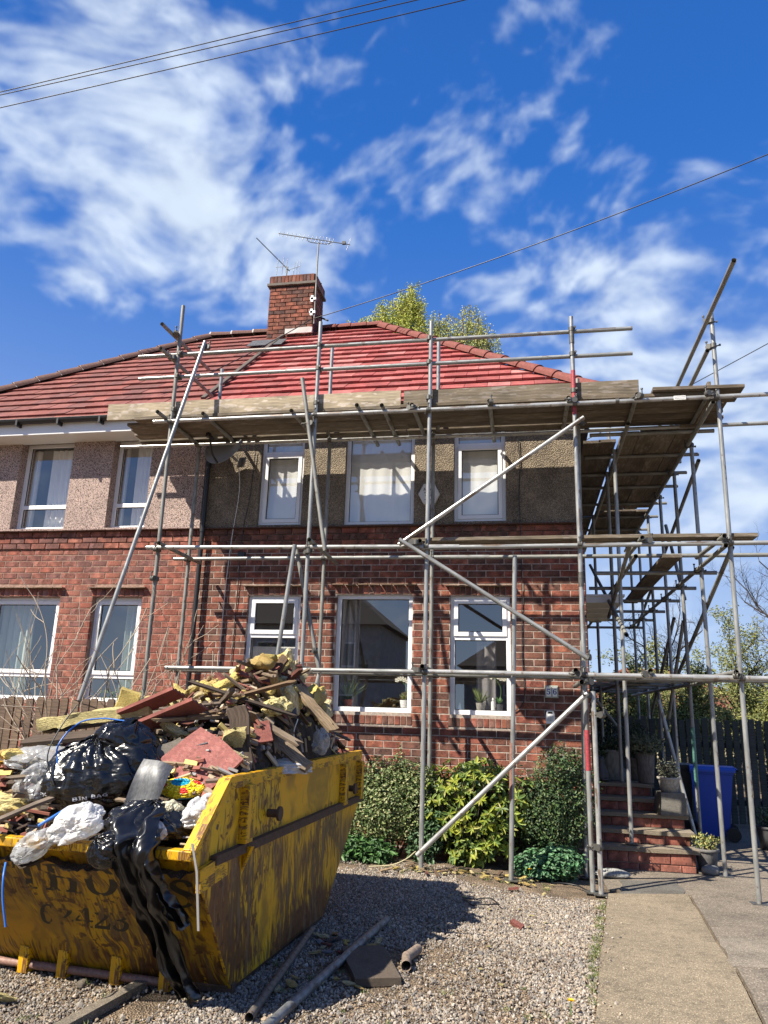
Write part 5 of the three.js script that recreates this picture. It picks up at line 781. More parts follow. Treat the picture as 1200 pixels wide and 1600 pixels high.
// ---------------------------------------------------------------- brick steps beside the house
{
  const st = thing('brick_steps', 'flight of brick steps with stone treads leading up beside the house', 'steps');
  const r = rng(61), SZ = -0.09, go = 0.28, y0 = -0.13; let y = 0.12;
  const tr = mat([0.70, 0.62, 0.51], 0.95, { map: rep(T.conc, 1.6), bumpMap: rep(T.concB, 2), bumpScale: 0.004 });
  for (let k = 0; k < 5; k++) {
    const z = SZ - k * go, x1 = k < 3 ? 1.15 : 0.84, low = k ? y - 0.157 : y0 - 0.05, dep = k === 4 ? 4.2 : go + 0.06;
    part('step_core', box(x1 - 0.04, y - 0.045 - low + (k ? 0.1 : 0), dep - 0.02, (x1 + 0.012) / 2, (y - 0.045 + low - (k ? 0.1 : 0)) / 2, z - dep / 2 - 0.012), M.mortar, st);
    const n = k ? 1 : 2, h = (y - 0.045 - low) / n; 
    for (let c = 0; c < n; c++) { for (let i = 0, a = 0.02 - (c + k) % 2 * 0.12; a < x1 - 0.02; a += 0.24, i++) { const s = Math.max(0.02, a), e = Math.min(x1 - 0.02, a + 0.23); if (e - s < 0.03) continue; const b = part('brick', brickGeos[i % 6], MN[[0, 1, 3, 5][Math.floor(r() * 4)]], st); b.scale.set((e - s) / (BL - JT), (h - 0.01) / (BH - JT), 1); b.position.set((s + e) / 2, low + (c + 0.5) * h, z + 0.002 * r()); }
      const e2 = part('brick', brickGeos[2], MA[1], st); e2.scale.set((go - 0.01) / (BL - JT), (h - 0.01) / (BH - JT), 1); e2.rotation.y = Math.PI / 2; e2.position.set(x1 - 0.012, low + (c + 0.5) * h, z - go / 2); }
    const t = part('tread', jitterGeo(new THREE.BoxGeometry(x1 + 0.03, 0.045, dep, 8, 1, 3), 0.005, 5, k), tr, st); t.position.set((x1 + 0.03) / 2 + 0.005, y - 0.0225, z - dep / 2 + 0.03);
    y += 0.157;
  }
}
// ---------------------------------------------------------------- leaves and stems
const leafPt = (s, base, dir, nrm, l, w, col, fold = 0.25) => {       // a folded six-point leaf
  const side = new THREE.Vector3().crossVectors(dir, nrm).normalize(), P = (a, b, c) => { const v = base.clone().addScaledVector(dir, a * l).addScaledVector(side, b * w).addScaledVector(nrm, c * w); return [v.x, v.y, v.z]; };
  const o = P(0, 0, 0), t = P(1, 0, -0.25), m = P(0.5, 0, -fold), L1 = P(0.3, -0.42, 0.05), L2 = P(0.65, -0.42, 0), R1 = P(0.3, 0.42, 0.05), R2 = P(0.65, 0.42, 0);
  s.tri(o, m, L1, col); s.tri(L1, m, L2, col); s.tri(L2, m, t, col); s.tri(o, R1, m, col); s.tri(R1, R2, m, col); s.tri(R2, t, m, col);
};
const rdir = (r) => { const a = r() * 6.283, y = r() * 2 - 1, q = Math.sqrt(1 - y * y); return V(q * Math.cos(a), y, q * Math.sin(a)); };
const leafMat = (o = {}) => phys([1, 1, 1], 0.55, { vertexColors: true, side: THREE.DoubleSide, transmission: 0.22, thickness: 0, ...o });
const LEAF = leafMat(), LEAFM = leafMat({ roughness: 0.8 });
const barkMat = mat([0.20, 0.15, 0.11], 0.95, { map: rep(T.bark, 2) }), twigMat = mat([0.42, 0.35, 0.27], 0.9), darkBark = mat([0.10, 0.08, 0.065], 0.95, { map: rep(T.bark, 2) });
// shrub: several uneven clumps of small leaves over a stem frame
function shrub(name, label, cx, cz, y0, lobes, n, l, w, cols, seed, upward = 0.4, m = LEAF) {
  const t = thing(name, label, 'shrub', [cx, y0, cz]), s = new Soup(), st = [], r = rng(seed);
  for (const [x, y, z, a, b, c] of lobes) st.push(tube(V(x * 0.2, 0, z * 0.2), V(x, y, z), 0.012, 5, true, 0.005));
  const tot = lobes.reduce((q, o) => q + o[3] * o[4] * o[5], 0);
  for (const [x, y, z, a, b, c] of lobes) for (let i = 0, k = Math.round(n * a * b * c / tot); i < k; i++) {
    const d = rdir(r), f = Math.pow(r(), 0.35) * (0.78 + 0.42 * vn3(d.x * 3 + seed, d.y * 3, d.z * 3)), p = V(x + d.x * a * f, Math.max(0.015, y + d.y * b * f), z + d.z * c * f);
    const nrm = d.clone().multiplyScalar(0.7).add(rdir(r).multiplyScalar(0.8)).add(V(0, upward, 0)).normalize(), dir = new THREE.Vector3().crossVectors(nrm, rdir(r)).normalize(), q = cols[Math.floor(Math.pow(r(), 1.2) * cols.length)], v = 0.75 + 0.5 * r(), sc = 0.65 + 0.7 * r();
    leafPt(s, p, dir, nrm, l * sc, w * sc, q.map((e) => e * v));
  }
  part('stem', merge(st), barkMat, t); const fo = part('foliage', s.geo(), m, t); fo.userData.kind = 'stuff'; return t;
}
shrub('variegated_shrub', 'rounded shrub with small cream edged leaves beside the skip under the windows', -2.33, 0.62, -0.03, [[0, 0.55, 0, 0.42, 0.45, 0.36], [-0.25, 0.4, 0.08, 0.33, 0.35, 0.3], [0.18, 0.78, -0.05, 0.3, 0.28, 0.28], [-0.2, 0.82, 0, 0.30, 0.26, 0.25], [0.06, 1.02, 0, 0.09, 0.24, 0.08], [0.30, 0.45, 0.05, 0.27, 0.36, 0.25], [-0.42, 0.68, 0, 0.2, 0.28, 0.2], [0.38, 0.78, -0.05, 0.2, 0.24, 0.2]], 15000, 0.036, 0.021, [[0.17, 0.22, 0.07], [0.10, 0.16, 0.045], [0.26, 0.29, 0.11], [0.40, 0.40, 0.20], [0.07, 0.12, 0.03]], 101);
shrub('evergreen_shrub', 'tall dark green small leaved shrub by the corner of the house', -0.52, 0.52, -0.09, [[0, 0.55, 0, 0.40, 0.5, 0.33], [0.1, 0.95, -0.05, 0.32, 0.40, 0.28], [0.22, 0.65, 0.05, 0.28, 0.45, 0.28], [-0.2, 0.62, 0, 0.28, 0.34, 0.26], [0.22, 1.12, -0.08, 0.24, 0.24, 0.2], [0.35, 0.95, 0, 0.22, 0.25, 0.2]], 13000, 0.036, 0.018, [[0.035, 0.075, 0.022], [0.05, 0.10, 0.03], [0.08, 0.15, 0.04], [0.025, 0.055, 0.018], [0.15, 0.19, 0.06]], 102);
shrub('leafy_clump', 'low blue green clump with lobed leaves at the foot of the dark shrub', -0.58, 0.84, -0.1, [[0, 0.12, 0, 0.36, 0.17, 0.24], [0.16, 0.18, 0.04, 0.24, 0.16, 0.2], [-0.15, 0.10, 0.05, 0.24, 0.14, 0.18]], 3600, 0.045, 0.036, [[0.07, 0.17, 0.075], [0.09, 0.22, 0.095], [0.05, 0.12, 0.05], [0.12, 0.26, 0.11]], 103, 1.2);
shrub('leafy_clump', 'low bright green leafy clump against the skip', -2.72, 0.92, -0.03, [[0, 0.10, 0, 0.38, 0.16, 0.2], [0.25, 0.08, 0.05, 0.22, 0.13, 0.15]], 2200, 0.075, 0.03, [[0.05, 0.14, 0.03], [0.08, 0.19, 0.04], [0.04, 0.10, 0.025]], 104, 0.9);
shrub('leafy_clump', 'small green weeds between the cream edged shrub and the spotted one', -1.95, 0.80, -0.03, [[0, 0.2, 0, 0.2, 0.28, 0.16], [0.1, 0.36, -0.05, 0.2, 0.26, 0.18]], 1300, 0.05, 0.028, [[0.06, 0.13, 0.05], [0.09, 0.18, 0.07], [0.04, 0.09, 0.03]], 105, 0.7);
shrub('background_bush', 'dull green growth filling the bed against the bricks behind the laurel', -1.45, 0.30, -0.03, [[-0.45, 0.45, 0, 0.35, 0.45, 0.2], [0.1, 0.5, 0, 0.4, 0.5, 0.2], [0.55, 0.5, 0, 0.35, 0.5, 0.2]], 5000, 0.045, 0.022, [[0.06, 0.10, 0.03], [0.09, 0.14, 0.04], [0.04, 0.07, 0.025]], 109);
// spotted laurel: rosettes of large yellow-edged leaves, each leaf that can be picked out its own mesh
{
  const t = thing('laurel_shrub', 'yellow green variegated laurel with large leaves in rosettes behind the steel brace', 'shrub', [-1.42, -0.04, 0.62]), r = rng(207), st = [];
  const mats = [[0.30, 0.34, 0.035], [0.22, 0.29, 0.035], [0.38, 0.40, 0.06], [0.13, 0.20, 0.03], [0.42, 0.41, 0.14]].map((c) => phys(c, 0.42, { side: THREE.DoubleSide, transmission: 0.25, thickness: 0 }));
  const gs = []; for (let i = 0; i < 4; i++) { const s = new Soup(); leafPt(s, V(0, 0, 0), V(1, 0, 0), V(0, 1, 0), 1, 0.25 + 0.035 * i, null, 0.25 + 0.1 * i); gs.push(s.geo()); }
  const spots = [], lobes = [[0, 0.55, 0, 0.48, 0.45, 0.36], [-0.15, 0.78, -0.02, 0.4, 0.34, 0.3], [0.18, 0.72, 0, 0.36, 0.36, 0.3], [0.25, 0.42, 0.05, 0.32, 0.34, 0.3], [-0.28, 0.5, 0.02, 0.28, 0.36, 0.28], [-0.02, 0.14, 0.18, 0.26, 0.16, 0.16], [0.52, 0.66, -0.02, 0.2, 0.3, 0.2], [0.10, 0.96, -0.05, 0.34, 0.16, 0.22]];
  for (const [x, y, z, a, b, c] of lobes) for (let i = 0; i < 46; i++) { const d = rdir(r); if (d.z < -0.5) continue; const f = 0.6 + 0.42 * r(); spots.push([x + d.x * a * f, Math.max(0.06, y + d.y * b * f), z + d.z * c * f, d]); }
  const rest = new Soup(), all = [];
  for (const [x, y, z, d] of spots) {
    const axis = d.clone().add(V(0, 0.7, 0.25)).normalize(), n = 7 + Math.floor(r() * 3), sd = new THREE.Vector3().crossVectors(axis, V(0.3, 0.1, 1)).normalize(), up = new THREE.Vector3().crossVectors(axis, sd);
    st.push(tube(V(x * 0.35, y * 0.3, z * 0.35), V(x, y, z), 0.006, 4));
    for (let k = 0; k < n; k++) { const a = k / n * 6.283 + r() * 0.5, out = sd.clone().multiplyScalar(Math.cos(a)).addScaledVector(up, Math.sin(a)), dir = out.multiplyScalar(0.95).addScaledVector(axis, 0.95 * r() - 0.1).add(V(0, -0.45 * r(), 0)).normalize(), nn = axis.clone().addScaledVector(dir, -axis.dot(dir)).normalize(); all.push([V(x, y, z), dir, nn, 0.062 + 0.05 * r(), z + y * 0.2 + d.z * 0.2 + r() * 0.2, r()]); }
  }
  all.sort((p, q) => q[4] - p[4]);
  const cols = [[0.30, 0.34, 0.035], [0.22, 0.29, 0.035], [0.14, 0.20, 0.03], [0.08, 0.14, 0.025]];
  all.forEach(([p, dir, nn, l, s, q], i) => {
    if (i < 300) { const m = part('leaf', gs[i % 4], mats[Math.floor(Math.pow(q, 1.15) * 5)], t); m.position.copy(p); m.scale.setScalar(l); m.quaternion.setFromRotationMatrix(new THREE.Matrix4().makeBasis(dir, nn, new THREE.Vector3().crossVectors(dir, nn))); }
    else leafPt(rest, p, dir, nn, l, l * 0.42, cols[Math.floor(q * 4)]);
  });
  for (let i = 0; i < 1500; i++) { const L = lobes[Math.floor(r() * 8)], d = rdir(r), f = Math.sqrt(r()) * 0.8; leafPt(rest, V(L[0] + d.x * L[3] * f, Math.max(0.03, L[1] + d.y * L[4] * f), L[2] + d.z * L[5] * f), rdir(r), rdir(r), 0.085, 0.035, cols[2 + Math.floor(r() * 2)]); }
  part('stem', merge(st), barkMat, t); const f = part('foliage', rest.geo(), LEAF, t); f.userData.kind = 'stuff';
}
// dandelions
for (const [x, z, h, lab] of [[-0.775, 1.05, 0.10, 'yellow dandelion flower at the edge of the bed by the lobed clump'], [-0.555, 5.08, 0.07, 'yellow dandelion flower in the gravel beside the path']]) {
  const t = thing('dandelion', lab, 'flower', [x, groundY(x, z), z]), s = new Soup(), r = rng(x * 100 | 0); part('stem', tube(V(0, 0, 0), V(0.005, h, 0), 0.003, 5), mat([0.10, 0.2, 0.04], 0.7), t);
  for (let i = 0; i < 60; i++) { const a = r() * 6.28, q = 0.2 + r(); leafPt(s, V(0.005, h, 0), V(Math.cos(a), q * 0.6, Math.sin(a)).normalize(), V(0, 1, 0), 0.022, 0.007, [0.85, 0.62, 0.02]); } part('petal', s.geo(), LEAF, t).userData.kind = 'stuff';
}
// straggly dry climber on the bricks
{ const t = thing('wall_climber', 'dry straggling climber pressed to the bricks below the wide window', 'plant', [-2.6, 1.1, 0.05]), r = rng(71), g = [], s = new Soup(); for (let i = 0; i < 7; i++) { const pts = []; let x = (r() - 0.5) * 0.5, y = -0.3 + r() * 0.2; for (let k = 0; k < 7; k++) { pts.push([x, y, 0.01 + 0.03 * r()]); x += (r() - 0.35) * 0.17; y += 0.05 * (r() - 0.15); if (r() < 0.8) for (let q = 0; q < 3; q++) leafPt(s, V(x, y, 0.03), rdir(r), rdir(r), 0.035, 0.018, [0.05, 0.06, 0.03]); } g.push(pathTube(pts, 0.004, 4, 16)); } part('stem', merge(g), darkBark, t); part('foliage', s.geo(), LEAFM, t).userData.kind = 'stuff'; }
// bare twiggy bush in front of the adjoining house
{
  const t = thing('bare_bush', 'leafless pale twiggy bush in front of the adjoining house window', 'bush', [-5.75, 0, 1.6]), r = rng(81), g = [];
  const grow = (p, d, l, rad, k) => { const pts = [p.toArray()]; let q = p.clone(), e = d.clone(); const n = 5; for (let i = 0; i < n; i++) { e.add(rdir(r).multiplyScalar(0.16)).add(V(0, 0.03, 0)).normalize(); q = q.clone().addScaledVector(e, l / n); pts.push(q.toArray()); if (k > 0 && i > 0 && r() < 0.75) grow(q.clone(), e.clone().add(rdir(r).multiplyScalar(0.75)).normalize(), l * (0.35 + 0.25 * r()), rad * 0.66, k - 1); } g.push(pathTube(pts, rad, 4, 8)); };
  for (let i = 0; i < 30; i++) { const a = r() * 6.283, s = 0.25 + 0.9 * r(); grow(V(Math.cos(a) * 0.12, 0, Math.sin(a) * 0.12), V(Math.cos(a) * s * 0.9 + 0.05, 1, Math.sin(a) * s * 0.5).normalize(), 1.45 + 0.7 * r(), 0.009, 2); }
  part('branch', merge(g), twigMat, t); const s = new Soup(); for (let i = 0; i < 500; i++) leafPt(s, V(0.45 + (r() - 0.5) * 0.7, 1.2 + r() * 0.55, (r() - 0.5) * 0.5), rdir(r), rdir(r), 0.06, 0.012, [0.09, 0.15, 0.05]); part('foliage', s.geo(), LEAFM, t).userData.kind = 'stuff';
}
shrub('green_bush', 'narrow leaved green bush behind the skip heap beside the bare twigs', -5.05, 1.7, 0, [[0, 1.1, 0, 0.38, 0.45, 0.3], [0.25, 0.9, 0, 0.3, 0.5, 0.3], [-0.2, 0.8, 0, 0.3, 0.6, 0.3]], 2600, 0.075, 0.016, [[0.07, 0.12, 0.04], [0.11, 0.17, 0.05], [0.05, 0.08, 0.03]], 110, 0.9);
// weeds and moss tufts along the path edge and in the gravel
{ const s = new Soup(), r = rng(77); for (let i = 0; i < 150; i++) { let z = 1.7 + 4.3 * r(), x = lerp(-0.985, -0.005, clamp((10.2 - z) / 8.81)) - 0.02 - 0.05 * r(); if (i % 3 === 0) { x = -3.4 + 2.9 * r(); z = 4.6 + 1.4 * r(); } if (i % 5 === 0) { x = -2.4 + 1.9 * r(); z = 1.15 + 0.4 * r(); } for (let k = 0; k < 9; k++) { const d = rdir(r); d.y = Math.abs(d.y) + 0.5; leafPt(s, V(x + (r() - 0.5) * 0.05, groundY(x, z), z + (r() - 0.5) * 0.05), d.normalize(), rdir(r), 0.018 + 0.03 * r(), 0.006, [[0.10, 0.15, 0.03], [0.16, 0.19, 0.05], [0.22, 0.22, 0.07]][k % 3]); } } const m = mesh('weeds', s.geo(), LEAFM); m.userData.kind = 'stuff'; m.userData.label = 'sparse green weeds in the gravel and along the path edge'; }
// ---------------------------------------------------------------- fences
{
  const t = thing('picket_fence', 'brown picket fence top showing behind the skip at the adjoining house', 'fence', [-6.6, 0, 2.35]), m = [[0.20, 0.14, 0.10], [0.24, 0.175, 0.125], [0.17, 0.12, 0.09]].map((c) => mat(c.map((v) => v * 1.5), 0.9, { map: rep(T.wood, 1.5) })), pg = extrude([[-0.042, 0], [0.042, 0], [0.042, 1.6], [0.03, 1.625], [-0.03, 1.625], [-0.042, 1.6]], 0.018, [], 0.003);
  for (let i = 0; i < 16; i++) { const p = part('picket', pg, m[i % 3], t); p.position.set(i * 0.108, 0.0 + 0.012 * Math.sin(i * 2.3), 0); p.rotation.z = 0.012 * Math.sin(i * 5); }
  for (const y of [0.4, 1.35]) part('rail', box(1.8, 0.08, 0.04, 0.82, y, -0.025), m[1], t);
}
{
  const t = thing('board_fence', 'weathered dark grey green board fence behind the blue bin', 'fence', [0.55, -0.13, -4.9]), m = [[0.055, 0.065, 0.06], [0.07, 0.08, 0.075], [0.09, 0.095, 0.09]].map((c) => mat(c.map((v) => v * 1.7), 0.9, { map: rep(T.wood, 1.2) })), r = rng(91), pg = extrude(rect(-0.05, 0.05, 0, 1.74), 0.02, [], 0.004);
  for (let i = 0; i < 34; i++) { const p = part('board', pg, m[Math.floor(r() * 3)], t); p.position.set(i * 0.128, (r() - 0.5) * 0.02, 0.01 * (i % 2)); p.rotation.z = (r() - 0.5) * 0.02; p.scale.y = 0.98 + 0.035 * r(); }
  for (const y of [0.35, 1.3]) part('rail', box(4.4, 0.09, 0.045, 2.1, y, -0.035), m[1], t);
  const wires = []; for (let i = 0; i < 70; i++) wires.push(tube(V(i * 0.06, 0, -0.09), V(i * 0.06, 1.5, -0.09), 0.0022, 4)); for (let i = 0; i < 25; i++) wires.push(tube(V(0, i * 0.06, -0.09), V(4.2, i * 0.06, -0.09), 0.0022, 4)); part('wire_mesh', merge(wires), mat([0.55, 0.56, 0.55], 0.5, { metalness: 0.4 }), t, 'pale wire mesh showing through the gaps');
}
// ---------------------------------------------------------------- wheelie bins
function bin(label, pos, ry, c, lidc) {
  const t = thing('wheelie_bin', label, 'bin', pos); t.rotation.y = ry; const m = mat(c, 0.42, { bumpMap: rep(T.grainB, 3), bumpScale: 0.001 }), lm = mat(lidc, 0.4);
  const ring = (w, d, y, o = 0) => [[-w, y, -d + o], [w, y, -d + o], [w, y, d + o], [-w, y, d + o]];
  const loft = (A, B) => { const s = new Soup(); for (let i = 0; i < 4; i++) { const n = (i + 1) % 4; s.tri(A[n], A[i], B[i]); s.tri(A[n], B[i], B[n]); } return s; };
  const s = new Soup(), rr = [ring(0.20, 0.21, 0.06, 0.02), ring(0.215, 0.24, 0.35, 0.02), ring(0.245, 0.29, 0.93, 0), ring(0.262, 0.305, 0.935, 0), ring(0.262, 0.305, 0.965, 0)];
  for (let i = 0; i < 4; i++) { const q = loft(rr[i], rr[i + 1]); s.p.push(...q.p); s.u.push(...q.u); } s.tri(rr[0][0], rr[0][1], rr[0][2]); s.tri(rr[0][0], rr[0][2], rr[0][3]);
  part('bin_body', s.geo(), m, t);
  const lid = part('lid', jitterGeo(extrude([[-0.285, 0], [0.285, 0], [0.285, 0.03], [0.22, 0.075], [-0.22, 0.075], [-0.285, 0.03]], 0.62, [], 0.008), 0.002, 4, 1), lm, t); lid.position.set(0, 0.965, -0.32);
  const hd = mesh('handle', tube(V(-0.22, 1.0, -0.36), V(0.22, 1.0, -0.36), 0.016, 8), lm, lid); hd.position.set(0, -0.965, 0.32);
  for (const x of [-0.24, 0.24]) { const w = part('wheel', merge([new THREE.CylinderGeometry(0.1, 0.1, 0.055, 20).rotateZ(Math.PI / 2), new THREE.CylinderGeometry(0.05, 0.05, 0.065, 14).rotateZ(Math.PI / 2)]), M.black, t); w.position.set(x, 0.10, -0.24); }
  part('axle', tube(V(-0.24, 0.1, -0.24), V(0.24, 0.1, -0.24), 0.012, 6), M.black, t); return t;
}
bin('blue wheelie bin standing by the dark board fence', [1.98, -0.118, -2.95], -1.75, [0.012, 0.07, 0.44], [0.013, 0.08, 0.48]);
bin('black wheelie bin in the shade beside the blue bin', [1.52, -0.118, -3.3], -0.2, [0.02, 0.021, 0.022], [0.018, 0.019, 0.02]);
// ---------------------------------------------------------------- pots, planters and the things on the steps
function pot(label, pos, prof, m, category = 'pot', leaves) {
  const t = thing('plant_pot', label, category, pos); part('pot', new THREE.LatheGeometry(prof.map((p) => new THREE.Vector2(...p)), 22), m, t); const h = prof.find((p, i) => i > 0 && p[0] < prof[i - 1][0] && p[1] >= 0.05) || prof[prof.length - 1];
  part('soil', new THREE.CylinderGeometry(prof[2][0] * 0.9, prof[2][0] * 0.9, 0.01, 18).translate(0, prof[2][1] - 0.03, 0), M.soil, t);
  if (leaves) { const s = new Soup(), r = rng(leaves.seed), st = []; for (let i = 0; i < leaves.n; i++) { const d = rdir(r), f = Math.pow(r(), 0.4); leafPt(s, V(d.x * leaves.r * f, prof[2][1] + leaves.h * (0.5 + 0.5 * d.y * f), d.z * leaves.r * f), rdir(r), d.clone().add(V(0, 0.6, 0)).normalize(), leaves.l, leaves.l * 0.45, leaves.c[Math.floor(r() * leaves.c.length)]); } for (let i = 0; i < 8; i++) st.push(tube(V(0, prof[2][1] - 0.03, 0), V((r() - 0.5) * leaves.r, prof[2][1] + leaves.h * 0.6, (r() - 0.5) * leaves.r), 0.005, 4)); part('stem', merge(st), barkMat, t); part('foliage', s.geo(), LEAFM, t).userData.kind = 'stuff'; }
  return t;
}
const potP = (r0, r1, h, lip = 0.015) => [[0.001, 0], [r0, 0], [r1, h - 0.03], [r1 + lip, h - 0.03], [r1 + lip, h], [r1 - 0.005, h], [r1 - 0.01, h - 0.05]].map((p) => p), green = [[0.05, 0.085, 0.03], [0.08, 0.12, 0.045], [0.12, 0.15, 0.07], [0.035, 0.06, 0.025]], LY = 0.755;
const clay = mat([0.30, 0.27, 0.24], 0.9, { map: rep(T.grain, 3) }), glaze = mat([0.38, 0.38, 0.35], 0.6, { map: rep(T.grain, 2) }), darkPot = mat([0.07, 0.07, 0.075], 0.6), cream = mat([0.55, 0.52, 0.45], 0.8, { map: rep(T.grain, 3) });
pot('tall pale ribbed pot on the top landing', [0.40, LY, -1.7], [[0.001, 0], [0.13, 0], [0.155, 0.36], [0.165, 0.36], [0.165, 0.40], [0.15, 0.40], [0.14, 0.35]], glaze, 'pot', { n: 500, r: 0.22, h: 0.2, l: 0.05, c: green, seed: 1 });
pot('narrow clay pot with a conifer on the top landing', [0.72, LY, -1.75], potP(0.11, 0.14, 0.3), clay, 'pot', { n: 1200, r: 0.24, h: 0.55, l: 0.045, c: [[0.03, 0.05, 0.025], [0.045, 0.07, 0.03]], seed: 2 });
pot('tall grey planter with a spreading shrub at the landing edge', [0.80, LY, -1.32], [[0.001, 0], [0.10, 0], [0.125, 0.36], [0.13, 0.36], [0.13, 0.39], [0.12, 0.39], [0.11, 0.36]], mat([0.22, 0.20, 0.18], 0.9, { map: rep(T.grain, 3) }), 'planter', { n: 900, r: 0.28, h: 0.28, l: 0.05, c: [[0.13, 0.15, 0.08], [0.18, 0.18, 0.10], [0.08, 0.10, 0.05]], seed: 3 });
pot('dark pot on the landing against the house wall', [0.14, LY, -1.6], potP(0.11, 0.14, 0.26), darkPot, 'pot', { n: 700, r: 0.22, h: 0.3, l: 0.055, c: green, seed: 4 });
pot('cream round pot with dry stems standing on the concrete block', [1.0, 0.70, -0.76], [[0.001, 0], [0.105, 0], [0.13, 0.15], [0.145, 0.155], [0.145, 0.18], [0.13, 0.18], [0.12, 0.14]], cream, 'pot', { n: 420, r: 0.15, h: 0.26, l: 0.035, c: [[0.14, 0.15, 0.10], [0.20, 0.19, 0.13], [0.09, 0.10, 0.06]], seed: 5 });
pot('grey pot with trailing yellow leaved plant at the foot of the steps', [1.30, -0.115, -0.30], potP(0.10, 0.13, 0.24), mat([0.24, 0.23, 0.22], 0.9, { map: rep(T.grain, 3) }), 'pot', { n: 320, r: 0.17, h: 0.2, l: 0.04, c: [[0.34, 0.32, 0.08], [0.42, 0.38, 0.14], [0.12, 0.18, 0.05]], seed: 6 });
pot('planter with dark leaves by the fence at the frame edge', [2.55, -0.115, -2.2], potP(0.14, 0.18, 0.3), darkPot, 'pot', { n: 500, r: 0.24, h: 0.3, l: 0.05, c: green, seed: 7 });
{ // tapered concrete block planter on the third step
  const b = thing('concrete_planter', 'tapered grey concrete block on the steps carrying the cream pot', 'planter', [1.0, 0.434, -0.76]), s = new Soup(), q = (w, y) => [[-w, y, -w], [w, y, -w], [w, y, w], [-w, y, w]], A = q(0.17, 0), B = q(0.145, 0.265);
  for (let i = 0; i < 4; i++) { const n = (i + 1) % 4; s.tri(A[n], A[i], B[i], null, [0.3, 0], [0, 0], [0, 0.3]); s.tri(A[n], B[i], B[n], null, [0.3, 0], [0, 0.3], [0.3, 0.3]); } s.tri(B[0], B[2], B[1]); s.tri(B[0], B[3], B[2]); s.tri(A[0], A[1], A[2]); s.tri(A[0], A[2], A[3]); part('block', s.geo(), mat([0.40, 0.40, 0.38], 0.9, { map: rep(T.conc, 2) }), b); b.rotation.y = 0.1; }
{ // seated dark cat figure on the landing
  const prof = [[0.001, 0], [0.085, 0], [0.095, 0.05], [0.085, 0.12], [0.062, 0.19], [0.045, 0.225], [0.05, 0.25], [0.052, 0.275], [0.035, 0.31], [0.001, 0.32]], t = thing('cat_ornament', 'dark seated cat ornament on the top step by the house', 'ornament', [0.22, LY, -1.36]); part('body', new THREE.LatheGeometry(prof.map((p) => new THREE.Vector2(...p)), 18).scale(1, 1, 1.15), darkPot, t); for (const x of [-0.028, 0.028]) part('ear', new THREE.ConeGeometry(0.016, 0.04, 8).translate(x, 0.32, 0), darkPot, t); part('tail', pathTube([[0.06, 0.02, 0.04], [0.1, 0.03, 0.07], [0.06, 0.025, 0.11], [0, 0.02, 0.11]], 0.014, 8), darkPot, t); }
shrub('dark_bush', 'dark overgrown bush in shade behind the landing by the house wall', 0.35, -4.2, 0, [[0, 0.9, 0, 0.5, 0.8, 0.4], [0.1, 1.6, 0, 0.45, 0.5, 0.4]], 3000, 0.06, 0.03, [[0.02, 0.04, 0.018], [0.035, 0.06, 0.025]], 106);
shrub('garden_bush', 'leafy garden plant beside the board fence at the frame edge', 2.75, -1.6, -0.12, [[0, 0.25, 0, 0.3, 0.3, 0.25]], 900, 0.06, 0.03, [[0.09, 0.14, 0.04], [0.2, 0.2, 0.07], [0.05, 0.09, 0.03]], 107);
// ---------------------------------------------------------------- trees
function tree(name, label, pos, H, o) {
  const t = thing(name, label, 'tree', pos, o.group), r = rng(o.seed), w = [], s = new Soup();
  const limb = (p, d, l, rad, k) => {
    let q = p.clone(), e = d.clone(), R0 = rad; const n = k === o.depth ? 7 : 4;
    for (let i = 0; i < n; i++) {
      const f = e.clone().add(rdir(r).multiplyScalar(o.wiggle * (k === o.depth ? 0.4 : 1))).add(V(0, k === o.depth ? 0.15 : o.droop * (k === 0 ? 1 : 0.3), 0)).normalize(), q2 = q.clone().addScaledVector(f, l / n), R1 = R0 * (k === 0 ? 0.75 : 0.86);
      w.push(tube(q, q2, R0, k > 1 ? 7 : 4, true, R1)); q = q2; e = f; R0 = R1;
      if (k > 0 && (k < o.depth || i >= (o.first ?? 2))) for (let b = 0; b < o.fork; b++) if (r() < 0.85) limb(q, e.clone().multiplyScalar(0.55).add(rdir(r).multiplyScalar(0.8)).add(V(0, 0.25, 0)).normalize(), l * (o.ratio + 0.2 * (r() - 0.5)), R0 * 0.55, k - 1);
      if (k <= (o.leafOn ?? 0)) for (let b = 0; b < o.leaves; b++) { const c = o.cols[Math.floor(r() * o.cols.length)], v = 0.8 + 0.4 * r(); leafPt(s, q.clone().add(rdir(r).multiplyScalar(o.spread * r())), rdir(r).add(V(0, o.droop, 0)).normalize(), rdir(r), o.l * (0.6 + 0.8 * r()), o.l * 0.55, c.map((x) => x * v)); }
    }
  };
  limb(V(0, 0, 0), V(o.lean || 0, 1, 0).normalize(), H * (o.trunk || 0.62), H * 0.018, o.depth);
  part('trunk', merge(w), o.bark || barkMat, t); if (s.p.length) { const f = part('crown', s.geo(), LEAFM, t); f.userData.kind = 'stuff'; } return t;
}
const birch = [[0.42, 0.47, 0.06], [0.52, 0.55, 0.09], [0.36, 0.42, 0.07], [0.58, 0.56, 0.13]];
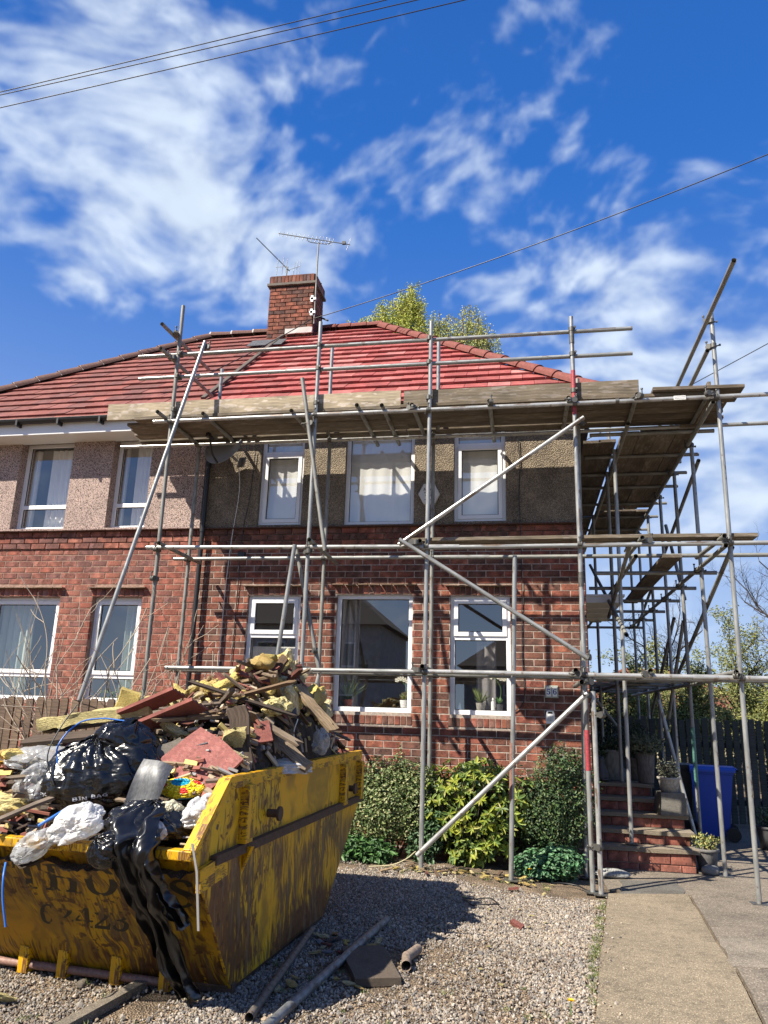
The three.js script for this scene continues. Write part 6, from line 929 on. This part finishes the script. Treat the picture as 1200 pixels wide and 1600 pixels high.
// weeping birch: trunk, arching limbs, hanging leafy strands
function birchTree(label, pos, top, lobes, seed, n, cols) {
  const t = thing('birch_tree', label, 'tree', pos, 'birches behind the roof'), r = rng(seed), w = [], s = new Soup();
  w.push(tube(V(0, 0, 0), V(0.1, top * 0.72, 0), 0.16, 8, true, 0.09), tube(V(0.1, top * 0.72, 0), V(0, top - 0.5, 0), 0.09, 7, true, 0.02));
  for (const [x, y, z, a, b, c, k] of lobes) {
    const B = V(0.08, y - b - 1.6, 0), Tp = V(x, y + b * 0.3, z); w.push(tube(B, V((B.x + Tp.x) / 2, y - b * 0.6, z * 0.5), 0.05, 5, true, 0.035), tube(V((B.x + Tp.x) / 2, y - b * 0.6, z * 0.5), Tp, 0.035, 5, true, 0.012));
    for (let i = 0; i < n * k; i++) {
      const d = rdir(r), f = Math.pow(r(), 0.45), p = V(x + d.x * a * f, y + d.y * b * f + 0.15, z + d.z * c * f), l = 0.35 + 0.75 * r(), q = V(p.x + (r() - 0.5) * 0.35, p.y - l, p.z + (r() - 0.5) * 0.35), mid = V((p.x + q.x) / 2 + (r() - 0.5) * 0.1, (p.y + q.y) / 2 + 0.06, (p.z + q.z) / 2);
      if (i % 3 === 0) w.push(tube(V(x + d.x * a * f * 0.5, p.y - 0.25, z + d.z * c * f * 0.5), p, 0.012, 3, true, 0.006)); w.push(tube(p, mid, 0.005, 3), tube(mid, q, 0.004, 3));
      const cc = cols[Math.floor(r() * cols.length)]; for (let m = 0; m < 36; m++) { const u = r(), at = u < 0.5 ? p.clone().lerp(mid, u * 2) : mid.clone().lerp(q, u * 2 - 1); at.add(rdir(r).multiplyScalar(0.10)); const v = 0.75 + 0.5 * r(); leafPt(s, at, rdir(r).add(V(0, -0.8, 0)).normalize(), rdir(r), 0.062, 0.042, cc.map((e) => e * v)); }
    }
  }
  part('trunk', merge(w), mat([0.42, 0.38, 0.33], 0.9, { map: rep(T.bark, 2) }), t); part('crown', s.geo(), LEAFM, t).userData.kind = 'stuff';
}
birchTree('tall yellow green birch crown rising behind the roof hip', [-4.75, 0, -13.5], 16.4, [[0.25, 15.4, 0, 0.5, 0.85, 0.5, 1.2], [-0.45, 14.9, 0, 0.7, 0.7, 0.5, 1.1], [0.2, 14.3, 0.1, 0.8, 0.8, 0.5, 1.3], [-1.1, 14.5, 0, 0.7, 0.6, 0.4, 0.8], [-1.8, 14.3, 0, 0.6, 0.5, 0.4, 0.5]], 11, 95, birch);
birchTree('lower loose birch crown to the right behind the roof hip', [-2.7, 0, -13.2], 15.2, [[-0.7, 14.2, 0, 0.6, 0.8, 0.4, 0.8], [0.2, 14.3, 0, 0.65, 0.8, 0.5, 0.8], [-0.1, 13.5, 0, 1.0, 0.7, 0.5, 1.0], [0.65, 13.7, 0, 0.55, 0.65, 0.4, 0.6]], 15, 75, [[0.42, 0.45, 0.11], [0.36, 0.41, 0.11], [0.50, 0.47, 0.18]]);
birchTree('small pale birch top just over the ridge near the chimney', [-6.2, 0, -13.0], 14.6, [[0, 14.1, 0, 0.5, 0.4, 0.4, 0.5], [0.8, 14.0, 0, 0.4, 0.4, 0.4, 0.4]], 19, 50, birch);
// spring thicket beyond the board fence
const spring = [[0.20, 0.23, 0.05], [0.27, 0.29, 0.07], [0.15, 0.18, 0.045], [0.34, 0.32, 0.11], [0.13, 0.15, 0.04]];
for (const [x, z, h, sd, lv, lab] of [[1.5, -8.5, 3.6, 21, 3, 'thin young tree beyond the fence, seen between the scaffold tubes'], [3.0, -7.6, 3.3, 22, 6, 'bushy spring green tree just beyond the fence above the blue bin'], [4.3, -8.4, 3.6, 23, 6, 'bushy spring green tree beyond the fence at the frame edge'], [2.3, -10.5, 4.6, 24, 4, 'taller loose tree behind the bushy ones, in the gap of the scaffold'], [4.9, -11.5, 6.0, 25, 3, 'tall half bare tree beyond the fence near the frame edge'], [0.9, -12.0, 4.2, 26, 3, 'half bare tree far behind the landing'], [3.7, -13.5, 5.0, 27, 3, 'half bare tree at the back of the thicket'], [6.6, -13.0, 6.4, 28, 2, 'tall nearly bare tree at the right edge of the thicket'], [5.6, -8.6, 3.4, 29, 6, 'bushy tree outside the frame edge beyond the fence']])
  tree('thicket_tree', lab, [x, -0.1, z], h, { seed: sd, depth: 3, wiggle: 0.3, droop: 0.05, fork: 2, ratio: 0.42, leaves: lv, leafOn: 1, spread: 0.2, l: 0.06, cols: spring, first: 1, trunk: 0.5, bark: sd > 24 ? barkMat : darkBark, group: 'spring trees beyond the board fence' });
for (const [x, z, h, sd, lab] of [[7.2, -16, 9.0, 31, 'tall bare winter tree standing over the thicket'], [3.9, -19, 8.0, 32, 'bare tree far behind, between two scaffold standards'], [9.5, -20, 10.5, 33, 'bare branching tree beyond the frame edge']])
  tree('bare_tree', lab, [x, -0.1, z], h, { seed: sd, depth: 4, wiggle: 0.28, droop: 0.1, fork: 2, ratio: 0.45, leaves: 0, leafOn: -1, spread: 0, l: 0, cols: spring, first: 2, trunk: 0.5, bark: barkMat, group: 'bare trees in the distance' });
shrub('hedge', 'rough hedge mass closing the view behind the fence', 3.6, -15.5, -0.1, [[-5, 0.9, 0, 2.2, 1.3, 0.9], [-2, 1.0, 0, 2.2, 1.4, 0.9], [1.0, 1.2, 0, 2.4, 1.7, 0.9], [4, 1.3, 0, 2.6, 1.9, 0.9], [7.5, 1.4, 0, 2.6, 2.0, 0.9]], 16000, 0.11, 0.07, [[0.10, 0.115, 0.035], [0.15, 0.15, 0.05], [0.24, 0.21, 0.10], [0.10, 0.11, 0.04]], 108, 0.3, LEAFM);
// far houses over the hedge
function farHouse(name, label, pos, w, d, hw, hr, wallM, roofM, ry, wins) {
  const t = thing(name, label, 'house', pos); t.rotation.y = ry;
  part('wall', box(w, hw, d, 0, hw / 2, 0), wallM, t);
  const s = new Soup(), e = 0.4, A = [-w / 2 - e, hw - 0.15, d / 2 + e], B = [w / 2 + e, hw - 0.15, d / 2 + e], C = [w / 2 + e, hw - 0.15, -d / 2 - e], D = [-w / 2 - e, hw - 0.15, -d / 2 - e], k = d / 2 + e, P = [-w / 2 - e + k, hw + hr, 0], Q = [w / 2 + e - k, hw + hr, 0], q = (...v) => { for (let i = 1; i < v.length - 1; i++) s.tri(v[0], v[i], v[i + 1]); };
  q(A, B, Q, P); q(B, C, Q); q(C, D, P, Q); q(D, A, P); q(D, C, B, A); part('roof', s.geo(), roofM, t);
  for (const [x, y, ww, hh] of wins) for (const sg of [1, -1]) { const f = part('window', frameGeo(ww, hh, 0.07, 0.08), M.upvc, t); f.position.set(sg * x - ww / 2, y, sg > 0 ? d / 2 - 0.02 : -d / 2 - 0.05); const p = mesh('pane', new THREE.PlaneGeometry(ww - 0.12, hh - 0.12), phys([0.03, 0.035, 0.04], 0.05), f); p.position.set(ww / 2, hh / 2, sg > 0 ? 0.05 : 0.02); if (sg < 0) p.rotation.y = Math.PI; }
  return t;
}
farHouse('distant_house', 'distant house with red roof glimpsed between the side scaffold tubes', [4.6, -0.2, -27], 8, 6, 2.4, 1.6, mat([0.55, 0.48, 0.30], 0.9), mat([0.32, 0.10, 0.06], 0.9, { map: rep(T.tile, 1) }), 0.1, [[-2.4, 0.8, 1.2, 1.1], [0, 0.8, 1.2, 1.1], [2.4, 0.8, 1.2, 1.1]]);
// the houses across the road behind the viewer, which the ground floor windows mirror
farHouse('opposite_house', 'pale rendered house across the road, mirrored in the wide ground floor window', [-13.4, 0, 30.5], 11.2, 8, 5.8, 3.6, mat([0.66, 0.66, 0.65], 0.9, { map: rep(T.grain, 0.4) }), mat([0.15, 0.12, 0.11], 0.9, { map: rep(T.tile, 0.7) }), 0, [[-3.6, 1.0, 1.5, 1.3], [0, 1.0, 1.5, 1.3], [3.6, 1.0, 1.5, 1.3], [-3.6, 3.6, 1.5, 1.2], [0, 3.6, 1.5, 1.2], [3.6, 3.6, 1.5, 1.2]]);
farHouse('opposite_house', 'second house across the road, mirrored lower in the wide window', [3.6, -0.6, 39], 16, 8, 5.0, 3.2, mat([0.42, 0.41, 0.40], 0.9, { map: rep(T.grain, 0.4) }), mat([0.13, 0.10, 0.09], 0.9, { map: rep(T.tile, 0.7) }), 0, [[-5, 1.0, 1.5, 1.3], [0, 1.0, 1.5, 1.3], [5, 1.0, 1.5, 1.3], [-5, 3.2, 1.5, 1.2], [0, 3.2, 1.5, 1.2], [5, 3.2, 1.5, 1.2]]);

// ---------------------------------------------------------------- things fixed to the house
{ // satellite dish
  const t = thing('satellite_dish', 'grey satellite dish on the wall just under the scaffold deck', 'satellite dish', [-4.93, 5.14, 0.40]); t.rotation.set(-0.30, -0.30, 0, 'YXZ');
  const prof = []; for (let i = 0; i <= 12; i++) { const q = 0.30 * i / 12; prof.push(new THREE.Vector2(q + 0.0001, 0.55 * q * q)); } for (let i = 12; i >= 0; i--) { const q = 0.30 * i / 12; prof.push(new THREE.Vector2(q + 0.0001, 0.55 * q * q - 0.006)); }
  part('reflector', new THREE.LatheGeometry(prof, 40).rotateX(Math.PI / 2).scale(1.05, 0.95, 1), mat([0.46, 0.47, 0.48], 0.28, { metalness: 0.6 }), t);
  part('arm', pathTube([[0, -0.28, 0.05], [0.0, -0.22, 0.2], [0.0, -0.05, 0.32]], 0.014, 8), M.black, t); part('receiver', merge([new THREE.CylinderGeometry(0.03, 0.03, 0.09, 12).rotateX(Math.PI / 2).translate(0, -0.03, 0.32), box(0.05, 0.06, 0.05, 0, -0.03, 0.37)]), M.black, t); part('bracket', merge([tube(V(0, 0, -0.02), V(0.05, -0.05, -0.25), 0.02, 8), box(0.12, 0.16, 0.02, 0.1, -0.05, -0.30)]), M.galvOld, t);
}
tag(mesh('cable', pathTube([[-4.82, 5.13, 0.22], [-4.80, 4.7, 0.06], [-4.86, 3.9, 0.05], [-4.90, 3.2, 0.03], [-4.91, 2.0, 0.03], [-4.92, 1.0, 0.03]], 0.0065, 6), mat([0.62, 0.60, 0.56], 0.6)), 'thin white cable dropping from the satellite dish down the wall', 'cable');
tag(mesh('cable', pathTube([[-4.60, 5.2, 0.06], [-4.63, 4.5, 0.06], [-4.70, 4.0, 0.06], [-4.72, 3.2, 0.02], [-4.75, 1.0, 0.02]], 0.006, 6), M.black), 'thin black cable down the wall beside the white dish cable', 'cable');
tag(mesh('cable', pathTube([[-0.82, 5.25, 0.06], [-0.80, 4.9, 0.05], [-0.82, 4.4, 0.055], [-0.81, 4.05, 0.06], [-0.80, 3.6, 0.03], [-0.815, 2.4, 0.015], [-0.82, 1.72, 0.015], [-0.93, 1.64, 0.02]], 0.007, 6), M.black), 'thin black cable down the wall near the corner of the house', 'cable');
tag(mesh('junction_box', extrude(rect(-0.05, 0.05, -0.05, 0.05), 0.05, [], 0.006), M.black), 'small black junction box on the bricks under the string course', 'box').position.set(-4.70, 3.66, 0.0);
{ // two ceramic number tiles
  const t = thing('house_number', 'two blue and white ceramic tiles reading 56 beside the corner', 'house number', [-0.46, 1.887, 0.002]);
  part('backing', extrude(rect(-0.082, 0.082, -0.076, 0.076), 0.012, [], 0.002), mat([0.30, 0.34, 0.28], 0.6), t);
  for (const [k, ch] of ['5', '6'].entries()) { const c = document.createElement('canvas'); c.width = 128; c.height = 240; const x = c.getContext('2d'); x.fillStyle = '#e8e9e2'; x.fillRect(0, 0, 128, 240); x.strokeStyle = '#6f7f66'; x.lineWidth = 9; x.strokeRect(7, 7, 114, 226); x.fillStyle = '#1f2f86'; x.font = 'bold 170px serif'; x.textAlign = 'center'; x.fillText(ch, 64, 180); const tx = new THREE.CanvasTexture(c); tx.colorSpace = THREE.SRGBColorSpace; const m = part('number_tile', extrude(rect(-0.036, 0.036, -0.068, 0.068), 0.006, [], 0.002), mat([0.8, 0.8, 0.78], 0.15), t); m.position.set(k ? 0.038 : -0.038, 0, 0.012); const f = mesh('number_print', new THREE.PlaneGeometry(0.07, 0.134), mat([1, 1, 1], 0.15, { map: tx }), m); f.position.z = 0.0092; }
}
{ // white wall lantern below the number
  const t = thing('wall_lantern', 'small white pierced metal lantern on the wall below the house number', 'lantern', [-0.485, 1.50, 0.0]);
  part('body', extrude([[-0.055, 0], [0.055, 0], [0.055, 0.11], [0.04, 0.155], [-0.04, 0.155], [-0.055, 0.11]], 0.06, [[[-0.03, 0.118], [0.03, 0.118], [0.024, 0.143], [-0.024, 0.143]]], 0.003), M.white, t); part('panel', box(0.07, 0.06, 0.004, 0, 0.06, 0.0645), mat([0.42, 0.43, 0.42], 0.6), t); for (let i = 0; i < 4; i++) part('bar', box(0.006, 0.06, 0.005, -0.027 + i * 0.018, 0.06, 0.068), M.white, t); part('back_plate', box(0.1, 0.13, 0.006, 0, 0.07, 0.003), M.black, t);
}
{ // alarm box
  const hex = Array.from({ length: 6 }, (_, i) => [0.148 * Math.cos(i * Math.PI / 3), 0.168 * Math.sin(i * Math.PI / 3)]), t = thing('alarm_box', 'white hexagonal alarm box between the upper windows', 'alarm box', [-2.035, 4.49, 0.03]);
  part('casing', extrude(hex, 0.05, [], 0.012), mat([0.62, 0.62, 0.60], 0.4), t);
  const c = document.createElement('canvas'); c.width = 256; c.height = 256; const x = c.getContext('2d'); x.clearRect(0, 0, 256, 256); x.fillStyle = '#cfcfca'; x.beginPath(); for (let i = 0; i < 6; i++) { const a = i * Math.PI / 3; x[i ? 'lineTo' : 'moveTo'](128 + 122 * Math.cos(a), 128 + 122 * Math.sin(a)); } x.fill(); x.fillStyle = '#1d1f24'; x.font = 'bold 50px sans-serif'; x.textAlign = 'center'; x.fillText('ATLAS', 128, 92); for (const [y, w, h] of [[108, 120, 20], [140, 100, 18], [196, 110, 12]]) for (let i = 0; i < 7; i++) x.fillRect(128 - w / 2 + i * w / 7, y, w / 7 - 5, h * (i % 3 ? 1 : 0.7)); x.fillStyle = '#f2f2ee'; x.fillRect(118, 166, 60, 26);
  const tx = new THREE.CanvasTexture(c); tx.colorSpace = THREE.SRGBColorSpace; const face = extrude(hex.map(([a, b]) => [a * 0.86, b * 0.86]), 0.002), u = face.attributes.uv, p = face.attributes.position; for (let i = 0; i < p.count; i++) u.setXY(i, p.getX(i) / 0.267 + 0.5, p.getY(i) / 0.30 + 0.5); part('printed_face', face, mat([1, 1, 1], 0.4, { map: tx }), t).position.z = 0.0625;
}
// ---------------------------------------------------------------- aerials on the chimney
function aerial(name, label, mastPts, boomA, boomB, els, boomM) {
  const t = thing(name, label, 'aerial'); part('mast', pathTube(mastPts, 0.016, 8, 12), M.galvOld, t); part('boom', tube(V(...boomA), V(...boomB), 0.010, 8), boomM, t);
  const d = V(...boomB).sub(V(...boomA)), n = d.clone().normalize(), up = V(0, 1, 0).addScaledVector(n, -n.y).normalize();
  for (const [f, l] of els) { const c = V(...boomA).addScaledVector(d, f); part('element', tube(c.clone().addScaledVector(up, -l), c.clone().addScaledVector(up, l), 0.0055, 6), M.galvNew, t); } return [t, n, up];
}
{
  const dark = mat([0.05, 0.055, 0.06], 0.6);
  const els = []; for (let i = 0; i < 15; i++) els.push([0.01 + 0.058 * i + (i > 9 ? -0.012 * (i - 9) : 0), 0.055 + 0.002 * i]); els.push([0.985, 0.13]);
  const [t] = aerial('tv_aerial', 'long tv aerial with many short upright rods on the tall mast of the chimney', [[-4.80, 9.0, -3.08], [-4.80, 9.8, -3.08], [-4.80, 10.86, -3.08]], [-5.70, 11.20, -3.15], [-4.12, 10.68, -3.0], els, dark);
  part('cradle', pathTube([[-5.05, 10.97, -3.08], [-5.02, 10.90, -3.08], [-4.80, 10.83, -3.08], [-4.58, 10.80, -3.08], [-4.52, 10.84, -3.08]], 0.008, 6), dark, t); part('dipole_box', box(0.07, 0.06, 0.05, -4.24, 10.73, -3.0), dark, t);
  for (const y of [9.55, 9.25]) part('clamp', merge([box(0.12, 0.05, 0.05, -4.84, y, -3.07), box(0.05, 0.14, 0.04, -4.86, y, -3.065)]), mat([0.6, 0.6, 0.6], 0.5, { metalness: 0.5 }), t);
  const [t2, n2, up2] = aerial('tv_aerial', 'small tv aerial with a square of tall rods behind the chimney top', [[-5.60, 10.0, -3.5], [-5.60, 10.4, -3.5], [-5.58, 10.62, -3.5]], [-6.25, 11.25, -3.3], [-5.55, 10.55, -3.55], [], dark);
  for (const [x, z, l] of [[-5.80, -3.45, 0.20], [-5.68, -3.45, 0.2], [-5.60, -3.45, 0.16], [-5.48, -3.6, 0.16], [-5.42, -3.6, 0.18], [-5.36, -3.6, 0.2]]) part('element', tube(V(x, 10.62 - l, z), V(x + 0.02, 10.62 + l, z), 0.006, 6), M.galvNew, t2); part('grid_bar', merge([tube(V(-5.82, 10.60, -3.45), V(-5.58, 10.60, -3.45), 0.006, 5), tube(V(-5.56, 10.58, -3.55), V(-5.34, 10.68, -3.6), 0.006, 5)]), M.galvNew, t2);
  tag(mesh('bracket_arm', tube(V(-4.83, 9.35, -3.4), V(-4.55, 9.12, -3.2), 0.018, 8), dark), 'dark stub arm sticking out of the chimney side', 'bracket');
}
// ---------------------------------------------------------------- overhead wires
const wire = (a, b, sag, label) => { const P = []; for (let i = 0; i <= 14; i++) { const t = i / 14; P.push([lerp(a[0], b[0], t), lerp(a[1], b[1], t) - sag * 4 * t * (1 - t), lerp(a[2], b[2], t)]); } tag(mesh('overhead_wire', pathTube(P, 0.009, 5, 40), M.black), label, 'wire', 'overhead wires'); };
wire([-18.0, 11.6, 0], [4.6, 14.2, 0], 0.06, 'uppermost of the overhead wires at the top of the picture'); wire([-18.0, 11.62, 0.05], [5.0, 14.05, 0], 0.12, 'middle of the three overhead wires at the top of the picture'); wire([-18.0, 11.28, 0.02], [5.0, 13.85, 0], 0.10, 'lowest of the three overhead wires at the top of the picture');
wire([-4.80, 9.1, -3.05], [6.6, 10.6, 0.6], 0.25, 'long overhead wire running from the chimney foot to the right'); wire([-0.6, 6.35, -4.6], [7.5, 10.3, -3.2], 0.08, 'lower overhead wire rising behind the side scaffold');
wire([-6.9, 5.75, 0.3], [-4.85, 9.05, -3.0], 0.1, 'thin wire lying up the roof to the chimney foot');
// ---------------------------------------------------------------- on the window boards
function sillPot(label, x, h, r, m, plant, z = -0.25) { const t = thing('sill_pot', label, 'pot plant', [x, 1.62, z]); part('pot', new THREE.LatheGeometry([[0.001, 0], [r * 0.75, 0], [r, h], [r * 0.92, h], [r * 0.85, h * 0.8]].map((p) => new THREE.Vector2(...p)), 18), m, t); const s = new Soup(), q = rng(x * 99 + 500 | 0); plant(s, q, t); if (s.p.length) part('foliage', s.geo(), LEAF, t).userData.kind = 'stuff'; return t; }
const blades = (n, l, w, c, y) => (s, q) => { for (let i = 0; i < n; i++) { const d = rdir(q); d.y = Math.abs(d.y) + 0.7; leafPt(s, V(0, y, 0), d.normalize(), rdir(q), l * (0.6 + 0.6 * q()), w, c); } };
const orchid = (y, h) => (s, q, t) => { part('stem', pathTube([[0, y, 0], [0.02, y + h * 0.6, 0], [-0.06, y + h, 0.02]], 0.004, 5), mat([0.1, 0.2, 0.05], 0.7), t); for (let k = 0; k < 6; k++) { const c = V(-0.06 + 0.035 * k - 0.05, y + h + 0.02 * Math.sin(k), 0.02); for (let i = 0; i < 5; i++) { const a = i * 1.2566; leafPt(s, c, V(Math.cos(a), Math.sin(a), 0.2).normalize(), V(0, 0, 1), 0.035, 0.04, [0.80, 0.78, 0.66]); } } for (let i = 0; i < 5; i++) leafPt(s, V(0, y, 0), V(q() - 0.5, 0.4, q() - 0.5).normalize(), V(0, 1, 0), 0.12, 0.04, [0.08, 0.2, 0.04]); };
sillPot('white orchid in a white pot inside the wide ground floor window', -2.36, 0.12, 0.07, M.white, orchid(0.12, 0.26)); sillPot('trailing green plant in a red pot inside the wide ground floor window', -3.14, 0.11, 0.07, mat([0.3, 0.08, 0.05], 0.8), blades(60, 0.34, 0.02, [0.10, 0.16, 0.05], 0.1)); sillPot('spiky green plant in a cream pot inside the narrow window by the corner', -1.36, 0.11, 0.065, cream, blades(40, 0.20, 0.018, [0.20, 0.26, 0.07], 0.1)); sillPot('white orchid at the side of the narrow window by the corner', -1.12, 0.10, 0.05, darkPot, orchid(0.1, 0.34));
tag(mesh('bottle', new THREE.LatheGeometry([[0.001, 0], [0.026, 0], [0.026, 0.12], [0.012, 0.145], [0.012, 0.175], [0.001, 0.175]].map((p) => new THREE.Vector2(...p)), 14), M.white), 'white bottle on the sill of the narrow window by the corner', 'bottle').position.set(-1.20, 1.622, -0.22);
tag(mesh('sail_ornament', extrude([[0, 0], [0.06, 0], [0.03, 0.11]], 0.01, [], 0.002), M.white), 'small white sail ornament inside the narrow window by the corner', 'ornament').position.set(-1.66, 1.622, -0.22);
{ const t = thing('hanging_ornament', 'round gold ornament hanging inside the window nearest the adjoining house', 'ornament', [-4.08, 2.24, -0.14]); part('ring', new THREE.TorusGeometry(0.05, 0.022, 8, 24), mat([0.62, 0.45, 0.12], 0.35, { metalness: 0.7 }), t); part('disc', new THREE.CylinderGeometry(0.05, 0.05, 0.006, 20).rotateX(Math.PI / 2), mat([0.55, 0.46, 0.24], 0.5), t); part('cord', tube(V(0, 0.06, 0), V(0.0, 0.2, 0), 0.002, 4), M.black, t); }
// ---------------------------------------------------------------- on the ground
tag(mesh('scaffold_tube', tube(V(-2.215, 0.03, 5.66), V(-2.345, 0.03, 4.0), 0.024, 12), mat([0.30, 0.26, 0.23], 0.6, { metalness: 0.4, map: rep(T.metal, 3) })), 'short rusty tube lying on the ground against the skip', 'tube');
tag(mesh('scaffold_tube', tube(V(-2.10, 0.03, 5.85), V(-1.865, 0.03, 3.56), 0.0265, 12), mat([0.36, 0.38, 0.40], 0.5, { metalness: 0.4, map: rep(T.metal, 3) })), 'long grey tube lying on the gravel beside the paving slab', 'tube');
{ const s = mesh('paving_slab', jitterGeo(new THREE.BoxGeometry(0.30, 0.045, 0.70, 5, 1, 8), 0.004, 5, 3), mat([0.30, 0.25, 0.21], 0.95, { map: rep(T.conc, 1.5), bumpMap: rep(T.concB, 2), bumpScale: 0.004 })); s.position.set(-1.785, 0.018, 4.62); s.rotation.y = 0.36; s.scale.set(0.95, 1, 0.93); tag(s, 'loose brown paving slab lying on the gravel', 'slab'); }
{ const g = merge([tube(V(-1.548, 0.03, 4.62), V(-1.575, 0.03, 4.42), 0.032, 14), tube(V(-1.572, 0.03, 4.44), V(-1.525, 0.03, 4.24), 0.032, 14)]); const t = mesh('pipe_elbow', g, mat([0.34, 0.26, 0.20], 0.8, { map: rep(T.grain, 3), side: THREE.DoubleSide })); tag(t, 'short brown clay pipe elbow beside the paving slab', 'pipe'); }
tag(mesh('hoop', pathTube(Array.from({ length: 17 }, (_, i) => { const a = i / 16 * 6.283; return [-1.19 + 0.15 * Math.cos(a) + 0.02 * Math.sin(a * 3), groundY(-1.19, 2.62) + 0.02 + 0.02 * Math.abs(Math.sin(a * 1.5)), 2.62 + 0.13 * Math.sin(a)]; }), 0.006, 6, 48), M.black), 'loop of black wire lying on the gravel', 'wire');
tag(mesh('cable', pathTube([[-0.55, -0.09, 1.2], [-0.45, -0.095, 1.12], [-0.3, -0.1, 1.15], [-0.2, -0.11, 1.3]], 0.008, 6), M.black), 'short black cable at the edge of the bed by the corner', 'cable');
tag(mesh('rope', pathTube([[-1.95, 0.17, 1.4], [-2.05, 0.09, 1.4], [-2.2, 0.02, 1.38], [-2.45, -0.01, 1.4]], 0.006, 6), mat([0.45, 0.40, 0.25], 0.9)), 'buff rope trailing from the foot of the brace', 'rope');
{
  const r = rng(901), F = (x, z, s, m, label, cat, group, geo) => { const o = mesh(cat === 'insulation' ? 'foam_scrap' : cat === 'roof tile' ? 'tile_fragment' : 'timber_offcut', geo, m); o.position.set(x, groundY(x, z) + 0.008 + s * 0.22, z); o.rotation.set((r() - 0.5) * 0.5, r() * 6, (r() - 0.5) * 0.5); o.scale.set(s * (1 + 0.8 * r()), s * 0.6, s); return tag(o, label, cat, group); };
  for (let i = 0; i < 46; i++) { const x = lerp(-2.3, -0.5, r()), z = 1.1 + 0.4 * r(); F(x, z, 0.028 + 0.05 * r() * r(), foamMats[Math.floor(r() * 4)], 'yellow foam scrap lying along the edge of the planted bed', 'insulation', 'foam scraps along the bed', foamGeos[i % 9]); }
  for (let i = 0; i < 26; i++) { const x = lerp(-2.28, -1.6, r()), z = lerp(4.0, 5.2, r()); F(x, z, 0.03 + 0.05 * r() * r(), foamMats[Math.floor(r() * 4)], 'yellow foam scrap lying by the tubes and slab next to the skip', 'insulation', 'foam scraps by the slab', foamGeos[i % 9]); }
  for (let i = 0; i < 16; i++) F(lerp(-1.6, -0.5, r()), lerp(1.6, 4.8, r()), 0.014 + 0.018 * r(), foamMats[1], 'small yellow foam crumb scattered on the open gravel', 'insulation', 'foam crumbs on the gravel', foamGeos[i % 9]);
  for (let i = 0; i < 14; i++) F(lerp(-2.3, -0.75, r()), 1.15 + 0.5 * r(), 0.05 + 0.07 * r(), timberMats[Math.floor(r() * 7)], 'small timber splinter on the bare soil by the bed', 'timber', 'splinters by the bed', plankGeos[i % 10]).scale.set(0.12, 0.015, 0.03);
  for (let i = 0; i < 12; i++) F(lerp(-2.3, -2.0, r()), lerp(4.0, 4.5, r()), 0.05, [timberMats[3], timberMats[6], slateMat, bagBlack][i % 4], 'dark scrap of waste piled on the ground against the skip', 'waste', 'waste scraps against the skip', foamGeos[i % 9]);
  F(-0.872, 3.27, 0.075, oldTile, 'red tile fragment alone on the open gravel', 'roof tile', undefined, tileGeos[1]).scale.set(0.10, 0.025, 0.055);
  F(-0.93, 1.75, 0.06, oldTile, 'red tile fragments lying in the gravel near the bed', 'roof tile', undefined, tileGeos[2]).scale.set(0.1, 0.02, 0.05);
  F(-3.6, 5.75, 0.1, foamMats[1], 'yellow foam lump on the gravel at the frame edge below the skip', 'insulation', undefined, foamGeos[4]);
  { const s = mesh('stone', jitterGeo(new THREE.IcosahedronGeometry(0.028, 2), 0.008, 30, 2), M.stone); s.position.set(-3.32, 0.02, 5.42); tag(s, 'single pale stone in front of the skip foot bar', 'stone'); }
}
{ // crumpled rag at the corner standard, cobble by the steps
  const g = bagGeo(91, 9, 0.4); const o = mesh('rag', g, mat([0.42, 0.42, 0.40], 0.95, { map: rep(T.grain, 1) })); o.scale.set(0.19, 0.055, 0.09); o.position.set(0.13, -0.08, 0.52); tag(o, 'crumpled grey rag at the foot of the corner standards', 'rag');
  const c = mesh('cobble', jitterGeo(new THREE.IcosahedronGeometry(0.085, 3), 0.02, 9, 2), mat([0.30, 0.30, 0.29], 0.9, { map: rep(T.grain, 3) })); c.scale.set(1.2, 0.75, 1); c.position.set(1.28, -0.07, -0.02); tag(c, 'grey cobble stone at the end of the bottom step', 'stone');
}
renderer.render(scene, camera);
